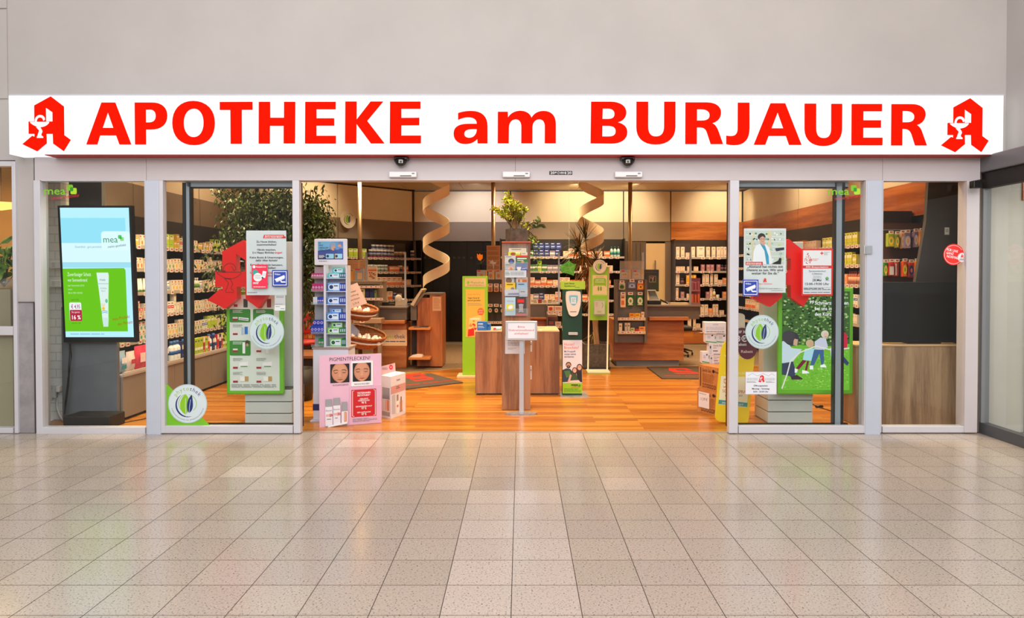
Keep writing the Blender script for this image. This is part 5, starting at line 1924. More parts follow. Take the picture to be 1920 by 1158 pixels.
# right wall
RW = Run((4.50, 7.7), (4.50, 1.85))
DR = 0.33
XR = 4.50 - DR
zw = [Z(py, CY + 1383 * XR / (1600 - PX)) for py in (459, 496, 533, 570, 606, 640)]
shelving('long wall shelving behind the right door', RW, zw, DR, backm=pm(48, 40, 34))
nm = 'of right wall'
for k, (z, nmz, kk) in enumerate(zip(zw, ('top shelf ', 'second shelf ', 'third shelf ', 'fourth shelf ', 'fifth shelf '), (['cos_o', 'p_crt', 'cos_c'], ['p_crt', 'cos_o', 'or_wt'], ['or_pk', 'cos_o', 'p_crt'], ['or_pk', 'cos_o', 'brnz'], ['or_pk', 'p_crt', 'or_wt']))):
    stock(RW, z, DR, 'far ' + nmz + nm, kk, .6, 3.9, stack=.5, seed=20 + k, maxh=.20)
for k, (z, nmz, kk) in enumerate(zip(zw, ('top shelf ', 'second shelf ', 'third shelf ', 'fourth shelf ', 'fifth shelf '), (['yelg', 'yelg', 'yelw'], ['yelw', 'yelg'], ['brnz', 'brnz', 'cos_o'], ['c_gry', 'c_blu'], ['c_blu', 'c_gry', 'blu_t']))):
    stock(RW, z, DR, 'near ' + nmz + nm, kk, 4.1, 5.2, stack=.5, seed=30 + k, maxh=.20)
# ------------------------------------------------------------------ furniture and displays inside
def floorbox(mb, x0, x1, ytop, ybot, dep, mat, Y=None, z0=0.0, bev=0.0):
    """a body standing on the floor: front at the floor contact row"""
    Y = YF(ybot) if Y is None else Y
    ym = (ytop + ybot) / 2
    mb.box(X(x0, Y, ym), X(x1, Y, ym), Y, Y + dep, z0, Z(ytop, Y), mat, bev)
    return Y


# passage and beige door in the back wall
mb = MB()
mb.pbox(1170, 453, 1211, 640, YB - .06, .05, pm(92, 74, 60))
for p in (1176, 1184, 1192, 1200):
    mb.pbox(p, 456, p + 1.2, 640, YB - .065, .004, pm(60, 46, 36))
mb.pbox(1247, 453, 1257.5, 645, YB - .06, .05, pm(112, 92, 72))
struct('trim_12', mb)
r = thing('door_3', None, None, (X(1229, YB - .08), YB - .07, 0), kind='structure')
mb = MB()
Yd = YB - .05
mb.box(X(1211, Yd, 550), X(1247, Yd, 550), Yd, Yd + .04, 0, Z(456, Yd), mottled('beige_door', (212, 180, 132), (220, 188, 140), 1, .5))
mb.build('door_leaf', r)
mb = MB()
xh = X(1227.5, Yd)
mb.tube([(xh, Yd - .05, Z(560, Yd)), (xh, Yd - .05, Z(488, Yd))], .014, ALU)
mb.tube([(xh, Yd - .05, Z(495, Yd)), (xh, Yd, Z(495, Yd))], .008, ALU)
mb.tube([(xh, Yd - .05, Z(552, Yd)), (xh, Yd, Z(552, Yd))], .008, ALU)
mb.build('door_handle', r)
# dark cupboard doors
r = thing('tall_cupboard', 'row of tall black cupboard doors in the middle of the back wall', 'cupboard', (X(853, YB - .06), YB - .04, 0))
for a, b in ((780, 812), (812, 844), (844, 876), (876, 906), (906, 938)):
    mb = MB()
    mb.box(X(a, YB - .06, 550) + .003, X(b, YB - .06, 550) - .003, YB - .06, YB - .01, 0.06, ZF2 - .02, pm(17, 14, 13, rough=0.22))
    for q in range(3):
        u = a + 6 + q * 9
        cv = fc(mb, u, 481, u + 4, 485, YB - .06)
        cv.poly([[(u, 481), (u + 3.4, 481), (u + 3.4, 484.6), (u, 484.6)], [(u + .6, 481.6), (u + 2.8, 481.6), (u + 2.8, 484), (u + .6, 484)]], pm(70, 62, 50))
    mb.build('cupboard_door', r)
mb = MB()
mb.box(X(780, YB - .05, 550), X(938, YB - .05, 550), YB - .05, YB - .01, 0, .06, pm(150, 140, 126))
mb.build('kickboard', r)
mb = MB()
mb.prism([[(775.5, 452), (779.5, 452), (787, 640), (775.5, 640)]], lambda x, y: Vector((X(x, YB - .2, 540), YB - .2, Z(y, YB - .2))), (0, .18, 0), pm(96, 82, 70))
struct('trim_13', mb)

# ceiling poles
CHR = pm(176, 150, 120, rough=0.32, metal=0.9)
for px, Yp, w in ((674.5, 5.1, 'leftmost'), (925, 5.3, 'middle'), (1181.5, 5.35, 'rightmost')):
    t = thing('ceiling_pole', '%s of three polished metal poles reaching the shop ceiling' % w, 'pole', (X(px, Yp, 400), Yp, 0))
    mb = MB()
    mb.cyl((X(px, Yp, 400), Yp, 0), .033, ZC - .002, CHR, 18)
    mb.build('shaft', t)
    mb = MB()
    mb.cyl((X(px, Yp, 400), Yp, ZC - .03), .05, .028, CHR, 18)
    mb.build('collar', t)
# ceiling fixtures seen from the mall
for k, (px, py_, m, nm, n_, c_) in enumerate(((866, 350.5, pm(255, 250, 240, emit=3.0), 'small bright recessed spotlight in the shop ceiling, middle', 'ceiling_spotlight', 'lamp'), (1000, 347.5, pm(186, 160, 126), 'round smoke detector on the shop ceiling left of the right ribbon', 'smoke_detector', 'detector'), (1136, 347.5, pm(186, 160, 126), 'round smoke detector on the shop ceiling right of the right ribbon', 'smoke_detector', 'detector'), (1332, 347, pm(186, 160, 126), 'round smoke detector on the shop ceiling far right', 'smoke_detector', 'detector'))):
    Yc = 6.6 if k == 0 else 5.9
    t = thing(n_, nm, c_, (X(px, Yc, py_), Yc, ZC - .03))
    mb = MB()
    mb.rev([(.085, 0), (.085, -.015), (.05, -.03)] if k else [(.07, 0), (.07, -.008)], (X(px, Yc, py_), Yc, ZC - .001), pm(186, 160, 126), 20)
    mb.build('housing', t)
    mb = MB()
    mb.rev([(.045, 0), (.03, -.006)], (X(px, Yc, py_), Yc, ZC - (.031 if k else .010)), m, 16)
    mb.build('lens', t)


# big paper spirals hanging from the ceiling
def spiral(cxp, Y, r, zb, zt, pitch, wd, th0, label):
    mb = MB()
    cx = X(cxp, Y, 430)
    n = 110
    m = mottled('spiral_card', (236, 214, 182), (242, 222, 192), 1.5, 0.5)
    vs, fs = [], []
    for i in range(n + 1):
        u = i / n
        z = zb + (zt - zb) * u
        th = th0 + 2 * pi * (z - zb) / pitch
        for rr_, zz in ((r, z - wd / 2), (r, z + wd / 2), (r - .012, z + wd / 2), (r - .012, z - wd / 2)):
            vs.append((cx + rr_ * cos(th), Y + rr_ * sin(th), min(zz, ZC - .001)))
    for i in range(n):
        a, b = i * 4, (i + 1) * 4
        for k in range(4):
            q = (k + 1) % 4
            fs.append((a + k, b + k, b + q, a + q))
    fs += [(0, 1, 2, 3), (n * 4 + 3, n * 4 + 2, n * 4 + 1, n * 4)]
    mb.add(vs, fs, m, True)
    o = mb.build('spiral_decoration', label=label, cat='decoration')
    md = o.modifiers.new('edge', 'EDGE_SPLIT')
    md.split_angle = radians(40)


Ysp = 5.0
pit = Z(441, Ysp) - Z(512, Ysp)
spiral(818, Ysp, X(843, Ysp, 450) - X(818, Ysp, 450), Z(548, Ysp) + .155, ZC - .02, pit, .17, pi * 1.04, 'cream spiral ribbon hanging from the ceiling above the left desk')
spiral(1108, 5.2, X(1132, 5.2, 400) - X(1108, 5.2, 400), Z(478, 5.2), ZC - .02, Z(368, 5.2) - Z(438, 5.2), .17, pi * .9, 'cream spiral ribbon hanging from the ceiling above the dracaena')

# round sign on the slanted wall
mb = MB()
cs_ = Run((-4.3, YB - (4.3 + xa)), (xa, YB))
sR = (X(645, 7.3, 412) + 4.3) / cs_.d.x
cen = cs_.w(sR + .02, .14, Z(412, 7.3))
t = thing('round_wall_sign', 'round white leaf-emblem sign on the slanted wall above the shelves', 'sign', tuple(cen))
rd = .16
def _f(x, y): return cen + cs_.d * x + Vector((0, 0, y))
mb.prism([ell(0, 0, rd, rd * 1.03, 40)], _f, -cs_.n * .02, pm(236, 226, 206))
mb.build('disc', t)
mb = MB()
cv = Cv(mb, (0, 0, 100, 100), cen - cs_.d * rd - Vector((0, 0, rd)), cs_.d * 2 * rd, Vector((0, 0, 2 * rd)), .001)
roundel(cv, 50, 50, 47, pm(236, 226, 206), 'beratungspunkt')
mb.build('emblem_print', t)
mb = MB()
mb.tube([cen - cs_.n * .02, cen - cs_.n * .13], .02, ALU)
mb.build('spacer', t)


# ------------------------------------------------------------------ service counters
def counter_body(name, label, x0, x1, ytop, ybot, Y, dep, tx0, tx1, ty0, ty1, lx0, lx1, ly0, ly1, kick):
    t = thing(name, label, 'counter', (X((x0 + x1) / 2, Y, 640), Y + dep / 2, 0))
    mb = MB()
    mb.box(X(x0, Y, 640), X(x1, Y, 640), Y, Y + dep, Z(ybot, Y), Z(ytop, Y), WOODX)
    mb.build('body', t)
    mb = MB()
    mb.box(X(kick[0], Y + .05, 680), X(kick[1], Y + .05, 680), Y + .05, Y + dep - .05, 0, Z(ybot, Y), pm(128, 124, 124))
    mb.build('plinth', t)
    mb = MB()
    mb.box(X(tx0, Y, 580), X(tx1, Y, 580), Y + .02, Y + dep + .02, Z(ty1, Y), Z(ty0, Y) - .03, GR)
    mb.build('apron', t)
    mb = MB()
    mb.box(X(tx0, Y, 580) - .02, X(tx1, Y, 580) + .02, Y - .05, Y + dep + .03, Z(ty0, Y) - .03, Z(ty0, Y), pm(132, 120, 108, rough=.35), .006)
    mb.build('worktop', t)
    mb = MB()
    mb.box(X(lx0, Y, 600), X(lx1, Y, 600), Y - .16, Y + .02, Z(ly1, Y - .1), Z(ly0, Y - .1), WOODX, .006)
    mb.build('bag_ledge', t)
    return t


YC = 4.83
tc = counter_body('service_counter', 'wood service counter with till beside the right doormat', 1150, 1282, 599, 675, YC, .75, 1213, 1312, 571, 598, 1214, 1287, 593.5, 600, (1156, 1273))
TOPC = Z(571, YC)
tcl = counter_body('service_counter', 'wood service counter with a word plate beside the left doormat', 700, 762, 607, 690, 4.55, .75, 672, 762, 574, 600, 716, 762, 600, 606.5, (700, 758))
mb = MB()
cv = sheet(mb, 712, 618, 763, 648, 4.545, pm(232, 196, 156), 0.004)
cv.text('phyto', 716, 634, 7.5, LEAFG, w=23).text('thek', 739.5, 634, 7.5, LEAFN, w=20).lines(716, 639, 760, 641.5, 1, LEAFN, .6)
mb.build('word_plate', tcl)
TOPL = Z(574, 4.55)


def screen_guard(name, label, xa0, xb0, ytop, Y, zt, posts):
    t = thing(name, label, 'screen', (X((xa0 + xb0) / 2, Y), Y, zt))
    mb = MB()
    mb.box(X(xa0, Y, 520), X(xb0, Y, 520), Y, Y + .006, zt + .06, Z(ytop, Y), acrylic((.99, .99, .99), .015, 'thin_acrylic'))
    mb.build('acrylic_pane', t)
    for p in posts:
        mb = MB()
        mb.box(X(p, Y, 520) - .013, X(p, Y, 520) + .013, Y - .012, Y + .018, zt, Z(473, Y), ALU)
        mb.build('post', t)


screen_guard('sneeze_guard', 'clear acrylic sneeze guard on the right service counter', 1206, 1294, 456, YC + .0, TOPC, (1205.5, 1294.5))
screen_guard('sneeze_guard', 'clear acrylic sneeze guard on the left service counter', 690, 760, 456, 4.6, TOPL, (687, 760))

# things on the right counter
Y = YC + .25
t = thing('back_to_back_monitor', 'black monitor with white square symbol on the right counter', 'monitor', (X(1222, Y), Y, TOPC))
mb = MB()
mb.pbox(1208, 505, 1235.5, 546, Y, .04, BLK, .006)
mb.build('panel', t)
mb = MB()
cv = fc(mb, 1208, 505, 1235, 546, Y)
cv.poly([[(1217, 517), (1230, 517), (1230, 529), (1217, 529)], [(1218, 518), (1229, 518), (1229, 528), (1218, 528)]], pm(190, 160, 140)).text('f', 1222.5, 527, 8, pm(220, 190, 170), bold=.04).ell(1220.5, 520.5, 1.3, 1.3, pm(200, 170, 150), 10)
cv.line([(1208.5, 510), (1231, 510)], .7, pm(120, 100, 84))
mb.build('symbol', t)
mb = MB()
mb.tube([(X(1222, Y), Y + .05, TOPC), (X(1222, Y), Y + .05, Z(520, Y))], .02, BLK)
mb.box(X(1222, Y) - .1, X(1222, Y) + .1, Y - .02, Y + .14, TOPC, TOPC + .015, BLK, .004)
mb.build('monitor_foot', t)
Y = YC - .0
t = thing('till_display', 'tilted grey till display beside the black monitor', 'display', (X(1225, Y), Y + .05, TOPC))
mb = MB()
def tilt(x, y): return Vector((X(x, Y + .05, 552), Y + .02 + (562 - y) * .004, Z(y, Y + .05)))
mb.prism([[(1214, 543), (1230, 543), (1237, 562), (1218, 563)]], tilt, (0, .02, 0), pm(190, 180, 176))
mb.prism([[(1215.5, 545), (1229, 544.8), (1234.6, 560), (1219, 561)]], lambda x, y: tilt(x, y) + Vector((0, -.004, 0)), (0, .002, 0), pm(44, 40, 44, rough=.15))
mb.build('display_head', t)
mb = MB()
mb.pbox(1215, 563, 1240, 570.6, Y + .03, .12, BLK, .01)
mb.build('display_foot', t)
mb = MB()
mb.tube([(X(a, Y + .1, b), Y + .1 + c, Z(b, Y + .1)) for a, b, c in ((1238, 562, 0), (1243, 564, .01), (1248, 566, .0), (1252, 568, .01))], .016, BLK)
mb.build('card_reader', label='small black handset on the right counter by the till', cat='handset')
t = thing('lotion_display', 'mauve counter display of small tubes at the right end of the right counter', 'display', (X(1303, Y), Y + .08, TOPC))
mb = MB()
mb.pbox(1295.5, 521, 1313, 570, Y + .16, .012, pm(150, 90, 110))
mb.pbox(1295.5, 543, 1313, 546, Y + .02, .14, pm(176, 110, 120))
mb.pbox(1295.5, 567, 1313, 570.5, Y + .02, .14, pm(176, 110, 120))
mb.build('display_tray', t)
for k, (a, b, c) in enumerate(((1297, 528, 543), (1302.5, 529, 543), (1308, 528, 543), (1297, 551, 567), (1302.5, 552, 567), (1308, 551, 567))):
    mb = MB()
    mb.pbox(a, b, a + 4, c, Y + .05, .05, pm(*((170, 100, 120) if k < 3 else (214, 110, 70))), .004)
    mb.build('tube', label='%s row tube in the counter display, %s from the left' % ('mauve upper' if k < 3 else 'apricot lower', ORD[k % 3 + 1]), cat='tube', group='tubes in the counter display')
mb = MB()
mb.pbox(1257, 567.5, 1292, 570.9, Y + .06, .14, pm(226, 190, 140))
mb.build('leaflet_pile', label='flat pile of leaflets lying on the right counter', cat='leaflets')

# hanging display rack in front of the right counter
Y = 4.58
t = thing('display_rack', 'taupe display rack with hooks and shelves before the right counter', 'rack', (X(1183, Y), Y + .1, Z(642, Y)))
mb = MB()
mb.pbox(1153, 524, 1213.5, 642, Y + .10, .14, GR)
mb.build('back_board', t)
for a, b in ((1153, 1158.5), (1208.5, 1213.5)):
    mb = MB()
    mb.pbox(a, 524, b, 642, Y, .10, pm(100, 88, 78))
    mb.build('side_board', t)
for yy in (600.5, 626):
    mb = MB()
    mb.pbox(1158.5, yy - 5.5, 1210.5, yy, Y - .05, .012, pm(206, 178, 146))
    mb.pbox(1158.5, yy - 1.2, 1210.5, yy, Y - .04, .14, pm(176, 120, 84))
    cv = fc(mb, 1158, yy - 6, 1211, yy, Y - .05)
    for q in range(4): cv.rect(1163 + q * 11, yy - 5, 1171 + q * 11, yy - 1.4, TAGW).rect(1165 + q * 11, yy - 4, 1169.4 + q * 11, yy - 2.4, TAGR)
    mb.build('rack_shelf', t)


def hang(x0, y0, x1, y1, Y, col, label, draw=None, tagw=True, cat='packet', name='hanging_packet', dep=.04, hk=.049):
    """a hanging pack; parts: pouch, printed face, hook tag"""
    t = thing(name, label, cat, (X((x0 + x1) / 2, Y), Y + dep / 2, Z(y1, Y)))
    mb = MB()
    mb.pbox(x0, y0, x1, y1, Y, dep, pm(*col), .012)
    cv = fc(mb, x0, y0, x1, y1, Y)
    if draw: draw(cv, x0, y0, x1, y1)
    mb.build('pouch', t)
    if tagw:
        mb = MB()
        xc = (x0 + x1) / 2
        mb.pbox(xc - 4.5, y0 - 4.5, xc + 4.5, y0 + .8, Y - .03, .004, TAGW)
        fc(mb, xc - 4.5, y0 - 4.5, xc + 4.5, y0 + .5, Y - .03).rect(xc - 2.4, y0 - 3.2, xc + 2.8, y0 - 1, TAGR)
        mb.build('price_tag', t)
        mb = MB()
        mb.tube([(X(xc, Y), Y - .026, Z(y0 - 2, Y)), (X(xc, Y), Y + hk, Z(y0 - 2, Y))], .004, ALU, 5)
        mb.build('hook', t)
    return t


def dflower(c1, c2):
    def f(cv, x0, y0, x1, y1):
        cx, cy = (x0 + x1) / 2, (y0 + y1) / 2 + 1
        cv.ell(cx, cy, (x1 - x0) * .36, (y1 - y0) * .32, pm(*c1), 16).ell(cx, cy, (x1 - x0) * .16, (y1 - y0) * .14, pm(*c2), 12)
        cv.rect(x0 + 2, y1 - 3.4, x1 - 2, y1 - 2.2, pm(*c1))
    return f


where = 'on the taupe rack'
hang(1160, 530, 1172.5, 543, Y + .05, (216, 200, 180), 'upper left packet %s, beige with green leaf' % where, dflower((60, 110, 50), (30, 60, 30)))
hang(1177.5, 528, 1192.5, 541, Y + .05, (112, 130, 176), 'upper middle packet %s, dusty blue' % where, dflower((170, 180, 206), (80, 90, 140)))
hang(1194.5, 530, 1208, 543.5, Y + .05, (226, 120, 30), 'upper right packet %s, bright orange' % where, dflower((240, 180, 70), (140, 60, 20)))
hang(1163, 552, 1173.5, 576.5, Y + .05, (236, 200, 164), 'lower left packet %s, tall white and orange' % where, lambda cv, a, b, c, d: cv.rect(a + 2, b + 11, c - 3, d - 5, pm(226, 110, 40)).rect(a + 2, b + 4, c - 3, b + 7, TAGR))
hang(1175.5, 552, 1189, 574, Y + .05, (30, 104, 34), 'lower middle packet %s, green with white herbs' % where, dflower((220, 216, 190), (110, 140, 70)))
hang(1193.5, 552, 1207, 573.5, Y + .05, (34, 112, 36), 'lower right packet %s, green with white herbs' % where, dflower((224, 220, 196), (120, 146, 76)))


def pbx(x0, y0, x1, y1, Y, dep, col, label, name='carton', cat='box', draw=None, group=None, bev=0.0):
    mb = MB()
    mb.pbox(x0, y0, x1, y1, Y, dep, pm(*col), bev)
    cv = fc(mb, x0, y0, x1, y1, Y)
    if draw:
        draw(cv, x0, y0, x1, y1)
    else:
        w, h = x1 - x0, y1 - y0
        cv.rect(x0 + w * .15, y0 + h * .2, x0 + w * .7, y0 + h * .34, pm(max(col[0] - 90, 0), max(col[1] - 90, 0), max(col[2] - 90, 0)))
    return mb.build(name, label=label, cat=cat, group=group)


g = 'cartons on the taupe rack'
ys_ = 599.2
for a, b, c, col, nm in ((1180, 587, 1190.5, (236, 150, 20), 'orange carton'), (1191, 587, 1201, (236, 176, 30), 'amber yellow carton'), (1202.5, 584.5, 1208, (232, 196, 170), 'slim blush carton')):
    pbx(a, b, c, ys_, Y - .02, .06, col, nm + ' on the upper shelf of the taupe rack', group=g)
ys_ = 624.7
for a, b, c, col, nm in ((1160.5, 606, 1166.5, (234, 206, 170), 'slim cream carton at the left'), (1171.5, 605, 1176.2, (200, 180, 160), 'grey white carton, left of a pair'), (1176.8, 605, 1181.5, (206, 186, 160), 'grey white carton, right of a pair'), (1182.5, 614.5, 1190, (190, 190, 120), 'low pale green carton'), (1191, 616.5, 1198, (200, 40, 26), 'low red carton'), (1198.5, 612, 1210, (224, 140, 60), 'orange pouch')):
    pbx(a, b, c, ys_, Y - .02, .06, col, nm + ' on the lower shelf of the taupe rack', group=g)
# leaflet holders standing on the rack
for k, (a, b, w) in enumerate(((1162, 1183, 'left'), (1184.5, 1206, 'right'))):
    t = thing('leaflet_holder', '%s acrylic leaflet holder with price leaflets above the taupe rack' % w, 'leaflet holder', (X((a + b) / 2, Y), Y + .08, Z(524, Y)))
    mb = MB()
    mb.pbox(a + 1, 505, b - 4, 523.6, Y + .08, .02, pm(170, 176, 190))
    cv = fc(mb, a, 505, b, 524, Y + .08)
    cv.rect(a + 3, 507, a + 9, 509, RED).rect(a + 4, 511, b - 6, 520, pm(226, 196, 160)).text('4,79', a + 5, 516, 3, DKTEXT, bold=.02)
    mb.build('leaflet', t)
    mb = MB()
    mb.pbox(b - 3.6, 505.5, b, 523.6, Y + .08, .03, pm(220, 180, 110))
    mb.build('leaflet_edge', t)
    mb = MB()
    mb.pbox(a, 489, b + 1, 524, Y + .13, .006, acrylic((.96, .92, .88), .25, 'smoky_acrylic'))
    mb.pbox(a, 514, b + 1, 524, Y + .06, .004, acrylic((.96, .92, .88), .25, 'smoky_acrylic'))
    mb.build('holder', t)

# middle counter behind the kiosk
YM_ = 5.0
tm = thing('service_counter', 'taupe and wood service counter directly behind the brochure tower', 'counter', (X(1020, YM_, 640), YM_ + .35, 0))
mb = MB()
mb.box(X(949, YM_, 640), X(1046, YM_, 640), YM_, YM_ + .7, .09, Z(594, YM_), WOODX)
mb.build('body', tm)
mb = MB()
mb.box(X(949, YM_, 640), X(1040, YM_, 640), YM_ + .05, YM_ + .65, 0, .09, pm(128, 124, 124))
mb.build('plinth', tm)
mb = MB()
mb.box(X(949, YM_, 580), X(1050, YM_, 580), YM_ - .004, YM_ + .72, Z(572, YM_), Z(569, YM_), pm(132, 120, 108, rough=.35), .004)
mb.box(X(949, YM_, 580), X(1026, YM_, 580), YM_ + .01, YM_ + .7, Z(594, YM_), Z(572, YM_), GR)
mb.build('worktop', tm)
mb = MB()
mb.box(X(985, YM_, 580), X(1024, YM_, 580), YM_ - .16, YM_ + .01, Z(597, YM_), Z(594, YM_), WOODX)
mb.build('bag_ledge', tm)
TOPM = Z(569, YM_)
t = thing('impulse_display', 'small two tier price rack at the right end of the middle counter', 'rack', (X(1040, YM_ - .1), YM_ - .1, Z(616, YM_)))
for yy in (588, 615):
    mb = MB()
    mb.pbox(1025, yy - 4.5, 1055, yy, YM_ - .20, .012, RAIL)
    mb.pbox(1025, yy - 1, 1055, yy, YM_ - .188, .182, pm(150, 130, 110))
    cv = fc(mb, 1025, yy - 5, 1055, yy, YM_ - .20)
    for q in range(3): cv.rect(1027 + q * 9.5, yy - 4, 1034 + q * 9.5, yy - .6, TAGW).rect(1028.6 + q * 9.5, yy - 3.2, 1032.6 + q * 9.5, yy - 1.5, TAGR)
    mb.build('rack_shelf', t)
mb = MB()
mb.pbox(1025, 572, 1027, 618, YM_ - .188, .17, pm(96, 86, 76))
mb.build('side_board', t)
for a, b, c, d, col, nm in ((1026, 574, 1039, 583.4, (226, 190, 160), 'cream carton with red oval on the upper tier of the small rack'), (1040, 574, 1054, 583.4, (232, 200, 176), 'cream carton with red lines on the upper tier of the small rack'), (1028, 601, 1040, 610.4, (60, 50, 60), 'dark striped carton on the lower tier of the small rack'), (1041, 603, 1052, 610.4, (200, 180, 160), 'pale carton on the lower tier of the small rack')):
    pbx(a, b, c, d, YM_ - .18, .09, col, nm, group='cartons on the small two tier rack', draw=(lambda cv, a, b, c, d: cv.ell((a + c) / 2, (b + d) / 2, 3.6, 3.4, pm(196, 40, 30), 14)) if 'oval' in nm else (lambda cv, a, b, c, d: cv.lines(a + 2, b + 2, c - 2, d - 2, 3, pm(190, 60, 50), .5)))
screen_guard('sneeze_guard', 'clear acrylic sneeze guard on the middle counter behind the tower', 990, 1048, 470, YM_, TOPM, (1048,))
# rate of small bottles on the middle counter top
for q in range(5):
    pbx(1000 + q * 9, 562 - (q % 2), 1007 + q * 9, 568.8, YM_ + .2, .08, ((206, 180, 150), (180, 60, 50), (210, 186, 160), (200, 170, 140), (226, 206, 180))[q], 'small low carton on the middle counter, %s from the left' % ORD[q + 1], group='low cartons on the middle counter')

# spinner rack with hanging packs, left of the tower
Y = 4.75
t = thing('spinner_rack', 'dark rack of hanging packets between green panel and brochure tower', 'rack', (X(926, Y), Y + .15, 0))
mb = MB()
mb.box(X(910, Y), X(944, Y), Y + .12, Y + .16, 0.25, Z(524, Y), pm(66, 56, 48))
mb.build('back_board', t)
mb = MB()
mb.box(X(906, Y), X(945, Y), Y + .0, Y + .22, 0.0, .25, pm(60, 52, 46))
mb.build('base', t)
mb = MB()
mb.pbox(912, 602, 945, 607, Y - .02, .02, RAIL)
mb.pbox(912, 606, 945, 607, Y, .14, RAIL)
cv = fc(mb, 912, 602, 945, 607, Y - .02)
for q in range(4): cv.rect(914 + q * 8, 602.6, 920 + q * 8, 606.4, TAGW).rect(915.4 + q * 8, 603.4, 918.8 + q * 8, 605.4, TAGR)
mb.build('rack_shelf', t)
for r_, (yy, col, c1, c2, nm) in enumerate(((536, (206, 180, 150), (176, 90, 60), (110, 80, 110), 'upper row'), (574, (30, 60, 50), (200, 190, 160), (150, 40, 40), 'lower row'))):
    for c_ in range(3):
        hang(914.5 + c_ * 11.5, yy + (0 if c_ < 2 else 1), 923.5 + c_ * 11.5, yy + 11 + r_ * 2, Y + .02, (col if (c_ or r_) else (190, 160, 120)), 'small packet on the dark rack, %s, %s from the left' % (nm, ORD[c_ + 1]), dflower(c1, c2), dep=.03)
for k, (a, b, w) in enumerate(((893, 914, 'leftmost'), (914.5, 927, 'second'), (928, 943, 'third'))):
    t = thing('leaflet_holder', '%s of three leaflet holders in the row above the dark rack' % w, 'leaflet holder', (X((a + b) / 2, Y), Y + .16, Z(524, Y)))
    mb = MB()
    mb.pbox(a + 1, 506, b - 3.4, 523.5, Y + .12, .02, pm(176, 176, 184))
    cv = fc(mb, a, 505, b, 524, Y + .12)
    cv.rect(a + 2, 507, a + 8, 509, RED).ell((a + b) / 2 - 1, 517, 3, 4, pm(190, 120, 70), 12)
    mb.build('leaflet', t)
    mb = MB()
    mb.pbox(b - 3.2, 506, b - .4, 523.5, Y + .12, .03, pm(220, 170, 90))
    mb.build('leaflet_edge', t)
# tall text board and black screen with tulip behind it
t = thing('text_board', 'tall peach board of fine print behind the dark rack', 'board', (X(925, 5.0), 5.0, Z(508, 5.0)))
mb = MB()
mb.pbox(912.5, 460, 938, 508, 5.0, .01, pm(196, 150, 116))
cv = fc(mb, 912.5, 460, 938, 508, 5.0)
for q in range(5): cv.lines(914.5, 463 + q * 9, 936, 469 + q * 9, 4, pm(110, 70, 50), .35, q)
mb.build('board', t)
mb = MB()
cv.mb = mb
cv.poly([(916, 488), (921, 490), (923, 487), (926, 491), (933, 490.5), (929, 493), (931, 495), (926, 495), (926, 504), (925, 504), (924, 495), (917, 493), (920, 491.5)], pm(232, 226, 232))
mb.build('white_bird_cutout', t)
mb = MB()
mb.tube([(X(925, 5.0), 5.02, 0), (X(925, 5.0), 5.02, Z(500, 5.0))], .012, ALU)
mb.build('stand', t)
t = thing('counter_monitor', 'small dark monitor showing an orange tulip left of the peach board', 'monitor', (X(901, 5.15), 5.15, Z(495, 5.15)))
mb = MB()
mb.pbox(891.5, 471.5, 912, 496, 5.15, .03, BLK, .004)
mb.build('panel', t)
mb = MB()
cv = fc(mb, 891.5, 471.5, 912, 496, 5.15)
cv.poly([(894.5, 475), (898, 478), (899.5, 474.5), (901.5, 477.5), (905, 477), (905, 484), (901, 488.5), (897, 487), (894.5, 482)], pm(240, 110, 30, emit=.9)).line([(901, 488), (902.5, 494)], .8, pm(90, 120, 30, emit=.6)).line([(903, 492), (909, 486)], .8, pm(150, 60, 20, emit=.6))
mb.build('picture', t)
mb = MB()
mb.tube([(X(902, 5.2), 5.2, 0), (X(902, 5.2), 5.2, Z(490, 5.15))], .015, BLK)
mb.build('monitor_stand', t)

# things on and behind the left counter
Y = 4.75
t = thing('info_board', 'peach printed board standing behind the leaflets on the left counter', 'board', (X(672, Y), Y + .2, Z(527, Y)))
mb = MB()
mb.pbox(650, 487, 689.5, 526.5, Y + .2, .012, pm(216, 164, 124))
cv = fc(mb, 650, 487, 689.5, 527, Y + .2)
cv.rect(653, 489, 672, 492, pm(180, 150, 130)).rect(675, 489, 687, 492, pm(170, 150, 120)).lines(653, 494, 671, 504, 5, pm(150, 96, 70), .35).lines(675, 494, 688, 525, 12, pm(150, 96, 70), .35)
mb.build('board', t)
mb = MB()
mb.box(X(650, Y), X(716, Y), Y + .02, Y + .42, 0.95 - .0, Z(527, Y), pm(150, 126, 104))
mb.build('shelf_box', t)
for k, (a, b, c, d, col, nm) in enumerate(((657, 504, 662, 526, (220, 160, 70), 'thick yellow edged leaflet stack in the row on the left counter'), (665, 503, 682, 526, (160, 168, 186), 'blue grey price leaflet on the left counter'), (651, 509, 656.5, 523, (176, 180, 196), 'small grey leaflet at the left end of the left counter'))):
    pbx(a, b, c, d, Y + .08, .03, col, nm, 'price_leaflet', 'leaflet', lambda cv, a, b, c, d: (cv.rect(a + 1, b + 1, a + (c - a) * .6, b + 3, RED), cv.rect(a + (c - a) * .3, b + 8, c - 3, d - 3, pm(226, 190, 150))) if c - a > 10 else cv.rect(a + 1, b + 2, c - 1, b + 4, GREYTXT))
t = pbx(690, 499, 706.5, 526, Y + .06, .05, (236, 214, 190), 'white carton of colourful sweets with orange band on the left counter', 'sweets_carton', 'box', lambda cv, a, b, c, d: (cv.rect(a, b + 6, c, b + 9, pm(232, 110, 30)), [cv.ell(a + 3 + (q * 37 % 11), b + 12 + (q * 53 % 12), 1.6, 1.4, pm(*((220, 50, 40), (240, 170, 30), (90, 90, 80), (236, 110, 30))[q % 4]), 8) for q in range(14)]))
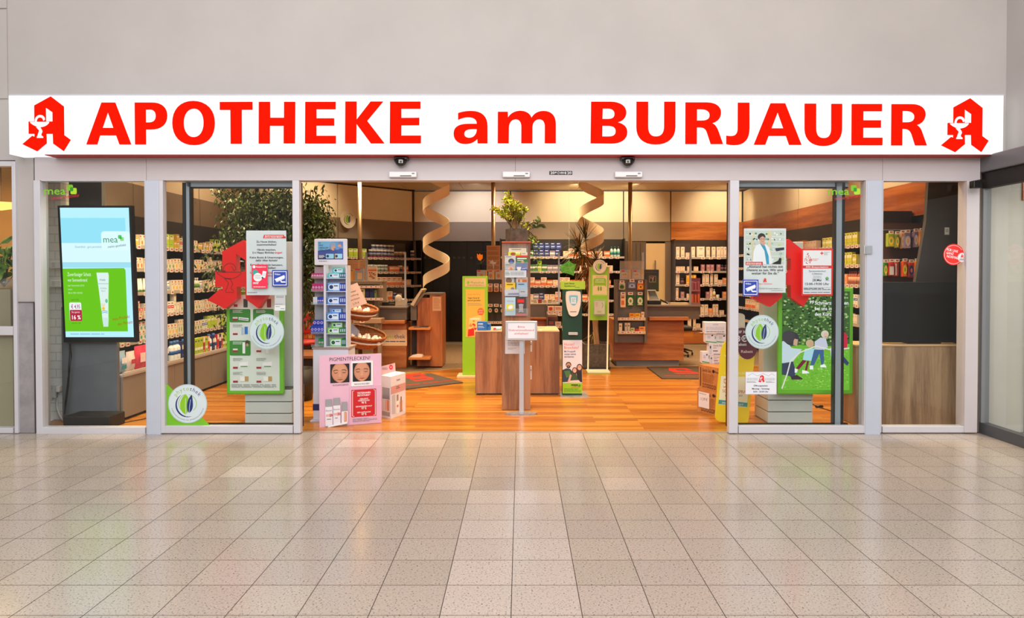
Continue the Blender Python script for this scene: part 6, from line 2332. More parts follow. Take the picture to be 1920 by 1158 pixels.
# small racks with price tags before the left counter
Y = 4.30
t = thing('impulse_display', 'taupe rack of small goods with two tag rails before the left counter', 'rack', (X(690, Y), Y + .1, Z(640, Y)))
mb = MB()
mb.pbox(650, 527, 716, 533, Y, .2, pm(120, 104, 90))
mb.pbox(702, 533, 709, 640, Y + .05, .12, pm(112, 98, 84))
mb.pbox(672, 533, 702, 640, Y + .10, .05, pm(84, 72, 62))
mb.build('back_board', t)
for k, yy in enumerate((540, 563)):
    mb = MB()
    mb.pbox(672, yy - 5, 718, yy, Y - .04, .012, RAIL)
    mb.pbox(672, yy - .8, 718, yy, Y - .028, .13, RAIL)
    cv = fc(mb, 672, yy - 5, 718, yy, Y - .04)
    for q in range(5): cv.rect(674 + q * 9, yy - 4.5, 681.4 + q * 9, yy - .5, TAGW).rect(675.6 + q * 9, yy - 3.6, 680 + q * 9, yy - 1.6, TAGR)
    mb.build('tag_rail', t)
for k, (a, b, c, col, nm) in enumerate(((675, 541, 684, (206, 196, 150), 'pale packet'), (685, 540.5, 692.5, (26, 32, 80), 'first navy packet'), (693.5, 541, 701, (30, 40, 96), 'second navy packet with white cap'), (702, 544, 706, (110, 130, 60), 'slim olive packet'))):
    pbx(a, b, c, 557.6, Y, .06, col, nm + ' between the tag rails before the left counter', 'goods_packet', 'packet', group='packets between the tag rails')
t = thing('basket_shelf', 'taupe shelf with one price tag between the two wicker baskets', 'shelf', (X(685, 3.9), 3.9, Z(607, 3.9)))
mb = MB()
mb.pbox(656, 597, 715, 606, 3.9, .26, pm(160, 130, 104), .004)
cv = fc(mb, 656, 597, 715, 606, 3.9)
cv.rect(675, 600, 683, 605, TAGW).rect(676.6, 601.4, 681.6, 603.6, TAGR)
mb.build('board', t)
mb = MB()
mb.box(X(706, 3.9), X(712, 3.9), 3.98, 4.08, 0, Z(606, 3.9), pm(140, 120, 100))
mb.build('upright', t)
# white instrument on the left counter
t = thing('label_printer', 'small white desk device on the left counter by the guard post', 'device', (X(750, 4.7), 4.75, TOPL))
mb = MB()
mb.pbox(741, 560, 760, 574, 4.66, .2, pm(200, 180, 158), .012)
mb.build('case', t)
mb = MB()
mb.rev([(.0001, 0), (.05, .0), (.055, .02), (.0001, .025)], (X(747, 4.66), 4.655, Z(559, 4.66)), pm(232, 220, 206), 16, 'Y')
mb.build('roll', t)
for k, (a, b, c, col) in enumerate(((716, 566, 728, (40, 36, 36)), (729, 568, 739, (60, 50, 44)), (764, 568, 776, (90, 90, 90)))):
    pbx(a, b, c, 573.8, 4.7, .1, col, '%s dark low tray lying on the left counter top' % ('leftmost', 'middle', 'rightmost')[k], 'desk_tray', 'tray', group='trays on the left counter', bev=.006)

# side desk with open shelves
Y = 4.62
td = thing('side_desk', 'tall wood side desk with sloped pale top and open shelves', 'desk', (X(800, Y), Y + .3, 0))
mb = MB()
mb.box(X(806, Y, 620), X(829, Y, 620), Y, Y + .55, 0.02, Z(551, Y), wood('desk_beech', (144, 74, 32), (190, 112, 56), 'Z', .4))
mb.build('front_panel', td)
mb = MB()
mb.box(X(783, Y + .1, 620), X(806, Y, 620), Y + .02, Y + .06, 0.02, Z(558, Y), wood('desk_beech', 0, 0))
mb.build('side_panel', td)
mb = MB()
mb.prism([[(770, 571), (790, 541), (793, 543), (776, 573)]], lambda x, y: Vector((X(x, Y, 560), Y - .04, Z(y, Y))), (0, .5, 0), pm(222, 200, 170))
mb.build('sloped_top', td)
mb = MB()
mb.prism([[(771, 574), (794, 549), (829, 549), (829, 552), (796, 552), (778, 576)]], lambda x, y: Vector((X(x, Y, 560), Y - .02, Z(y, Y))), (0, .5, 0), pm(120, 108, 96))
mb.build('worktop', td)
for yy in (614, 670):
    mb = MB()
    mb.pbox(766, yy, 806, yy + 4, Y - .25, .5, wood('shelf_beech', (196, 120, 60), (216, 144, 84), 'X', .4))
    mb.build('shelf', td)
mb = MB()
mb.pbox(772, 576, 785, 690, Y + .3, .04, pm(80, 70, 62))
mb.pbox(770, 574, 783, 600, Y + .02, .25, GR)
mb.build('back_panel', td)
mb = MB()
cv = sheet(mb, 811, 556, 827, 582.5, Y - .004, pm(226, 178, 140), .003)
cv.lines(813, 559, 825, 580, 8, pm(180, 100, 80), .3)
mb.build('taped_note', label='small printed note taped to the side desk', cat='note')
mb = MB()
mb.prism([[(771, 670), (775, 666.5), (785, 664), (795, 664.5), (796, 668), (793, 670)]], lambda x, y: Vector((X(x, Y, 667), Y - .2, Z(y, Y - .25) if y >= 670 else Z(y, Y - .2))), (0, .09, 0), pm(232, 220, 206))
o = mb.build('clog', label='white clog on the lower shelf of the side desk', cat='shoe')
mb = MB()
mb.pbox(786, 611.5, 802, 613.9, Y - .2, .12, pm(40, 40, 50), .003)
mb.pbox(776, 612.3, 790, 613.9, Y - .235, .03, pm(70, 70, 80), .003)
mb.build('folder', label='dark folder on the upper shelf of the side desk', cat='folder')

# doormats
EMB = pm(196, 40, 20, rough=.95)


def mat_(corners, label, lbl_h):
    mb = MB()
    P = [Vector((X(a, YF(b), b), YF(b), 0)) for a, b in corners]
    n = Vector((0, 0, -.012))
    vs = [p + Vector((0, 0, .014)) for p in P]
    mb.prism([[(0, 0), (1, 0), (1, 1), (0, 1)]], lambda u, v: (vs[0] * (1 - u) + vs[1] * u) * (1 - v) + (vs[3] * (1 - u) + vs[2] * u) * v, n, mottled('doormat_pile', (70, 58, 48), (86, 72, 60), 70, .95))
    O, U, V = vs[0], vs[1] - vs[0], vs[3] - vs[0]
    cv = Cv(mb, (0, 0, 180, 100), O, U, V, .001)
    cv.poly([(60, 10), (110, 10), (118, 30), (100, 30), (96, 24), (72, 24), (72, 34), (104, 36), (122, 50), (118, 62), (60, 64), (52, 56), (104, 54), (104, 46), (60, 46), (48, 36)], EMB)
    cv.ell(80, 46, 28, 3.5, EMB)
    cv.text('Willkommen  -  Ihre Apotheke am Burjauer', 90, 84, 7, EMB, 'c', w=150, bold=.03)
    return mb.build('doormat', label=label, cat='doormat')


mat_([(757, 731), (868, 718), (808, 701), (722, 705)], 'brown doormat with red emblem left of the kiosk', 0)
mat_([(1241, 710.5), (1370, 711.5), (1318, 688), (1213, 689)], 'brown doormat with red emblem before the right counter', 0)

# ------------------------------------------------------------------ kiosk, brochure tower, sign stand
YK = YF(740)
tk = thing('kiosk_unit', 'low walnut kiosk block with two wings behind the brochure tower', 'kiosk', (X(970, YK, 700), YK + .3, 0))
for a, b, nm in ((891, 943, 'wing'), (993, 1049, 'wing')):
    mb = MB()
    mb.box(X(a, YK, 680), X(b, YK, 680), YK, YK + .75, .018, Z(622, YK), WOODZ)
    w_ = mb.build('wing', tk)
    mb = MB()
    mb.box(X(a, YK, 680), X(b, YK, 680), YK - .004, YK + .76, Z(622, YK), Z(620, YK), pm(206, 160, 120))
    mb.build('top_edge', w_)
    mb = MB()
    mb.box(X(a, YK, 680) + .02, X(b, YK, 680) - .02, YK + .02, YK + .73, 0, .018, BLK)
    mb.build('plinth', w_)
YT = YF(768.5)
tt = thing('brochure_tower', 'tall narrow walnut brochure tower in front of the kiosk', 'tower', (X(968, YT, 700), YT + .3, 0))
mb = MB()
mb.box(X(941, YT, 620), X(994.5, YT, 620), YT, YT + .38, 0.004, Z(456, YT), WOODZ)
mb.build('column', tt)
mb = MB()
mb.box(X(940.5, YT, 455), X(996, YT, 455), YT - .02, YT + .40, Z(456, YT), Z(452.5, YT), pm(150, 52, 26, rough=.4), .004)
mb.build('red_top', tt)
for yb, hh in ((505, 40), (553, 40), (592, 58)):
    mb = MB()
    mb.pbox(945.5, yb - 14, 990, yb, YT - .075, .003, acrylic())
    mb.pbox(945.5, yb - 1, 990, yb, YT - .072, .07, acrylic())
    mb.build('acrylic_pocket', tt)
mb = MB()
mb.pbox(945.5, 460, 990, 593, YT - .006, .003, acrylic())
mb.build('acrylic_back', tt)


def brochure(a, b, c, d, Y, col, label, draw=None):
    return pbx(a, b, c, d, Y, .008, col, label, 'brochure', 'brochure', draw, 'brochures in the tower')


Yb_ = YT - .02
ph = lambda c1, c2: (lambda cv, a, b, c, d: (cv.ell((a + c) / 2 + 2, (b + d) / 2 + 2, (c - a) * .28, (d - b) * .3, pm(*c1), 16), cv.ell((a + c) / 2 + 2, (b + d) / 2 + 3, (c - a) * .14, (d - b) * .18, pm(*c2), 12), cv.rect(a + 2, b + 1.5, c - 8, b + 2.6, GREYTXT)))
brochure(954, 465, 987, 474, Yb_ + .010, (206, 200, 190), 'grey white brochure standing at the top of the tower')
brochure(953, 472, 976, 480, Yb_, (196, 206, 60), 'yellow green brochure at the top left of the tower', lambda cv, a, b, c, d: cv.ell(a + 9, b + 4, 5, 3, pm(150, 60, 40), 10).rect(a + 14, b + 1, c - 1, b + 3, WHITE))
brochure(977, 473, 989, 480, Yb_, (214, 208, 200), 'pale brochure at the top right of the tower')
brochure(946.5, 479, 967, 496, Yb_ - .012, (188, 194, 206), 'grey blue brochure with a seated figure, left', ph((70, 52, 44), (40, 90, 190)))
brochure(967.8, 478.5, 989.5, 493, Yb_ - .012, (46, 120, 60), 'green brochure with red header, right', lambda cv, a, b, c, d: cv.rect(a, b, c, b + 2.8, RED).rect(a + 2, b + 5, c - 2, b + 7, WHITE).rect(a + 2, b + 9, c - 8, b + 10, WHITE).ell(a + 12, d - 2, 3, 2.2, pm(200, 150, 90), 10))
brochure(946.5, 494, 966, 507, Yb_ - .024, (170, 176, 190), 'brochure with a face on grey, left', ph((216, 176, 150), (200, 90, 40)))
brochure(966.6, 493, 989, 507, Yb_ - .024, (34, 80, 176), 'deep blue brochure with white cup, right', lambda cv, a, b, c, d: cv.poly([(a + 2, d - 7), (a + 11, d - 7), (a + 9, d), (a + 4, d)], WHITE).line([(a + 12, d - 3), (c - 1, d - 5)], .6, WHITE))
brochure(946.5, 506.5, 987, 520, Yb_ - .036, (206, 214, 226), 'wide white leaflet with fine rows in the middle', lambda cv, a, b, c, d: (cv.lines(a + 1, b + 3, a + 9, d - 3, 3, pm(60, 110, 60), .35), cv.lines(a + 11, b + 3, c - 5, d - 3, 3, GREYTXT, .3)))
brochure(947, 519.5, 964, 530, Yb_, (190, 192, 196), 'brochure with a brown photo in the lower pocket', lambda cv, a, b, c, d: cv.ell(a + 7, b + 6, 6, 5, pm(120, 90, 70), 14))
brochure(968, 519.5, 989, 530, Yb_, (216, 206, 200), 'brochure with an orange photo in the lower pocket', lambda cv, a, b, c, d: cv.rect(a + 3, b + 4, c - 1, d, pm(200, 110, 60)).ell(a + 9, b + 7, 2.4, 3, pm(226, 180, 140), 10))
brochure(947, 529.5, 966, 545, Yb_ - .012, (236, 196, 20), 'yellow brochure with purple spot', lambda cv, a, b, c, d: cv.ell(c - 5, d - 4, 3.4, 2.8, pm(110, 70, 120), 12).rect(a + 3, b + 3, c - 4, b + 4.4, DKTEXT))
brochure(968.5, 529, 989, 543, Yb_ - .012, (160, 190, 216), 'pale blue brochure, right of the yellow one')
brochure(946.5, 542.5, 973, 555, Yb_ - .024, (204, 212, 228), 'white leaflet with violet stripe', lambda cv, a, b, c, d: cv.poly([(a + 6, b + 7), (c, b + 6.4), (c, b + 9.6), (a + 6, b + 10)], pm(96, 96, 170)))
brochure(973.6, 543, 989, 556, Yb_ - .024, (190, 200, 220), 'small pale leaflet right of the violet striped one')
brochure(947, 557, 966.5, 591, Yb_ - .03, (176, 210, 230), 'light blue brochure with drawn bird, lowest pocket', lambda cv, a, b, c, d: (cv.text('Trockene Augen', a + 3, b + 8, 2, pm(220, 60, 60), w=13), cv.rect(a + 3, b + 13, a + 16, b + 25, pm(226, 214, 50)), cv.poly([(a + 5, b + 19), (a + 9, b + 15), (a + 14, b + 15), (a + 14, b + 21), (a + 8, b + 23)], WHITE)))
brochure(967.5, 558, 986.5, 591, Yb_ - .03, (66, 52, 50), 'dark brochure with spine drawing, lowest pocket', lambda cv, a, b, c, d: (cv.rect(a + 3, b + 3, c - 4, b + 9, RED), [cv.line([(a + 6 - abs(q - 3) * .3, b + 13 + q * 2.2), (a + 9.5, b + 12 + q * 2.2), (a + 13 + abs(q - 3) * .3, b + 13 + q * 2.2)], .9, WHITE) for q in range(7)], cv.rect(a, d - 3, c, d, RED)))
# note on the tower
mb = MB()
cv = sheet(mb, 947, 630, 984, 663, YT - .006, pm(206, 204, 212), .003)
cv.lines(952, 638, 981, 649, 4, DKTEXT, .25).lines(952, 652, 968, 656, 2, GREYTXT, .25)
mb.build('taped_note', label='paper note on the tower behind the silver sign stand', cat='note')
# things on the kiosk wings
pbx(894.5, 603, 913, 619.7, YK + .05, .14, (26, 104, 190), 'bright blue leaflet box on the left kiosk wing', 'leaflet_box', 'box', lambda cv, a, b, c, d: cv.lines(a + 2, b + 3, a + 11, b + 5.4, 1, WHITE, .8).lines(a + 2, b + 8, c - 5, d - 4, 2, WHITE, .3), bev=.003)
pbx(913.4, 607, 920, 619.7, YK + .08, .12, (30, 112, 200), 'narrow second blue box beside the bright blue one', 'leaflet_box', 'box', bev=.003)
mb = MB()
mb.pbox(924, 613, 940, 619.7, YK + .1, .12, pm(150, 190, 220), .02)
fc(mb, 924, 613, 940, 619.7, YK + .1).ell(928, 616, 2.4, 2.2, pm(216, 60, 90), 12)
mb.build('tissue_pack', label='pale blue tissue pack on the left kiosk wing', cat='packet')
t = thing('card_holder', 'small clear card holder on the right kiosk wing', 'holder', (X(1014, YK), YK + .1, Z(620, YK)))
mb = MB()
mb.pbox(1007, 613, 1021, 616.6, YK + .1, .004, acrylic())
mb.build('card_slot', t)
mb = MB()
mb.tube([(X(1014, YK), YK + .104, Z(616.6, YK)), (X(1014, YK), YK + .104, Z(620, YK))], .005, WHITE)
mb.cyl((X(1014, YK), YK + .104, Z(620, YK)), .02, .004, WHITE)
mb.build('foot', t)
for a, b, c, d, w in ((994.5, 640, 997.5, 659, 'upper'), (994.5, 687, 997, 711, 'lower')):
    pbx(a, b, c, d, YT + .06, .09, (226, 216, 210), '%s white leaflet in the side pocket right of the tower' % w, 'side_leaflet', 'leaflet', group='side leaflets of the tower')

Ys = YF(779)
ts = thing('sign_stand', 'silver floor stand with framed white sign before the brochure tower', 'sign stand', (X(977, Ys), Ys, 0))
mb = MB()
mb.prism([ell(977.5, 0, 30, .065, 36)], lambda x, y: Vector((X(x, Ys, 773), Ys + .07 + y, .018)), (0, 0, -.018), STEEL)
mb.build('foot_plate', ts)
mb = MB()
mb.box(X(973.5, Ys + .06, 700), X(982.2, Ys + .06, 700), Ys + .06, Ys + .085, .018, Z(630, Ys + .05), pm(190, 194, 204, rough=.3, metal=.4), .004)
mb.build('post', ts)
mb = MB()
Yf = Ys + .03
mb.pbox(947.5, 601.5, 1007.5, 638, Yf, .025, pm(196, 194, 196, rough=.3, metal=.4), .006)
cv = fc(mb, 947.5, 601.5, 1007.5, 638, Yf)
mb.build('frame', ts)
mb = MB()
cv.mb = mb
cv.rect(952.5, 605.5, 1003, 634, pm(226, 228, 236))
for s, y, w in (('Bitte', 614, 13), ('Diskretionsabstand', 620.2, 47), ('einhalten!', 626.6, 26)):
    cv.text(s, 977.5, y, 3.4, pm(206, 90, 70), 'c', w=w, bold=.02, spacing=1.1)
mb.build('sign_sheet', ts)

# ------------------------------------------------------------------ green floor panels and sanitiser totem
LG = pm(140, 196, 20, rough=.4)
Y = YF(707)
t = thing('green_panel_stand', 'lime green floor stand with yellow poster left of the kiosk', 'stand', (X(890, Y), Y, 0))
mb = MB()
mb.box(X(867, Y, 610), X(914.5, Y, 610), Y, Y + .06, .03, Z(517.5, Y), LG, .004)
mb.build('panel', t)
mb = MB()
mb.box(X(857, Y - .05, 708), X(915, Y - .05, 708), Y - .10, Y + .25, 0, .03, pm(214, 190, 150), .004)
mb.build('foot', t)
mb = MB()
cv = fc(mb, 867, 517.5, 914.5, 706, Y)
cv.rect(872, 521, 911, 537, pm(214, 190, 140)).ell(878, 529.5, 2.8, 3, LEAFG, 14).text('Phytothek', 883, 531.5, 4.2, pm(100, 150, 40), w=25).lines(876, 534, 908, 536, 1, pm(150, 60, 60), .4)
mb.build('header_plate', t)
mb = MB()
cv.mb = mb
cv.rect(873, 542, 909, 632, pm(226, 180, 70))
cv.text('UNSER TIPP FÜR SIE', 877, 553, 2.2, pm(200, 110, 50), w=24).text('Vegan Essen &', 877, 559.5, 2.8, DKTEXT, w=22, bold=.02).text('gesund genießen.', 877, 564, 2.8, DKTEXT, w=25, bold=.02).lines(877, 568, 904, 574, 3, GREYTXT, .25)
cv.ell(901.5, 584, 6.2, 7, pm(232, 96, 20), 22).text('JETZT', 897.5, 583, 2.2, WHITE, w=8).text('gratis', 897.5, 587, 2.2, WHITE, w=8)
cv.poly([(880, 596), (902, 590), (904, 622), (878, 628)], pm(236, 206, 120)).lines(882, 596, 899, 600, 1, WHITE, .6)
rr = random.Random(5)
for q in range(26): cv.ell(rr.uniform(881, 901), rr.uniform(600, 622), rr.uniform(1.5, 3), rr.uniform(1.2, 2.4), pm(*rr.choice(((206, 60, 30), (240, 150, 90), (236, 200, 160), (170, 40, 20), (240, 120, 40)))), 8)
cv.poly([(878, 617), (889, 615), (889, 628), (877, 630)], RED)
mb.build('poster', t)

Y = YF(742)
t = thing('sanitiser_totem', 'dark green hand sanitiser totem right of the kiosk', 'totem', (X(1074, Y), Y, 0))
mb = MB()
mb.box(X(1054.5, Y, 640), X(1091.5, Y, 640), Y, Y + .10, .01, Z(540, Y), pm(10, 58, 36, rough=.35), .003)
mb.build('column', t)
mb = MB()
mb.box(X(1051, Y - .08, 742), X(1103.5, Y - .08, 742), Y - .10, Y + .30, 0, .01, STEEL)
mb.build('base_plate', t)
mb = MB()
mb.box(X(1051.5, Y, 534), X(1097, Y, 534), Y - .01, Y + .11, Z(542, Y), Z(527, Y), pm(160, 190, 20, rough=.4))
cv = fc(mb, 1051.5, 527, 1097, 542, Y - .01)
cv.text('Jetzt Hände', 1058, 532.6, 3, DKTEXT, w=19, bold=.01).text('desinfizieren!', 1058, 537.4, 3, DKTEXT, w=21, bold=.01).lines(1078, 538.4, 1090, 539.8, 1, DKTEXT, .5)
mb.build('header', t)
DW = pm(226, 214, 206, rough=.25)
mb = MB()
def dsp(x, y): return Vector((X(x, Y - .09, 568), Y - .09, Z(y, Y - .09)))
mb.prism([path('M1062 547 C1066 545 1084 545 1088 547 C1091 556 1089 574 1085 585 C1084 592 1078 593 1075 593 C1072 593 1067 592 1066 586 C1061 574 1060 556 1062 547 Z')[0]], dsp, (0, .088, 0), DW)
dd = mb.build('dispenser', t)
mb = MB()
cv = Cv(mb, (1060, 545, 1090, 593), dsp(1060, 593), dsp(1090, 593) - dsp(1060, 593), dsp(1060, 545) - dsp(1060, 593), .001)
cv.poly(path('M1067 554 C1070 552.5 1080 552.5 1083.5 554 C1084 564 1082 571 1075.5 573 C1069 571 1066.5 564 1067 554 Z'), pm(120, 180, 206)).rect(1070.5, 557, 1080, 569, pm(206, 226, 236)).lines(1072, 559, 1079, 567, 4, GREYTXT, .35)
mb.build('bottle_window', dd)
mb = MB()
cv.mb = mb
cv.rect(1069, 583.5, 1081, 584.8, pm(110, 100, 96))
mb.build('nozzle_slot', dd)
mb = MB()
mb.pbox(1066, 623, 1083.5, 628, Y - .06, .06, pm(180, 184, 186), .006)
mb.build('drip_tray', t)
mb = MB()
cv = fc(mb, 1054.5, 540, 1091.5, 742, Y, .001)
cv.rect(1055, 637, 1091.5, 717.5, pm(226, 222, 230))
cv.text('Husten?', 1058, 647.5, 5.2, pm(216, 30, 50), w=19).text('Bronchitis?', 1058, 653.8, 5.2, pm(216, 30, 50), w=27)
cv.text('Mit Prospan®', 1058, 660, 3.2, pm(40, 44, 120), w=21, bold=.03).text('wieder befreit', 1058, 665, 3.2, pm(40, 44, 120), w=22, bold=.03).text('durchatmen.', 1058, 669.8, 3.2, pm(40, 44, 120), w=19, bold=.03)
cv.poly([(1055, 693), (1062, 690), (1069, 691), (1074, 697), (1074, 715), (1055, 716)], pm(40, 60, 80)).poly([(1058, 695), (1068, 694), (1071, 704), (1062, 708)], pm(70, 120, 60))
cv.poly([(1083, 690), (1091, 692), (1091.5, 716), (1084, 716), (1081, 700)], pm(28, 26, 34))
cv.poly([(1070, 700), (1080, 699), (1084, 712), (1068, 713)], pm(56, 80, 50)).poly([(1064, 716), (1069, 701), (1072, 703), (1068, 717)], pm(216, 170, 146)).poly([(1069, 713), (1085, 712), (1090, 717.5), (1066, 717.5)], pm(226, 206, 196))
head(cv, 1066, 684.5, 5.2, (206, 150, 122), (46, 30, 24), beard=True)
head(cv, 1086.5, 688, 5, (216, 164, 138), (60, 34, 24), long=True)
head(cv, 1077.5, 693.5, 4.4, (226, 178, 152), (80, 46, 28), long=True)
mb.build('family_poster', t)
mb = MB()
cv.mb = mb
cv.rect(1055, 717.5, 1091.5, 737, pm(150, 196, 20)).rect(1071, 720, 1084, 722, pm(60, 50, 20)).text('Prospan', 1071, 723.5, 3.4, pm(40, 60, 20), w=13, bold=.04).poly([(1086, 719), (1087, 721), (1090, 721), (1088, 723), (1088.6, 725), (1086, 724), (1084, 725), (1084.8, 722.5)], pm(50, 130, 40)).rect(1071, 725, 1088, 725.8, pm(200, 40, 30))
cv.lines(1057.5, 727.5, 1089, 735.5, 5, pm(100, 140, 20), .5)
mb.build('brand_strip', t)

Y = YF(699)
t = thing('green_panel_stand', 'round headed lime green stand with white frame before the dracaena', 'stand', (X(1122, Y), Y, 0))
mb = MB()
mb.pbox(1106, 500, 1142, 600, Y + .02, .02, LG)
mb.build('panel', t)
mb = MB()
for a in (1102.8, 1138.8):
    mb.tube([(X(a, Y, 600), Y + .02, .03), (X(a + 3, Y, 600), Y + .02, Z(500, Y))], .012, pm(226, 216, 196))
mb.build('frame_rods', t)
mb = MB()
mb.box(X(1101, Y, 697), X(1143, Y, 697), Y - .08, Y + .2, 0.012, .03, pm(226, 216, 196))
mb.box(X(1101, Y, 697), X(1143, Y, 697), Y - .082, Y + .2, 0, .012, LG)
mb.build('foot', t)
mb = MB()
cv = fc(mb, 1106, 487, 1142, 513, Y + .0, 0)
mb.prism([ell(1124.5, 499.5, 12.8, 13.2, 36)], cv.p, (0, .018, 0), pm(226, 216, 206))
cv.l = .001
roundel(cv, 1124.5, 499.5, 12.4, pm(226, 216, 206), small=False)
mb.build('head_disc', t)
mb = MB()
cv = fc(mb, 1106, 500, 1142, 600, Y + .02)
cv.rect(1111, 515.5, 1138, 553, pm(222, 204, 160)).rect(1112.5, 521, 1136.5, 552, pm(140, 186, 40), 4).rect(1112.5, 535, 1136.5, 551.5, pm(222, 204, 160), 4)
cv.text('Bitte warten', 1124.5, 519.5, 2, GREYTXT, 'c', w=14).text('ABSTAND', 1124.5, 526, 2.8, WHITE, 'c', w=16).lines(1116, 528, 1133, 530, 1, WHITE, .5)
cv.ell(1122, 541, 1.7, 4.4, pm(110, 150, 50), 12).ell(1126.6, 541, 1.7, 4.4, pm(110, 150, 50), 12)
mb.build('notice_print', t)
mb = MB()
mb.pbox(1112.5, 560, 1134.5, 591, Y - .04, .004, acrylic())
mb.pbox(1112.5, 589, 1134.5, 591, Y - .036, .054, acrylic())
mb.build('leaflet_pocket', t)
pbx(1114.5, 564, 1134, 588.6, Y - .025, .01, (226, 214, 196), 'white leaflet with green marks in the pocket of the round headed stand', 'pocket_leaflet', 'leaflet', lambda cv, a, b, c, d: (cv.line([(a + 14, b + 3), (a + 16.5, b + 8), (a + 14, b + 13)], 1.6, LEAFG), cv.rect(a + 5, d - 6, a + 13, d - 3, pm(170, 200, 50)), cv.lines(a + 2, b + 3, a + 7, b + 12, 4, pm(200, 110, 100), .3)))
# ------------------------------------------------------------------ entrance displays, left side
YB0 = YF(789)
t = thing('product_totem', 'tall white product totem with picture header at the left of the doorway', 'display stand', (X(620, YB0), YB0 + .15, 0))
TW = pm(206, 210, 226, rough=.35)
mb = MB()
mb.box(X(587, YB0, 720), X(653, YB0, 720), YB0, YB0 + .30, .012, Z(654, YB0), TW, .003)
mb.build('base_cabinet', t)
mb = MB()
mb.box(X(587, YB0, 760) - .002, X(653, YB0, 760) + .002, YB0 - .003, YB0 + .3, Z(769, YB0), Z(757, YB0), pm(36, 40, 96))
mb.build('navy_stripe', t)
mb = MB()
mb.box(X(583, YB0, 790), X(657, YB0, 790), YB0 - .03, YB0 + .33, 0, .011, TW)
mb.build('foot_plate', t)
mb = MB()
mb.box(X(585, YB0, 652), X(655, YB0, 652), YB0 - .01, YB0 + .31, Z(654, YB0), Z(651, YB0), pm(150, 132, 124))
mb.build('top_plate', t)
Yt = YB0 + .02
mb = MB()
mb.pbox(607, 497, 611, 651, Yt, .16, TW)
mb.pbox(648.5, 497, 650.5, 651, Yt, .16, TW)
mb.pbox(611, 497, 648.5, 651, Yt + .13, .02, TW)
mb.pbox(590, 500, 607, 651, Yt + .12, .02, pm(150, 152, 166))
mb.build('tower_channel', t)
rows_ = [(521, 'teal'), (545.7, 'blue'), (570.3, 'blue'), (600.6, 'blue'), (625, 'green'), (649.2, 'green')]
for y_, c_ in rows_:
    mb = MB()
    mb.pbox(611, y_, 648.5, y_ + 1.2, Yt + .01, .12, TW)
    mb.build('ledge', t)
for y_ in (521, 545.7, 570.3, 625, 649.2):
    mb = MB()
    mb.pbox(583, y_, 607, y_ + .8, Yt + .01, .11, acrylic())
    mb.pbox(583, y_ - 4, 607, y_ + .8, Yt + .005, .004, acrylic())
    mb.build('clear_tray', t)
mb = MB()
mb.pbox(614, 490, 621, 500, Yt + .12, .02, TW)
mb.pbox(589, 447.5, 651, 497, Yt - .01, .02, pm(214, 216, 230, rough=.3), .012)
h_ = mb.build('header_board', t)
mb = MB()
cv = fc(mb, 589, 447.5, 651, 497, Yt - .01)
cv.rect(596, 452.5, 643.5, 486, pm(96, 150, 200)).rect(596, 468, 643.5, 486, pm(50, 74, 150)).rect(596, 478, 643.5, 486, pm(26, 40, 100))
cv.poly([(596, 452.5), (622, 452.5), (616, 468), (596, 470)], pm(110, 176, 220))
cv.ell(623.5, 460.5, 5.6, 6, pm(120, 140, 170), 18).ell(625, 464.5, 4, 5, pm(206, 150, 120), 14).poly([(619, 462), (630, 461), (629, 455), (624, 453), (619, 456)], pm(130, 156, 190)).rect(626, 465, 630, 468.5, pm(90, 120, 170))
cv.ell(638.5, 457.5, 4.8, 5, pm(96, 130, 190), 18).ell(637, 461.5, 3.4, 4, pm(206, 150, 120), 14).poly([(632, 470), (638, 465), (643.5, 466), (643.5, 478), (633, 478)], pm(50, 84, 170)).rect(634, 462.5, 639, 466, pm(110, 140, 200))
for s, y, w in (('Ist', 456.5, 3.5), ('HALS', 461, 8), ('ÜBERKOPF', 466, 18), ('VERLETZT', 470.4, 22)):
    cv.text(s, 598, y, 3.0, pm(24, 40, 90), w=w, bold=.01)
cv.rect(611, 475.5, 626, 484.5, pm(140, 200, 226), 1.5).ell(614.5, 480, 2.6, 2.6, NAVY, 12).rect(628, 475.5, 642, 484.5, pm(150, 206, 230), 1.5).rect(628, 475.5, 630.5, 484.5, pm(230, 190, 50)).ell(631, 480, 2.6, 2.6, NAVY, 12)
cv.lines(598, 478.5, 609, 484, 3, WHITE, .5).lines(598, 488.8, 620, 490.4, 1, GREYTXT, .6)
mb.build('header_picture', h_)


def lotion_carton(x0, y0, x1, y1, Y, cols, label, rn=0):
    c1, c2 = cols
    def d(cv, a, b, c, e):
        w, h = c - a, e - b
        cv.poly([(a, b), (a + w * .5, b), (a + w * .3, e), (a, e)], pm(*c1)).rect(a + w * .42, b + h * .12, c - w * .05, e - h * .12, pm(206, 218, 236))
        cv.ell(a + w * .28, (b + e) / 2, h * .36, h * .36, pm(210, 226, 240), 14).ell(a + w * .28, (b + e) / 2, h * .25, h * .25, pm(*c2), 12)
        cv.rect(a + w * .5, b + h * .3, c - w * .15, b + h * .42, pm(*c2))
    return pbx(x0, y0, x1, y1, Y, .05, tuple(min(255, int(v * 1.05)) for v in c1), label, 'lotion_carton', 'box', d, 'face-out cartons of the white totem')


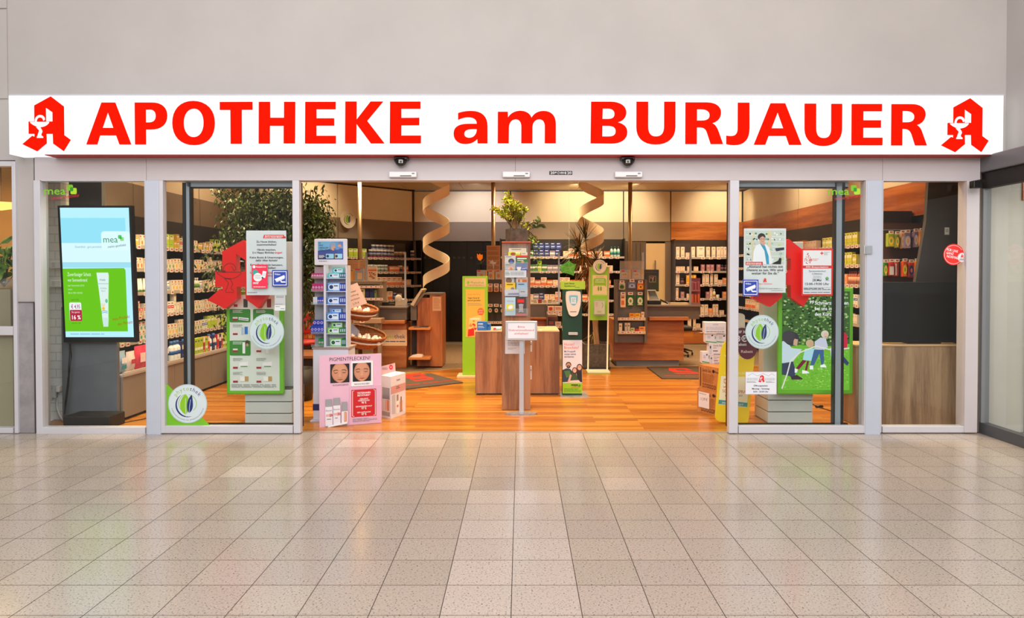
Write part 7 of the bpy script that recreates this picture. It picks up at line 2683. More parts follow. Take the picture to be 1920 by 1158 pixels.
TEAL, BLU, GRN = ((80, 180, 196), (16, 66, 90)), ((84, 150, 220), (24, 34, 110)), ((120, 190, 90), (24, 90, 50))
for k, (a, b, c, d, cl, nm) in enumerate(((624, 502, 643.5, 511.5, TEAL, 'upper teal'), (614.5, 511.8, 636.5, 521, TEAL, 'lower teal'), (615, 530, 637, 545.6, BLU, 'first light blue'), (614, 556.5, 636, 570.2, BLU, 'second light blue'), (620, 578.5, 640, 585.8, BLU, 'small upper blue'), (613.5, 586.2, 635.5, 600.5, BLU, 'third light blue'), (621, 604, 642, 614, GRN, 'upper green'), (614, 614.4, 636, 624.8, GRN, 'lower green'), (619, 634.5, 640, 649, GRN, 'bottom green'))):
    back = nm in ('upper teal', 'small upper blue', 'upper green')
    o = lotion_carton(a, b, c, d, Yt + (.065 if back else .014), cl, '%s face-out carton on the white totem' % nm)
for y0, y1, cl, nm in ((511.8, 521, (34, 90, 110), 'teal row'), (530, 545.6, (40, 50, 150), 'top blue row'), (556.5, 570.2, (40, 52, 156), 'second blue row'), (586.2, 600.5, (46, 60, 170), 'third blue row'), (614.4, 624.8, (30, 120, 60), 'upper green row'), (634.5, 649, (20, 110, 50), 'lower green row')):
    for q in range(3):
        pbx(637.2 + q * 3.7 if y0 != 634.5 else 640.6 + q * 2.6, y0, (640.5 + q * 3.7) if y0 != 634.5 else 643 + q * 2.6, y1 - .1, Yt + .018, .09, cl, 'slim upright carton, %s of three in the %s of the totem' % (('left', 'middle', 'right')[q], nm), 'lotion_carton', 'box', lambda cv, a, b, c, d: cv.rect(a + .6, b + (d - b) * .2, c - .6, b + (d - b) * .7, pm(170, 190, 220)), 'slim cartons of the white totem')
MAG = (172, 20, 110)
for y0, y1, xs, cl, nm in ((512, 520.6, (584, 588.6, 593.2, 597.8, 602.2), MAG, 'upper magenta row'), (531.5, 545.4, (585, 590.4, 595.8, 601.2), MAG, 'lower magenta row'), (556.6, 570, (587, 591, 595, 599, 603), (30, 60, 170), 'upper blue side row'), (610, 624.6, (583, 589, 595, 601), (26, 56, 180), 'lower blue side row'), (600, 609.4, (587, 593.6, 600.2), (28, 50, 170), 'blue side row stacked on top'), (634.5, 648.8, (597, 602), (20, 120, 56), 'green side row')):
    for q, x_ in enumerate(xs):
        w_ = (xs[1] - xs[0]) - .4
        cc = (206, 212, 226) if (nm == 'upper blue side row' and q < 2) else cl
        pbx(x_, y0, x_ + w_, y1, Yt + .014, .09, cc, '%s upright carton from the left, %s of the totem' % (ORD[q + 1], nm), 'side_carton', 'box', (lambda cv, a, b, c, d: cv.ring((a + c) / 2, (b + d) / 2, min(c - a, d - b) * .4, .8, pm(226, 200, 226), 14)), 'side cartons of the white totem')

# pink display board
A_, B_ = (X(599, YF(801), 801), YF(801)), (X(715.5, YF(792), 792), YF(792))
RP = Run(A_, B_)
hp = Z(667, YF(801))
t = thing('pink_display_board', 'large pink display board about skin spots standing in the doorway', 'display board', (A_[0] / 2 + B_[0] / 2, A_[1] / 2 + B_[1] / 2, 0))
mb = MB()
RP.slab(mb, 0, RP.L, 0, hp, -.008, 0, pm(222, 178, 200, rough=.6))
mb.build('board', t)
mb = MB()
cv = Cv(mb, (0, 0, 870, 1000), RP.w(0, 0, 0), RP.d * RP.L, Vector((0, 0, hp)), .001)
INK = pm(50, 34, 48)
cv.text('PIGMENTFLECKEN?', 140, 82, 50, INK, w=570)
cv.text('AUSGANGSBASIS', 180, 432, 22, INK, w=220)
woman_closed(cv, 150, 124, 415, 390)
mb.build('print', t)
mb = MB()
RP.slab(mb, RP.L * 438 / 870, RP.L * 745 / 870, hp * (1 - .45), hp * (1 - .098), 0, .010, WHITE)
cv2 = Cv(mb, (0, 0, 870, 1000), RP.w(0, .010, 0), RP.d * RP.L, Vector((0, 0, hp)), .001)
woman_closed(cv2, 458, 122, 718, 385)
cv2.text('NACH 8 WOCHEN*', 480, 432, 24, INK, w=220)
mb.build('after_photo', t)
mb = MB()
RP.slab(mb, RP.L * 412 / 870, RP.L * 868 / 870, 0.002, hp * (1 - .455), 0, .006, pm(218, 172, 196, rough=.6))
cv3 = Cv(mb, (0, 0, 870, 1000), RP.w(0, .006, 0), RP.d * RP.L, Vector((0, 0, hp)), .001)
cv3.rect(440, 500, 792, 890, pm(196, 16, 30))
for (ax, ay, sx_, sy_) in ((456, 516, 1, 1), (778, 516, -1, 1), (456, 876, 1, -1), (778, 876, -1, -1)):
    cv3.line([(ax + 24 * sx_, ay), (ax, ay), (ax, ay + (180 if sy_ > 0 else -180))], 7, WHITE)
for s, y, h, w in (('TESTERINNEN', 562, 24, 190), ('BESTÄTIGEN:*', 596, 24, 180), ('GEMILDERTE', 646, 18, 120), ('PIGMENTFLECKEN', 670, 18, 160), ('98 %', 704, 28, 70), ('EBENMÄSSIGERE HAUT', 752, 18, 230), ('97 %', 786, 28, 70), ('MEHR AUSSTRAHLUNG', 836, 18, 190), ('97 %', 870, 28, 70)):
    cv3.text(s, 616, y, h, WHITE, 'c', w=w, bold=.03)
cv3.lines(456, 912, 800, 968, 4, GREYTXT, .35)
mb.build('result_panel', t)
SIL = pm(170, 174, 182, rough=.25, metal=.5)
for k, (x0, x1, y0, nm) in enumerate(((78, 176, 612, 'bottle_cutout'), (186, 284, 600, 'bottle_cutout'), (300, 384, 662, 'dropper_cutout'))):
    mb = MB()
    t0 = .012 + .004 * k
    yb_ = 985 - k * 8
    cap = y0 + (105 if k < 2 else 130)
    def fz(x, y, t0=t0): return RP.w(x / 870 * RP.L, t0, hp * (1 - y / 1000))
    mb.prism([[(x0 + 6, y0), (x1 - 6, y0), (x1 - 4, cap), (x0 + 4, cap)]], fz, -RP.n * .008, SIL)
    mb.prism([[(x0, cap), (x1, cap), (x1, yb_), (x0, yb_)]], fz, -RP.n * .008, pm(226, 224, 232))
    c4 = Cv(mb, (0, 0, 870, 1000), RP.w(0, t0, 0), RP.d * RP.L, Vector((0, 0, hp)), .001)
    if k < 2:
        c4.text('Eucerin', x0 + 10, cap + 62, 20, INK, w=76).ell(x0 + 70, cap + 120, 34, 22, pm(196, 120, 116), 16).rect(x0 + 8, cap + 104, x0 + 60, cap + 136, pm(216, 170, 170)).lines(x0 + 22, cap + 170, x0 + 78, cap + 182, 1, INK, .7)
    else:
        c4.rect(x0 + 34, cap + 10, x1 - 14, cap + 150, pm(206, 130, 90)).rect(x0 + 44, cap + 20, x0 + 52, cap + 140, pm(240, 206, 180)).rect(x0 + 4, cap + 160, x1 - 4, cap + 190, SIL)
    mb.build(nm, t)
mb = MB()
def fz2(x, y): return RP.w(x / 870 * RP.L, .030, hp * (1 - y / 1000))
mb.prism([[(112, 982), (372, 944), (376, 966), (116, 1000)]], fz2, -RP.n * .008, WHITE)
mb.prism([[(96, 984), (112, 982), (116, 1000), (98, 1000)]], fz2, -RP.n * .008, SIL)
mb.build('tube_cutout', t)
mb = MB()
RP.slab(mb, RP.L * .3, RP.L * .7, 0, .25, -.10, -.0085, pm(200, 160, 178))
mb.build('rear_strut', t)

# open product carton beside the board
c0, cl_, cr_ = (X(733, YF(785), 785), YF(785)), (X(714, YF(781), 781), YF(781)), (X(760.5, YF(774), 774), YF(774))
back_ = (cl_[0] + cr_[0] - c0[0], cl_[1] + cr_[1] - c0[1])
hc = Z(706, YF(785))
t = thing('product_carton', 'white display carton with silver bottle pictures right of the pink board', 'box', (c0[0], c0[1] + .1, 0))
mb = MB()
mb.prism([[c0, cr_, back_, cl_]], lambda x, y: Vector((x, y, hc)), (0, 0, -hc), pm(226, 222, 228))
mb.build('carton_body', t)
R1 = Run(cl_, c0)
mb = MB()
cv = Cv(mb, (0, 0, 100, 400), R1.w(0, 0, 0), R1.d * R1.L, Vector((0, 0, hc)), .001)
cv.rect(16, 110, 88, 220, SIL).rect(10, 220, 92, 350, pm(214, 206, 210)).rect(50, 225, 84, 330, pm(206, 130, 90)).rect(56, 225, 62, 330, pm(240, 210, 190)).rect(14, 340, 90, 380, SIL)
mb.build('left_print', t)
R2 = Run(c0, cr_)
mb = MB()
cv = Cv(mb, (0, 0, 200, 400), R2.w(0, 0, 0), R2.d * R2.L, Vector((0, 0, hc)), .001)
cv.text('Eucerin', 78, 56, 18, INK, w=44).rect(0, 96, 200, 168, pm(208, 154, 150)).lines(70, 110, 130, 140, 2, INK, .4)
cv.rect(14, 180, 58, 360, pm(190, 190, 198)).rect(76, 190, 100, 250, SIL).rect(72, 250, 104, 370, WHITE).ell(88, 300, 12, 14, pm(196, 120, 116), 12).rect(130, 220, 142, 260, pm(90, 70, 70)).rect(122, 260, 150, 350, pm(200, 130, 90)).rect(118, 350, 154, 366, SIL)
mb.build('right_print', t)
mb = MB()
mb.prism([[(712.5, 691), (740, 684), (741, 700), (713.5, 706)]], lambda x, y: Vector((X(x, c0[1] + .12, 700), c0[1] + .14, Z(y, c0[1] + .13) + .02)), (0, .006, 0), pm(222, 176, 172))
cv = Cv(mb, (712, 684, 741, 706), (X(712, c0[1] + .12, 700), c0[1] + .14, Z(706, c0[1] + .13) + .02), (X(741, c0[1] + .12) - X(712, c0[1] + .12), 0, 0), (0, 0, Z(684, c0[1] + .13) - Z(706, c0[1] + .13)), .001)
cv.ell(732.5, 692, 3.6, 4.6, RED, 18).text('5€', 730.5, 693.6, 3, WHITE, w=4).lines(716, 693, 726, 698, 2, GREYTXT, .4)
mb.build('top_flap', t)

# wicker baskets on their stand
Ybk = 2.5


def basket(px, py_rim, rx, ry, dep, rot, nm):
    c = Vector((X(px, Ybk), Ybk, Z(py_rim, Ybk)))
    M = Matrix.Translation(c) @ Matrix.Rotation(rot[1], 4, 'Y') @ Matrix.Rotation(rot[0], 4, 'X')
    t = thing('wicker_basket', '%s shallow wicker basket on the wire stand beside the totem' % nm, 'basket', tuple(c - Vector((0, 0, dep))))
    def tr(mb):
        mb.v = [tuple(M @ Vector(p)) for p in mb.v]
        return mb
    k = ry / rx
    mb = MB()
    mb.rev([(rx * .001, -dep), (rx * .62, -dep), (rx * .8, -dep * .6), (rx, 0), (rx * .96, 0), (rx * .77, -dep * .55), (rx * .6, -dep * .93), (rx * .001, -dep * .93)], (0, 0, 0), wicker(), 40, sy=k)
    tr(mb).build('bowl', t)
    mb = MB()
    n = 56
    pts = [(rx * 1.0 * cos(2 * pi * i / n), ry * 1.0 * sin(2 * pi * i / n), .006 + .006 * (i % 2)) for i in range(n + 1)]
    mb.tube(pts, .016, wicker(), 6)
    tr(mb).build('rim', t)
    mb = MB()
    pts = [(rx * .93 * cos(2 * pi * i / 40), ry * .93 * sin(2 * pi * i / 40), -dep * .34) for i in range(41)]
    mb.rev([(rx * .935, -dep * .42), (rx * .955, -dep * .42), (rx * .985, -dep * .26), (rx * .965, -dep * .26)], (0, 0, 0), pm(220, 216, 222), 40, sy=k, cap=False)
    tr(mb).build('support_ring', t)
    return M


M1 = basket(671, 577, .25, .17, .13, (radians(14), radians(10)), 'upper')
M2 = basket(677, 624, .31, .21, .16, (radians(16), radians(12)), 'lower')
rr = random.Random(12)
BW = pm(236, 226, 220)


def little_bottle(p, tilt_, nm, grp):
    mb = MB()
    mb.rev([(.0001, 0), (.024, 0), (.026, .01), (.026, .056), (.018, .066), (.014, .066), (.014, .082), (.0001, .084)], (0, 0, 0), BW, 12)
    R = Matrix.Translation(p) @ Matrix.Rotation(tilt_[0], 4, 'X') @ Matrix.Rotation(tilt_[1], 4, 'Y')
    mb.v = [tuple(R @ Vector(q)) for q in mb.v]
    mb.build('small_bottle', label=nm, cat='bottle', group=grp, origin=tuple(p))


for q in range(14):
    a = rr.uniform(0, 2 * pi)
    u, v = -.10 + .052 * (q % 7), (-.09, .0)[q // 7] + rr.uniform(-.01, .01)
    p = M2 @ Vector((u + .05, v - .01, -.072))
    little_bottle(p, (rr.uniform(-.6, .3), rr.uniform(-.5, .5)), 'small white bottle in the lower wicker basket, %s of the %s row from the left' % (ORD[q % 7 + 1], ('front', 'back')[q // 7]), 'white bottles in the lower basket')
for q in range(4):
    p = M1 @ Vector((-.02 + .05 * q, -.02 + .03 * (q % 2), -.060))
    little_bottle(p, (rr.uniform(-.6, .3), rr.uniform(-.5, .5)), 'small white bottle in the upper wicker basket, %s from the left' % ORD[q + 1], 'white bottles in the upper basket')
mb = MB()
mb.prism([path('M648 612 L660 606 L674 622 L668 628 L650 626 Z')[0]], lambda x, y: Vector((X(x, Ybk, 615), Ybk - .02, Z(y, Ybk))), (0, .05, 0), pm(176, 182, 206))
mb.build('foil_packet', label='grey blue foil packet in the lower wicker basket', cat='packet')
mb = MB()
O_ = Vector((X(655, Ybk), Ybk - .10, 0))
def fs_(x, y): return Vector((X(x, Ybk - .08, 560), Ybk - .10, Z(y, Ybk - .08)))
mb.prism([[(640, 541), (670.5, 529.5), (689, 568), (658, 579)]], fs_, (0, .003, 0), pm(236, 206, 200))
cv = Cv(mb, (640, 529, 690, 579), fs_(640, 579), fs_(690, 579) - fs_(640, 579), fs_(640, 529) - fs_(640, 579), .001)
for s, x, y, w in (('Desinfek-', 646, 546, 14), ('tionsmittel', 649, 552, 20), ('Herstellung', 650, 559, 24), ('Einwirkzeit', 653, 566, 24), ('2,79 €', 663, 571.5, 12)):
    cv.text(s, x, y, 3.2, DKTEXT, w=w, rot=.3)
mb.build('price_note', label='tilted pink paper price note standing in the upper basket', cat='note')
t = thing('basket_stand', 'white wire stand carrying the two wicker baskets', 'stand', (X(660, Ybk + .24), Ybk + .24, 0))
mb = MB()
mb.tube([(X(660, Ybk + .24), Ybk + .26, .01), (X(660, Ybk + .24), Ybk + .26, Z(560, Ybk))], .012, pm(200, 196, 200))
mb.build('pole', t)
mb = MB()
mb.cyl((X(660, Ybk + .24), Ybk + .26, 0), .16, .012, pm(190, 186, 190), 28)
mb.build('foot', t)

# consultation table, red chair and little goods seen behind the totem
t = thing('consultation_table', 'brown table with black front behind the ficus and totem', 'table', (X(600, 2.9), 3.2, 0))
mb = MB()
mb.box(X(430, 2.9), X(640, 2.9), 2.9, 3.7, Z(672, 2.9), Z(667, 2.9), wood('table_brown', (120, 78, 48), (140, 94, 60), 'X'))
mb.build('tabletop', t)
for a, b in ((432, 440), (628, 636)):
    mb = MB()
    mb.box(X(a, 2.9), X(b, 2.9), 2.95, 3.65, 0, Z(672, 2.9), BLKM)
    mb.build('side_panel', t)
mb = MB()
mb.box(X(440, 2.9), X(628, 2.9), 2.98, 3.0, .05, Z(673, 2.9), BLKM)
mb.build('front_panel', t)
t = thing('red_chair', 'red upholstered chair behind the consultation table', 'chair', (X(572, 4.0), 4.0, 0))
mb = MB()
mb.rev([(.0001, 0), (.23, .0), (.25, .03), (.23, .06), (.0001, .07)], (X(572, 4.0), 4.0, .42), pm(170, 24, 20), 24)
mb.build('seat', t)
mb = MB()
mb.box(X(572, 4) - .2, X(572, 4) + .2, 4.2, 4.24, .55, .85, pm(170, 24, 20), .03)
mb.build('backrest', t)
for dx, dy in ((-.15, -.15), (.15, -.15), (-.15, .15), (.15, .15)):
    mb = MB()
    mb.tube([(X(572, 4) + dx, 4 + dy, .0), (X(572, 4) + dx * .8, 4 + dy * .8, .425)], .012, BLK)
    mb.build('leg', t)
t = thing('side_shelf', 'low shelf unit with lime and orange packets behind the ficus', 'shelf', (X(580, 4.7), 4.85, 0))
ysh = (612, 640)
for yy in (590, 612, 634):
    mb = MB()
    mb.pbox(540, yy, 640, yy + 3, 4.7, .3, pm(150, 110, 76))
    mb.build('shelf_board', t)
mb = MB()
mb.box(X(540, 4.98), X(640, 4.98), 4.99, 5.03, 0, Z(585, 4.98), pm(120, 84, 56))
mb.build('back_panel', t)
for k, (yy, cols) in enumerate(((590, ((226, 110, 40), (236, 196, 40), (236, 206, 180), (230, 130, 60), (236, 200, 50))), (612, ((190, 200, 40), (216, 190, 30), (180, 196, 50), (226, 206, 60), (190, 200, 40))), (634, ((236, 150, 90), (232, 110, 50), (240, 180, 130), (236, 130, 60), (232, 110, 50))))):
    for q, cc in enumerate(cols):
        pbx(562 + q * 8, yy - 9, 569 + q * 8, yy - .1, 4.75, .08, cc, 'small bright packet, %s from the left, %s board of the low shelf' % (ORD[q + 1], ('upper', 'middle', 'lower')[k]), 'goods_packet', 'packet', group='packets on the low shelf behind the ficus')

# ------------------------------------------------------------------ plants
LD = mottled('ficus_leaf', (24, 36, 9), (62, 82, 24), 9, .4)
LL = mottled('spurge_leaf', (104, 128, 24), (186, 186, 50), 14, .5)
LM = mottled('vine_leaf', (44, 86, 24), (120, 150, 40), 9, .45)
BR = pm(70, 50, 34)


def leaf(mb, p, d, ln, wd, mat, roll=0.0, fold=.25):
    d = d.normalized()
    s = d.cross(Vector((sin(roll), cos(roll), .3)))
    if s.length < .05: s = d.cross(Vector((1, 0, 0)))
    s.normalize()
    n = d.cross(s)
    a, b = p + d * ln * .38, p + d * ln * .75
    mb.add([p, a + s * wd / 2 + n * wd * fold, a, a - s * wd / 2 + n * wd * fold, b + s * wd * .36 + n * wd * fold * .5, b, b - s * wd * .36 + n * wd * fold * .5, p + d * ln],
           [(0, 1, 2), (0, 2, 3), (1, 4, 5, 2), (3, 2, 5, 6), (4, 7, 5), (5, 7, 6)], mat, True)


def ficus():
    rr = random.Random(21)
    Yt_ = 1.75
    t = thing('ficus_tree', 'tall leafy weeping fig tree left of the doorway behind the glass', 'tree', (X(556, Yt_), Yt_, 0))
    mb = MB()
    mb.rev([(.0001, .0), (.17, 0), (.21, .36), (.19, .36), (.18, .32), (.0001, .31)], (X(556, Yt_), Yt_, 0), pm(40, 38, 38), 24)
    mb.build('pot', t)
    base = Vector((X(556, Yt_), Yt_, .3))
    blobs = [(470, 385, 55, 32, 5), (535, 395, 62, 48, 10), (592, 395, 26, 46, 4), (500, 435, 60, 26, 5), (586, 480, 22, 60, 5), (436, 362, 36, 14, 1.6), (577, 570, 14, 60, 1.8), (555, 455, 42, 46, 5), (604, 430, 20, 24, 2.4), (520, 370, 50, 20, 3), (470, 415, 40, 30, 2.5), (434, 425, 38, 22, 1.8), (402, 500, 26, 44, 1.5), (425, 600, 14, 44, 1.2), (445, 455, 40, 18, 2), (560, 520, 30, 50, 3)]
    mb, bw = MB(), MB()
    top = base + Vector((.02, .02, 1.2))
    bw.tube([base, base + Vector((.03, 0, .4)), base + Vector((-.02, .02, .8)), top], [.03, .026, .022, .018], BR, 7)
    bw.tube([base + Vector((.03, .03, 0)), base + Vector((-.03, .03, .5)), base + Vector((.02, .0, .9)), top + Vector((.05, 0, .1))], [.022, .02, .018, .014], BR, 7)
    for cx, cy, rx, ry, w in blobs:
        k = int(w * 8.5) + 2
        for i in range(k):
            a, r_ = rr.uniform(0, 2 * pi), sqrt(rr.random())
            Yl = Yt_ + rr.uniform(-.34, .38)
            px_, py_ = cx + rx * r_ * cos(a), cy + ry * r_ * sin(a)
            e = Vector((X(px_, Yl, py_), Yl, min(Z(py_, Yl), 2.95)))
            st = top + Vector((0, 0, rr.uniform(-.3, .1)))
            mid = (st + e) / 2 + Vector((0, 0, .12))
            bw.tube([st, mid, e], [.008, .005, .002], BR, 4)
            nl = int(26 if w > 1 else 16)
            for j in range(nl):
                u = rr.uniform(.55, 1.0)
                q = mid * (1 - u) + e * u + Vector((rr.gauss(0, .06), rr.gauss(0, .06), rr.gauss(0, .05)))
                dd = Vector((rr.gauss(0, .6), rr.gauss(0, .6), -1 + rr.gauss(0, .5)))
                leaf(mb, q, dd, rr.uniform(.036, .062), rr.uniform(.017, .027), LD, rr.uniform(0, 6))
    bw.build('branches', t)
    mb.build('foliage', t)


ficus()


def pot_plant():
    rr = random.Random(4)
    Yp = YT + .19
    zt = Z(452.5, YT)
    cx = (X(942, YT, 455) + X(994.5, YT, 455)) / 2 + .005
    t = thing('potted_spurge', 'flowering green plant in a square slate pot on top of the tower', 'plant', (cx, Yp, zt + .001))
    mb = MB()
    w, hgt = .118, Z(427, YT) - zt
    a = radians(24)
    pts = [(cx + w * 1.12 * cos(a + pi / 4 + k * pi / 2 + pi), Yp + w * 1.12 * sin(a + pi / 4 + k * pi / 2 + pi)) for k in range(4)]
    inn = [(cx + (x - cx) * .88, Yp + (y - Yp) * .88) for x, y in pts]
    SL = mottled('slate', (58, 54, 54), (92, 84, 80), 16, .7, bump=.5)
    mb.prism([pts, inn], lambda x, y: Vector((x, y, zt + hgt)), (0, 0, -hgt + .002), SL)
    mb.prism([inn], lambda x, y: Vector((x, y, zt + hgt * .8)), (0, 0, -hgt * .78), pm(80, 50, 32))
    mb.build('slate_pot', t)
    st, fo, fl = MB(), MB(), MB()
    def stem(p0, tips, n, mat, size, fl_=0.3, dro=0.0):
        for (tx, ty) in tips:
            Yl = Yp + rr.uniform(-.09, .09)
            e = Vector((X(tx, Yl, ty), Yl, Z(ty, Yl)))
            m = (p0 + e) / 2 + Vector((rr.gauss(0, .015), rr.gauss(0, .015), .02))
            st.tube([p0, m, e], [.006, .005, .003], pm(96, 70, 40), 5)
            for j in range(n):
                u = rr.uniform(.45, 1.05)
                q = m * (1 - u) + e * u + Vector((rr.gauss(0, .012), rr.gauss(0, .012), rr.gauss(0, .012)))
                leaf(fo, q, Vector((rr.gauss(0, 1), rr.gauss(0, 1), rr.gauss(.3, .6) - dro)), rr.uniform(.6, 1.1) * size, size * .42, mat, rr.uniform(0, 6))
            if rr.random() < fl_:
                for _ in range(2):
                    c_ = e + Vector((rr.gauss(0, .012), rr.gauss(0, .012), .018 + rr.uniform(0, .02)))
                    fl.rev([(.0001, -.004), (.008, 0), (.0001, .004)], tuple(c_), pm(226, 90, 50), 6)
    p0 = Vector((cx, Yp, zt + hgt * .8))
    tips = [(948, 372), (955, 368), (962, 375), (970, 380), (978, 385), (984, 390), (944, 388), (950, 395), (958, 388), (965, 392), (972, 398), (980, 402), (935, 395), (928, 392), (940, 402), (955, 405), (966, 408), (976, 410), (925, 388), (947, 378), (962, 384), (974, 388), (952, 362)]
    stem(p0 + Vector((-.02, 0, 0)), tips, 42, LL, .038, .6)
    stem(p0 + Vector((.06, 0, 0)), [(985, 418), (988, 428), (994, 420)], 9, LL, .05, 0)
    stem(p0 + Vector((.08, 0, 0)), [(1002, 416), (1012, 414), (1020, 420), (1006, 424)], 5, mottled('dark_leaf', (40, 66, 24), (80, 100, 40), 8, .4), .075, 0, .4)
    stem(p0 + Vector((.09, -.03, .02)), [(992, 446), (998, 452), (1004, 456), (1009, 450)], 20, LM, .032, .3, .4)
    # hanging vine
    vine = [Vector((X(a, YT - .0, b), YT + .12, Z(b, YT))) for a, b in ((993, 448), (1001, 456), (1006, 468), (1007, 480), (1008, 492))]
    st.tube([p0 + Vector((.08, 0, .02))] + vine, .003, pm(80, 90, 40), 5)
    for v_ in vine:
        for j in range(11):
            leaf(fo, v_ + Vector((rr.gauss(0, .02), rr.gauss(0, .02), rr.gauss(0, .03))), Vector((rr.gauss(0, 1), rr.gauss(0, 1), -.7)), .034, .016, LM, rr.uniform(0, 6))
    st.build('stems', t)
    fo.build('foliage', t)
    fl.build('flowers', t)


pot_plant()


def blade(mb, p, d, ln, w, mat, drop):
    """one arching strap leaf"""
    d = d.normalized()
    s = d.cross(Vector((0, 0, 1)))
    if s.length < .05: s = Vector((1, 0, 0))
    s.normalize()
    vs, fs, n = [], [], 6
    for i in range(n + 1):
        u = i / n
        q = p + d * ln * u + Vector((0, 0, -drop * ln * u * u))
        ww = w * (1 - u) ** .5 if i < n else .0004
        vs += [q + s * ww / 2, q - s * ww / 2]
    for i in range(n): fs.append((2 * i, 2 * i + 1, 2 * i + 3, 2 * i + 2))
    mb.add(vs, fs, mat, True)


def dracaena():
    rr = random.Random(8)
    Yp = YF(692) + .22
    t = thing('potted_dracaena', 'spiky dracaena in a square dark planter behind the round headed stand', 'plant', (X(1119, Yp), Yp, 0))
    mb = MB()
    a, b = X(1095, Yp - .2, 660), X(1143, Yp - .2, 660)
    PL = mottled('dark_planter', (62, 54, 50), (92, 82, 74), 30, .6)
    zt = Z(645, Yp - .2)
    for x0, x1, y0, y1 in ((a, b, Yp - .21, Yp - .19), (a, b, Yp + .19, Yp + .21), (a, a + .02, Yp - .19, Yp + .19), (b - .02, b, Yp - .19, Yp + .19)):
        mb.box(x0, x1, y0, y1, 0.01, zt, PL)
    mb.box(a + .02, b - .02, Yp - .19, Yp + .19, 0.01, zt - .03, pm(96, 60, 34))
    mb.box(a - .015, b + .015, Yp - .23, Yp + .23, 0, .03, pm(44, 40, 38))
    mb.build('planter', t)
    root = Vector((X(1119, Yp), Yp, zt - .03))
    st, fo = MB(), MB()
    M_ = [mottled('dry_blade', (120, 76, 34), (196, 150, 80), 12, .5), mottled('olive_blade', (60, 60, 20), (130, 110, 44), 12, .5), mottled('green_blade', (36, 44, 18), (70, 70, 26), 12, .5)]
    heads = [(1083, 468, 54, .34, .0, 1), (1086, 460, 18, .36, .9, 2), (1097, 444, 16, .30, 1.2, 2), (1094, 480, 46, .34, -.5, 0), (1108, 500, 50, .32, -.7, 0), (1116, 520, 44, .26, -.7, 0), (1118, 484, 16, .22, .9, 0), (1112, 560, 30, .22, -.9, 0), (1112, 625, 16, .16, -.9, 0)]
    for hx, hy, n, ln, up, k in heads:
        Yl = Yp + rr.uniform(-.05, .08)
        c = Vector((X(hx, Yl, hy), Yl, Z(hy, Yl)))
        if hy < 600: st.tube([root + Vector((rr.uniform(-.03, .03), rr.uniform(-.03, .03), 0)), (root * .6 + c * .4) + Vector((.03, 0, .02)), c], [.018, .014, .008], pm(150, 110, 76), 6)
        for i in range(int(n * 2.2)):
            az = rr.uniform(0, 2 * pi)
            d = Vector((cos(az), sin(az) * .8, up + rr.gauss(.25, .35)))
            blade(fo, c + Vector((rr.gauss(0, .01), rr.gauss(0, .01), rr.gauss(0, .02))), d, ln * rr.uniform(.6, 1.15), .017, M_[k] if rr.random() < .7 else M_[(k + 1) % 3], rr.uniform(.1, .7) if up < .5 else .05)
    st.build('stems', t)
    fo.build('foliage', t)


dracaena()
# green ivy leaf cut-out hung on a thread before the dracaena
Yv = 3.3
t = thing('leaf_cutout', 'large green paper ivy leaf hanging above the sanitiser totem', 'decoration', (X(1065, Yv), Yv, Z(518, Yv)))
mb = MB()
def fl_(x, y): return Vector((X(x, Yv, 500), Yv + .0, Z(y, Yv)))
mb.prism([path('M1049 498 C1056 496 1062 492 1067 487 C1070 492 1075 496 1081 494 C1078 500 1076 508 1076 517 C1068 514 1060 510 1053 511 C1051 507 1051 502 1049 498 Z')[0]], fl_, (0, .006, 0), mottled('leaf_card', (40, 120, 30), (84, 160, 44), 10, .5))
cv = Cv(mb, (1049, 487, 1081, 518), fl_(1049, 518), fl_(1081, 518) - fl_(1049, 518), fl_(1049, 487) - fl_(1049, 518), .001)
for pts in ([(1075, 515), (1067, 500), (1067, 490)], [(1067, 501), (1052, 499)], [(1068, 503), (1080, 495)], [(1069, 506), (1055, 509)]):
    cv.line(pts, .5, pm(150, 170, 60))
mb.build('leaf_sheet', t)
mb = MB()
mb.tube([fl_(1067, 488) + Vector((0, .003, 0)), Vector((X(1067, Yv), Yv + .003, ZC - .002))], .0012, pm(200, 200, 190), 4)
mb.build('thread', t)

# ------------------------------------------------------------------ right of the doorway: glove cartons and bottle cut-out
def rbox(pa, pb, py_top, py_bot, dep, mat, name, label, draw=None, z0=0.0, zt=None, group=None):
    """carton with its front on the floor line pa->pb (measured), rotated accordingly"""
    R = Run(pa, pb)
    mb = MB()
    R.slab(mb, 0, R.L, z0, zt, -dep, 0, mat)
    cv = Cv(mb, (0, 0, 100, 100), R.w(0, 0, z0), R.d * R.L, Vector((0, 0, zt - z0)), .0008)
    if draw: draw(cv)
    return mb.build(name, label=label, cat='box', group=group)


def floorpt(px, py): return (X(px, YF(py), py), YF(py))


CARD = mottled('corrugated_card', (176, 110, 56), (196, 128, 70), 8, .8)
WB = pm(222, 218, 226)
p1, p2 = floorpt(1307, 770.5), floorpt(1352, 782)


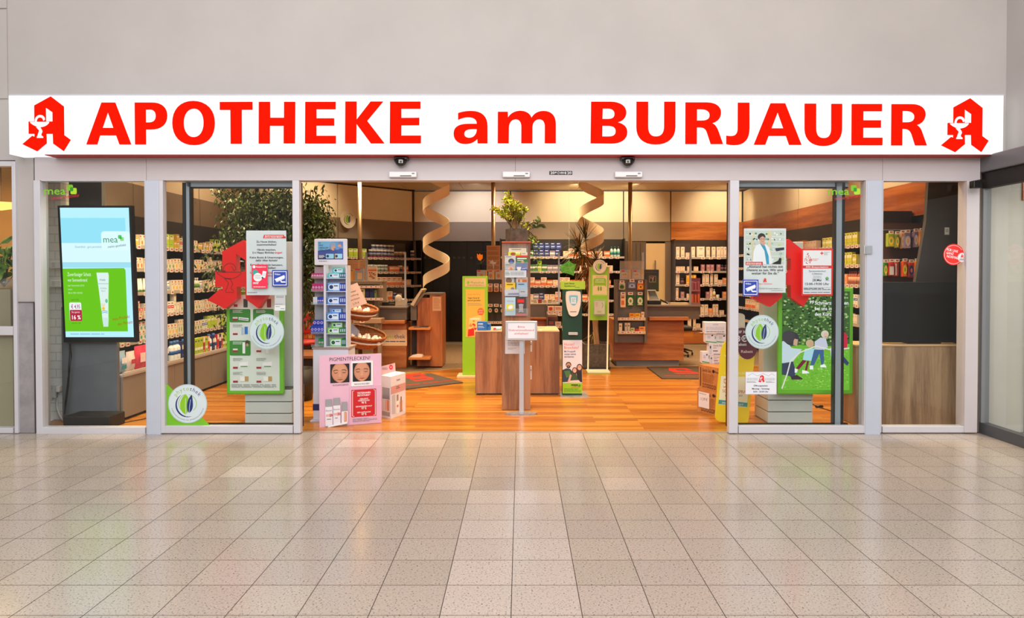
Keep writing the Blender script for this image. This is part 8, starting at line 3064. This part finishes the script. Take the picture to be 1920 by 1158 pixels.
def card_draw(note):
    def f(cv):
        cv.rect(6, 10, 11, 90, pm(90, 50, 26)) if not note else None
        cv.text('Gentle Skin', 16, 26, 13, DKTEXT, w=42).ell(70, 18, 6, 7, pm(30, 30, 50), 14).text('Medi', 77, 24, 9, DKTEXT, w=16)
        cv.lines(18, 34, 72, 72, 9, pm(110, 64, 34), .3)
        for q in range(6): cv.poly([[(18 + q * 11, 76), (26 + q * 11, 76), (26 + q * 11, 92), (18 + q * 11, 92)], [(19.5 + q * 11, 79), (24.5 + q * 11, 79), (24.5 + q * 11, 89), (19.5 + q * 11, 89)]], pm(96, 56, 30))
        if note:
            cv.rect(7, 12, 52, 78, pm(226, 220, 224)).text('Handschuhe', 10, 22, 6, DKTEXT, w=30).text('11,99 €', 16, 48, 12, DKTEXT, w=30, shear=.3, rot=.05)
    return f


z1 = Z(727, p1[1])
z2 = Z(683, p1[1])
rbox(p1, p2, 0, 0, .30, CARD, 'cardboard_box', 'lower brown cardboard box with white price note at the right door edge', card_draw(True), 0.0, z1)
q1, q2 = (p1[0] + .02, p1[1] + .01), (p2[0] - .01, p2[1] + .01)
rbox(q1, q2, 0, 0, .28, CARD, 'cardboard_box', 'upper brown cardboard box stacked on the one with the price note', card_draw(False), z1 + .001, z2)


def wdraw(seed):
    def f(cv):
        cv.text('Gentle Skin', 26, 26, 15, pm(60, 64, 84), w=62).rect(26, 36, 50, 40, GREYTXT).rect(26, 58, 58, 66, pm(80, 90, 120)).rect(30, 86, 96, 92, pm(90, 100, 130)).rect(3, 10, 18, 90, pm(196, 200, 214)).poly([(5, 20), (14, 26), (12, 46), (5, 40)], pm(36, 40, 66))
    return f


def gdraw(cv):
    cv.poly([(0, 80), (100, 92), (100, 100), (0, 92)], pm(90, 160, 60)).poly([(50, 20), (66, 12), (70, 26), (56, 32)], pm(36, 40, 66)).rect(84, 30, 92, 60, pm(80, 160, 70)).lines(16, 30, 44, 60, 3, GREYTXT, .3)


zz0 = z2 + .001
Yw = p1[1] + .05
def zpx(py): return Z(py, Yw)
S = 'white glove carton'
def wbx(x0, x1, yt, yb, label, dr, dy=0.0, rot=.10):
    xa0, xb0 = X(x0, Yw + dy, 640), X(x1, Yw + dy, 640)
    rbox((xa0, Yw + dy + rot * .0), (xb0, Yw + dy - (xb0 - xa0) * rot), 0, 0, .16, WB, 'glove_carton', label, dr, zpx(yb), zpx(yt), 'white glove cartons on the cardboard boxes')


zsup = z2
def PY_of(z):   # measured row for a height on this plane
    lo, hi = 500.0, 900.0
    for _ in range(40):
        m = (lo + hi) / 2
        if Z(m, Yw) > z: lo = m
        else: hi = m
    return lo


b0 = PY_of(zsup + .002)
wbx(1316.5, 1331, 661, b0, S + ' with green edge at the lower left of the pile', gdraw, .05)
wbx(1331.5, 1357, 666.5, b0 + 0, S + ' with grey lettering, lowest on the right', wdraw(1), 0.0)
wbx(1329.5, 1357, 643, 666.2, S + ' with grey lettering, second from below on the right', wdraw(2), 0.0)
wbx(1323, 1343, 625, 642.7, S + ' with green mark under the top carton, left of two', gdraw, .03)
wbx(1344, 1366, 626, 642.7, S + ' with green mark under the top carton, right of two', gdraw, .02)
wbx(1321, 1361, 604, 624.7, S + ', wide and lined, on top of the pile', lambda cv: cv.text('GLOVES', 38, 24, 9, pm(100, 100, 120), w=24).lines(6, 42, 90, 74, 4, pm(150, 150, 170), .25).lines(8, 82, 90, 90, 1, pm(100, 100, 120), .7), .0)

Yc_ = YF(794) + .02
t = thing('bottle_display', 'big yellow sun spray bottle cut-out leaning by the right door', 'display', (X(1378, Yc_), Yc_, 0))
def fb(x, y): return Vector((X(x, Yc_, 715), Yc_, max(0.0, Z(y, Yc_))))
mb = MB()
mb.prism([path('M1366 637 C1356 641 1352 650 1350.5 668 L1341.5 778 C1341 786 1344 788 1350 790 L1384 795 L1396 795.5 C1403 795 1404 788 1404.5 782 L1414.5 668 C1416 648 1410 640 1398 637 Z')[0]], fb, (0, .02, 0), pm(236, 206, 30, rough=.45))
mb.build('bottle_body', t)
mb = MB()
mb.prism([path('M1371 637 L1373 592 C1374 585 1394 585 1396 592 L1397 637 Z')[0]], fb, (0, .02, 0), pm(206, 200, 176))
mb.build('bottle_cap', t)
mb = MB()
cv = Cv(mb, (1341, 585, 1416, 796), fb(1341, 796), fb(1416, 796) - fb(1341, 796), Vector((0, 0, Z(585, Yc_) - fb(1341, 796).z)), .0012)
cv.text('VICHY', 1358, 674, 8, pm(250, 244, 190), w=46).text('CAPITAL SOLEIL', 1358, 703, 4.2, pm(250, 244, 190), w=40)
cv.poly([(1352, 702 + 4), (1406, 708), (1400, 766), (1347, 760)], pm(240, 230, 190))
cv.text('50', 1356, 728, 17, pm(220, 150, 110), w=16).text('SONNENSPRAY', 1354.5, 737, 5.6, pm(190, 60, 50), w=48, rot=-.05).text('MIT LSF 50', 1360, 745, 3.6, pm(60, 110, 120), w=32)
cv.poly([(1348, 751), (1402, 757), (1401, 765), (1347, 759)], pm(70, 150, 140)).text('FEUCHTIGKEIT', 1354, 758.6, 3.4, WHITE, w=40, rot=-.1)
cv.rect(1361, 768, 1384, 785, pm(230, 226, 200)).ring(1370, 776, 6, 2, DKTEXT, 16)
mb.build('print', t)
mb = MB()
mb.prism([ell(1401, 655, 17, 18, 30)], lambda x, y: fb(x, y) + Vector((0, -.004, 0)), (0, .003, 0), pm(110, 40, 62))
c5 = Cv(mb, (1384, 637, 1418, 673), fb(1384, 673) - Vector((0, .004, 0)), fb(1418, 673) - fb(1384, 673), Vector((0, 0, fb(1384, 637).z - fb(1384, 673).z)), .001)
c5.text('Rabatt', 1389, 661, 5, pm(230, 210, 200), w=22, bold=.02)
mb.build('rear_disc', t)
mb = MB()
mb.prism([ell(1390, 633, 17.5, 19, 30)], lambda x, y: fb(x, y) + Vector((0, -.009, 0)), (0, .003, 0), pm(92, 36, 58))
c5 = Cv(mb, (1372, 614, 1408, 652), fb(1372, 652) - Vector((0, .009, 0)), fb(1408, 652) - fb(1372, 652), Vector((0, 0, fb(1372, 614).z - fb(1372, 652).z)), .001)
c5.text('LSF 30', 1381, 624, 4.4, WHITE, w=17, bold=.02).text('3€', 1380, 640, 11, WHITE, w=19, bold=.04).text('Rabatt', 1380, 647.5, 5, WHITE, w=19, bold=.03)
mb.build('price_disc', t)
mb = MB()
mb.box(X(1375, Yc_) - .03, X(1375, Yc_) + .03, Yc_ + .02, Yc_ + .20, 0, .012, pm(200, 190, 150))
mb.build('rear_foot', t)

# ------------------------------------------------------------------ right window: sideboard, dark screen, hanging packets
YR = YF(797.5)
t = thing('sideboard', 'pale oak sideboard filling the lower right window', 'sideboard', (X(1700, YR), YR + .2, 0))
mb = MB()
mb.box(X(1604, YR, 720), X(1807, YR, 720), YR, YR + .36, .004, Z(649, YR), WOODL)
mb.build('body', t)
mb = MB()
mb.box(X(1602, YR, 646), X(1808, YR, 646), YR - .01, YR + .37, Z(649, YR), Z(645.5, YR), pm(196, 160, 116, rough=.4), .003)
mb.build('top_edge', t)
ZS = Z(645.5, YR)
t = thing('television', 'large dark television on the pale oak sideboard', 'television', (X(1730, YR), YR + .1, ZS))
mb = MB()
Yv_ = YR + .10
mb.pbox(1652, 528.5, 1805, 642, Yv_, .05, pm(12, 12, 13, rough=.5), .006)
mb.build('casing', t)
mb = MB()
mb.pbox(1660, 550, 1799, 636, Yv_ - .004, .003, pm(6, 7, 7, rough=.35, noise=0))
mb.build('dark_screen', t)
mb = MB()
fc(mb, 1790, 530, 1805, 540, Yv_).rect(1795, 533.5, 1803, 537, pm(190, 190, 190))
mb.build('maker_badge', t)
mb = MB()
mb.box(X(1700, Yv_), X(1760, Yv_), Yv_ - .04, Yv_ + .14, ZS, Z(641, Yv_), BLK)
mb.build('tv_foot', t)
YH = 1.5
t = thing('hook_wall', 'dark red brown hook panel behind the right window', 'panel', (X(1700, YH + .14), YH + .14, 0))
mb = MB()
mb.box(X(1655, YH + .1, 480), X(1760, YH + .1, 480), YH + .10, YH + .13, 0, Z(418, YH + .1), pm(70, 44, 34))
mb.build('panel', t)
for yy in (431, 486.5):
    mb = MB()
    mb.pbox(1650, yy - 1, 1742, yy + .5, YH + .085, .014, ALU)
    mb.build('rail', t)
ylw = dflower((236, 196, 60), (120, 160, 50))
mauve = dflower((206, 190, 200), (216, 160, 90))
for k, (a, b, c, d, col, dr, nm) in enumerate(((1664, 437, 1678, 463, (150, 170, 40), ylw, 'yellow green packet'), (1679, 438, 1687, 465, (120, 130, 50), ylw, 'slim olive packet'), (1689, 436, 1697, 466, (196, 140, 90), mauve, 'slim amber packet'), (1696, 435, 1709, 466, (140, 120, 150), mauve, 'lilac packet with flower'), (1713, 433, 1723, 464, (130, 110, 150), mauve, 'second lilac packet'), (1724, 432, 1734, 462, (216, 140, 60), ylw, 'amber orange packet'))):
    hang(a, b, c, d, YH + (.0 if k % 2 else .02), col, '%s, %s from left, upper hanging row of right window' % (nm, ORD[k + 1]), dr, dep=.05, hk=.06)
for k, (a, b, c, d, col, dr, nm) in enumerate(((1657, 491, 1665, 518, (50, 120, 30), ylw, 'green packet'), (1667, 490, 1677, 517, (190, 50, 40), lambda cv, a, b, c, d: cv.rect(a + 1, b + 9, c - 1, d - 2, pm(220, 216, 214)), 'red and white packet'), (1678, 490, 1686, 518, (180, 60, 50), lambda cv, a, b, c, d: cv.rect(a + 1, b + 4, a + 3, d - 2, WHITE), 'striped red packet'), (1692, 489, 1702, 519, (216, 80, 20), ylw, 'orange sweets packet'), (1703, 491, 1715, 520, (206, 60, 20), dflower((30, 60, 140), (226, 120, 40)), 'orange packet with blue star'), (1716, 489, 1724, 518, (226, 130, 30), ylw, 'amber sweets packet'))):
    hang(a, b, c, d, YH + (.0 if k % 2 else .02), col, '%s, %s from left, lower hanging row of right window' % (nm, ORD[k + 1]), dr, dep=.05, hk=.06)

# office chair foot behind the counter, low cable on the parquet
t = thing('office_chair', 'black office chair partly hidden behind the right counter', 'chair', (X(1268, 6.3), 6.3, 0))
cx_, cy_ = X(1268, 6.3, 655), 6.3
for k in range(5):
    an = 2 * pi * k / 5 + .2
    mb = MB()
    mb.tube([(cx_, cy_, .12), (cx_ + .16 * cos(an), cy_ + .16 * sin(an), .11), (cx_ + .30 * cos(an), cy_ + .30 * sin(an), .075)], [.022, .02, .015], BLK)
    mb.rev([(.028, -.01), (.03, 0), (.028, .01)], (cx_ + .30 * cos(an), cy_ + .30 * sin(an), .03), BLK, 12, 'X')
    mb.build('leg', t)
mb = MB()
mb.tube([(cx_, cy_, .10), (cx_, cy_, .45)], .025, BLK)
mb.build('gas_column', t)
mb = MB()
mb.box(cx_ - .24, cx_ + .24, cy_ - .24, cy_ + .24, .45, .53, pm(30, 30, 34), .03)
mb.build('seat', t)
mb = MB()
mb.box(cx_ - .2, cx_ + .2, cy_ + .22, cy_ + .27, .6, .78, pm(30, 30, 34), .02)
mb.tube([(cx_, cy_ + .2, .50), (cx_, cy_ + .26, .62)], .015, BLK)
mb.build('backrest', t)
mb = MB()
pts = [floorpt(1523, 758), floorpt(1536, 764), floorpt(1552, 769), floorpt(1566, 773), floorpt(1580, 778), floorpt(1592, 781), floorpt(1599, 784)]
mb.tube([(x, y, .006) for x, y in pts], .0045, BLK, 5)
mb.rev([(.012, -.04), (.014, 0), (.012, .04)], (pts[1][0], pts[1][1], .014), BLK, 8, 'X')
mb.build('power_cable', label='black cable with inline switch on the parquet behind the right door', cat='cable')

# ------------------------------------------------------------------ neighbour's window, far left
t = thing('hanging_lamp', 'glowing yellow bowl lamp in the neighbouring window, far left', 'lamp', (X(0, 1.2, 380), 1.2, Z(388, 1.2)))
mb = MB()
mb.rev([(.0001, -.06), (.14, -.03), (.20, .02)], (X(2, 1.2, 380), 1.2, Z(384, 1.2)), pm(255, 214, 110, emit=1.6), 28)
mb.build('glass_bowl', t)
mb = MB()
mb.tube([(X(2, 1.2, 380), 1.2, Z(384, 1.2) + .02), (X(2, 1.2, 380), 1.2, 2.6)], .004, BLK, 5)
mb.build('lamp_cord', t)
rr = random.Random(77)
t = thing('potted_houseplant', 'leafy plant in a glass jar in the neighbouring window, far left', 'plant', (X(8, .5, 540), .5, Z(540, .5)))
mb = MB()
c_ = Vector((X(8, .5, 540), .5, 0))
mb.rev([(.06, 0), (.09, .03), (.09, .10), (.085, .10)], (c_.x, .5, Z(541, .5)), acrylic((.8, .82, .7), .3, 'jar_glass'), 18)
mb.build('glass_jar', t)
st, fo = MB(), MB()
for k in range(15):
    e = Vector((X(rr.uniform(-12, 22), .5, 480), .5 + rr.uniform(-.15, .15), Z(rr.uniform(450, 520), .5)))
    p0 = Vector((c_.x, .5, Z(541, .5) + .02))
    st.tube([p0, (p0 + e) / 2, e], .004, pm(60, 80, 30), 5)
    for j in range(3):
        leaf(fo, e + Vector((rr.gauss(0, .02), rr.gauss(0, .02), rr.gauss(0, .02))), Vector((rr.gauss(0, 1), rr.gauss(0, .6), rr.gauss(-.3, .5))), .14, .06, LM, rr.uniform(0, 6))
st.build('stems', t)
fo.build('foliage', t)
mb = MB()
mb.box(X(-60, .3, 600), X(27, .3, 600), .25, .75, Z(610, .5), Z(541, .5) - .001, pm(150, 140, 116))
mb.build('window_bench', label='grey beige bench under the plant in the neighbouring window', cat='bench')
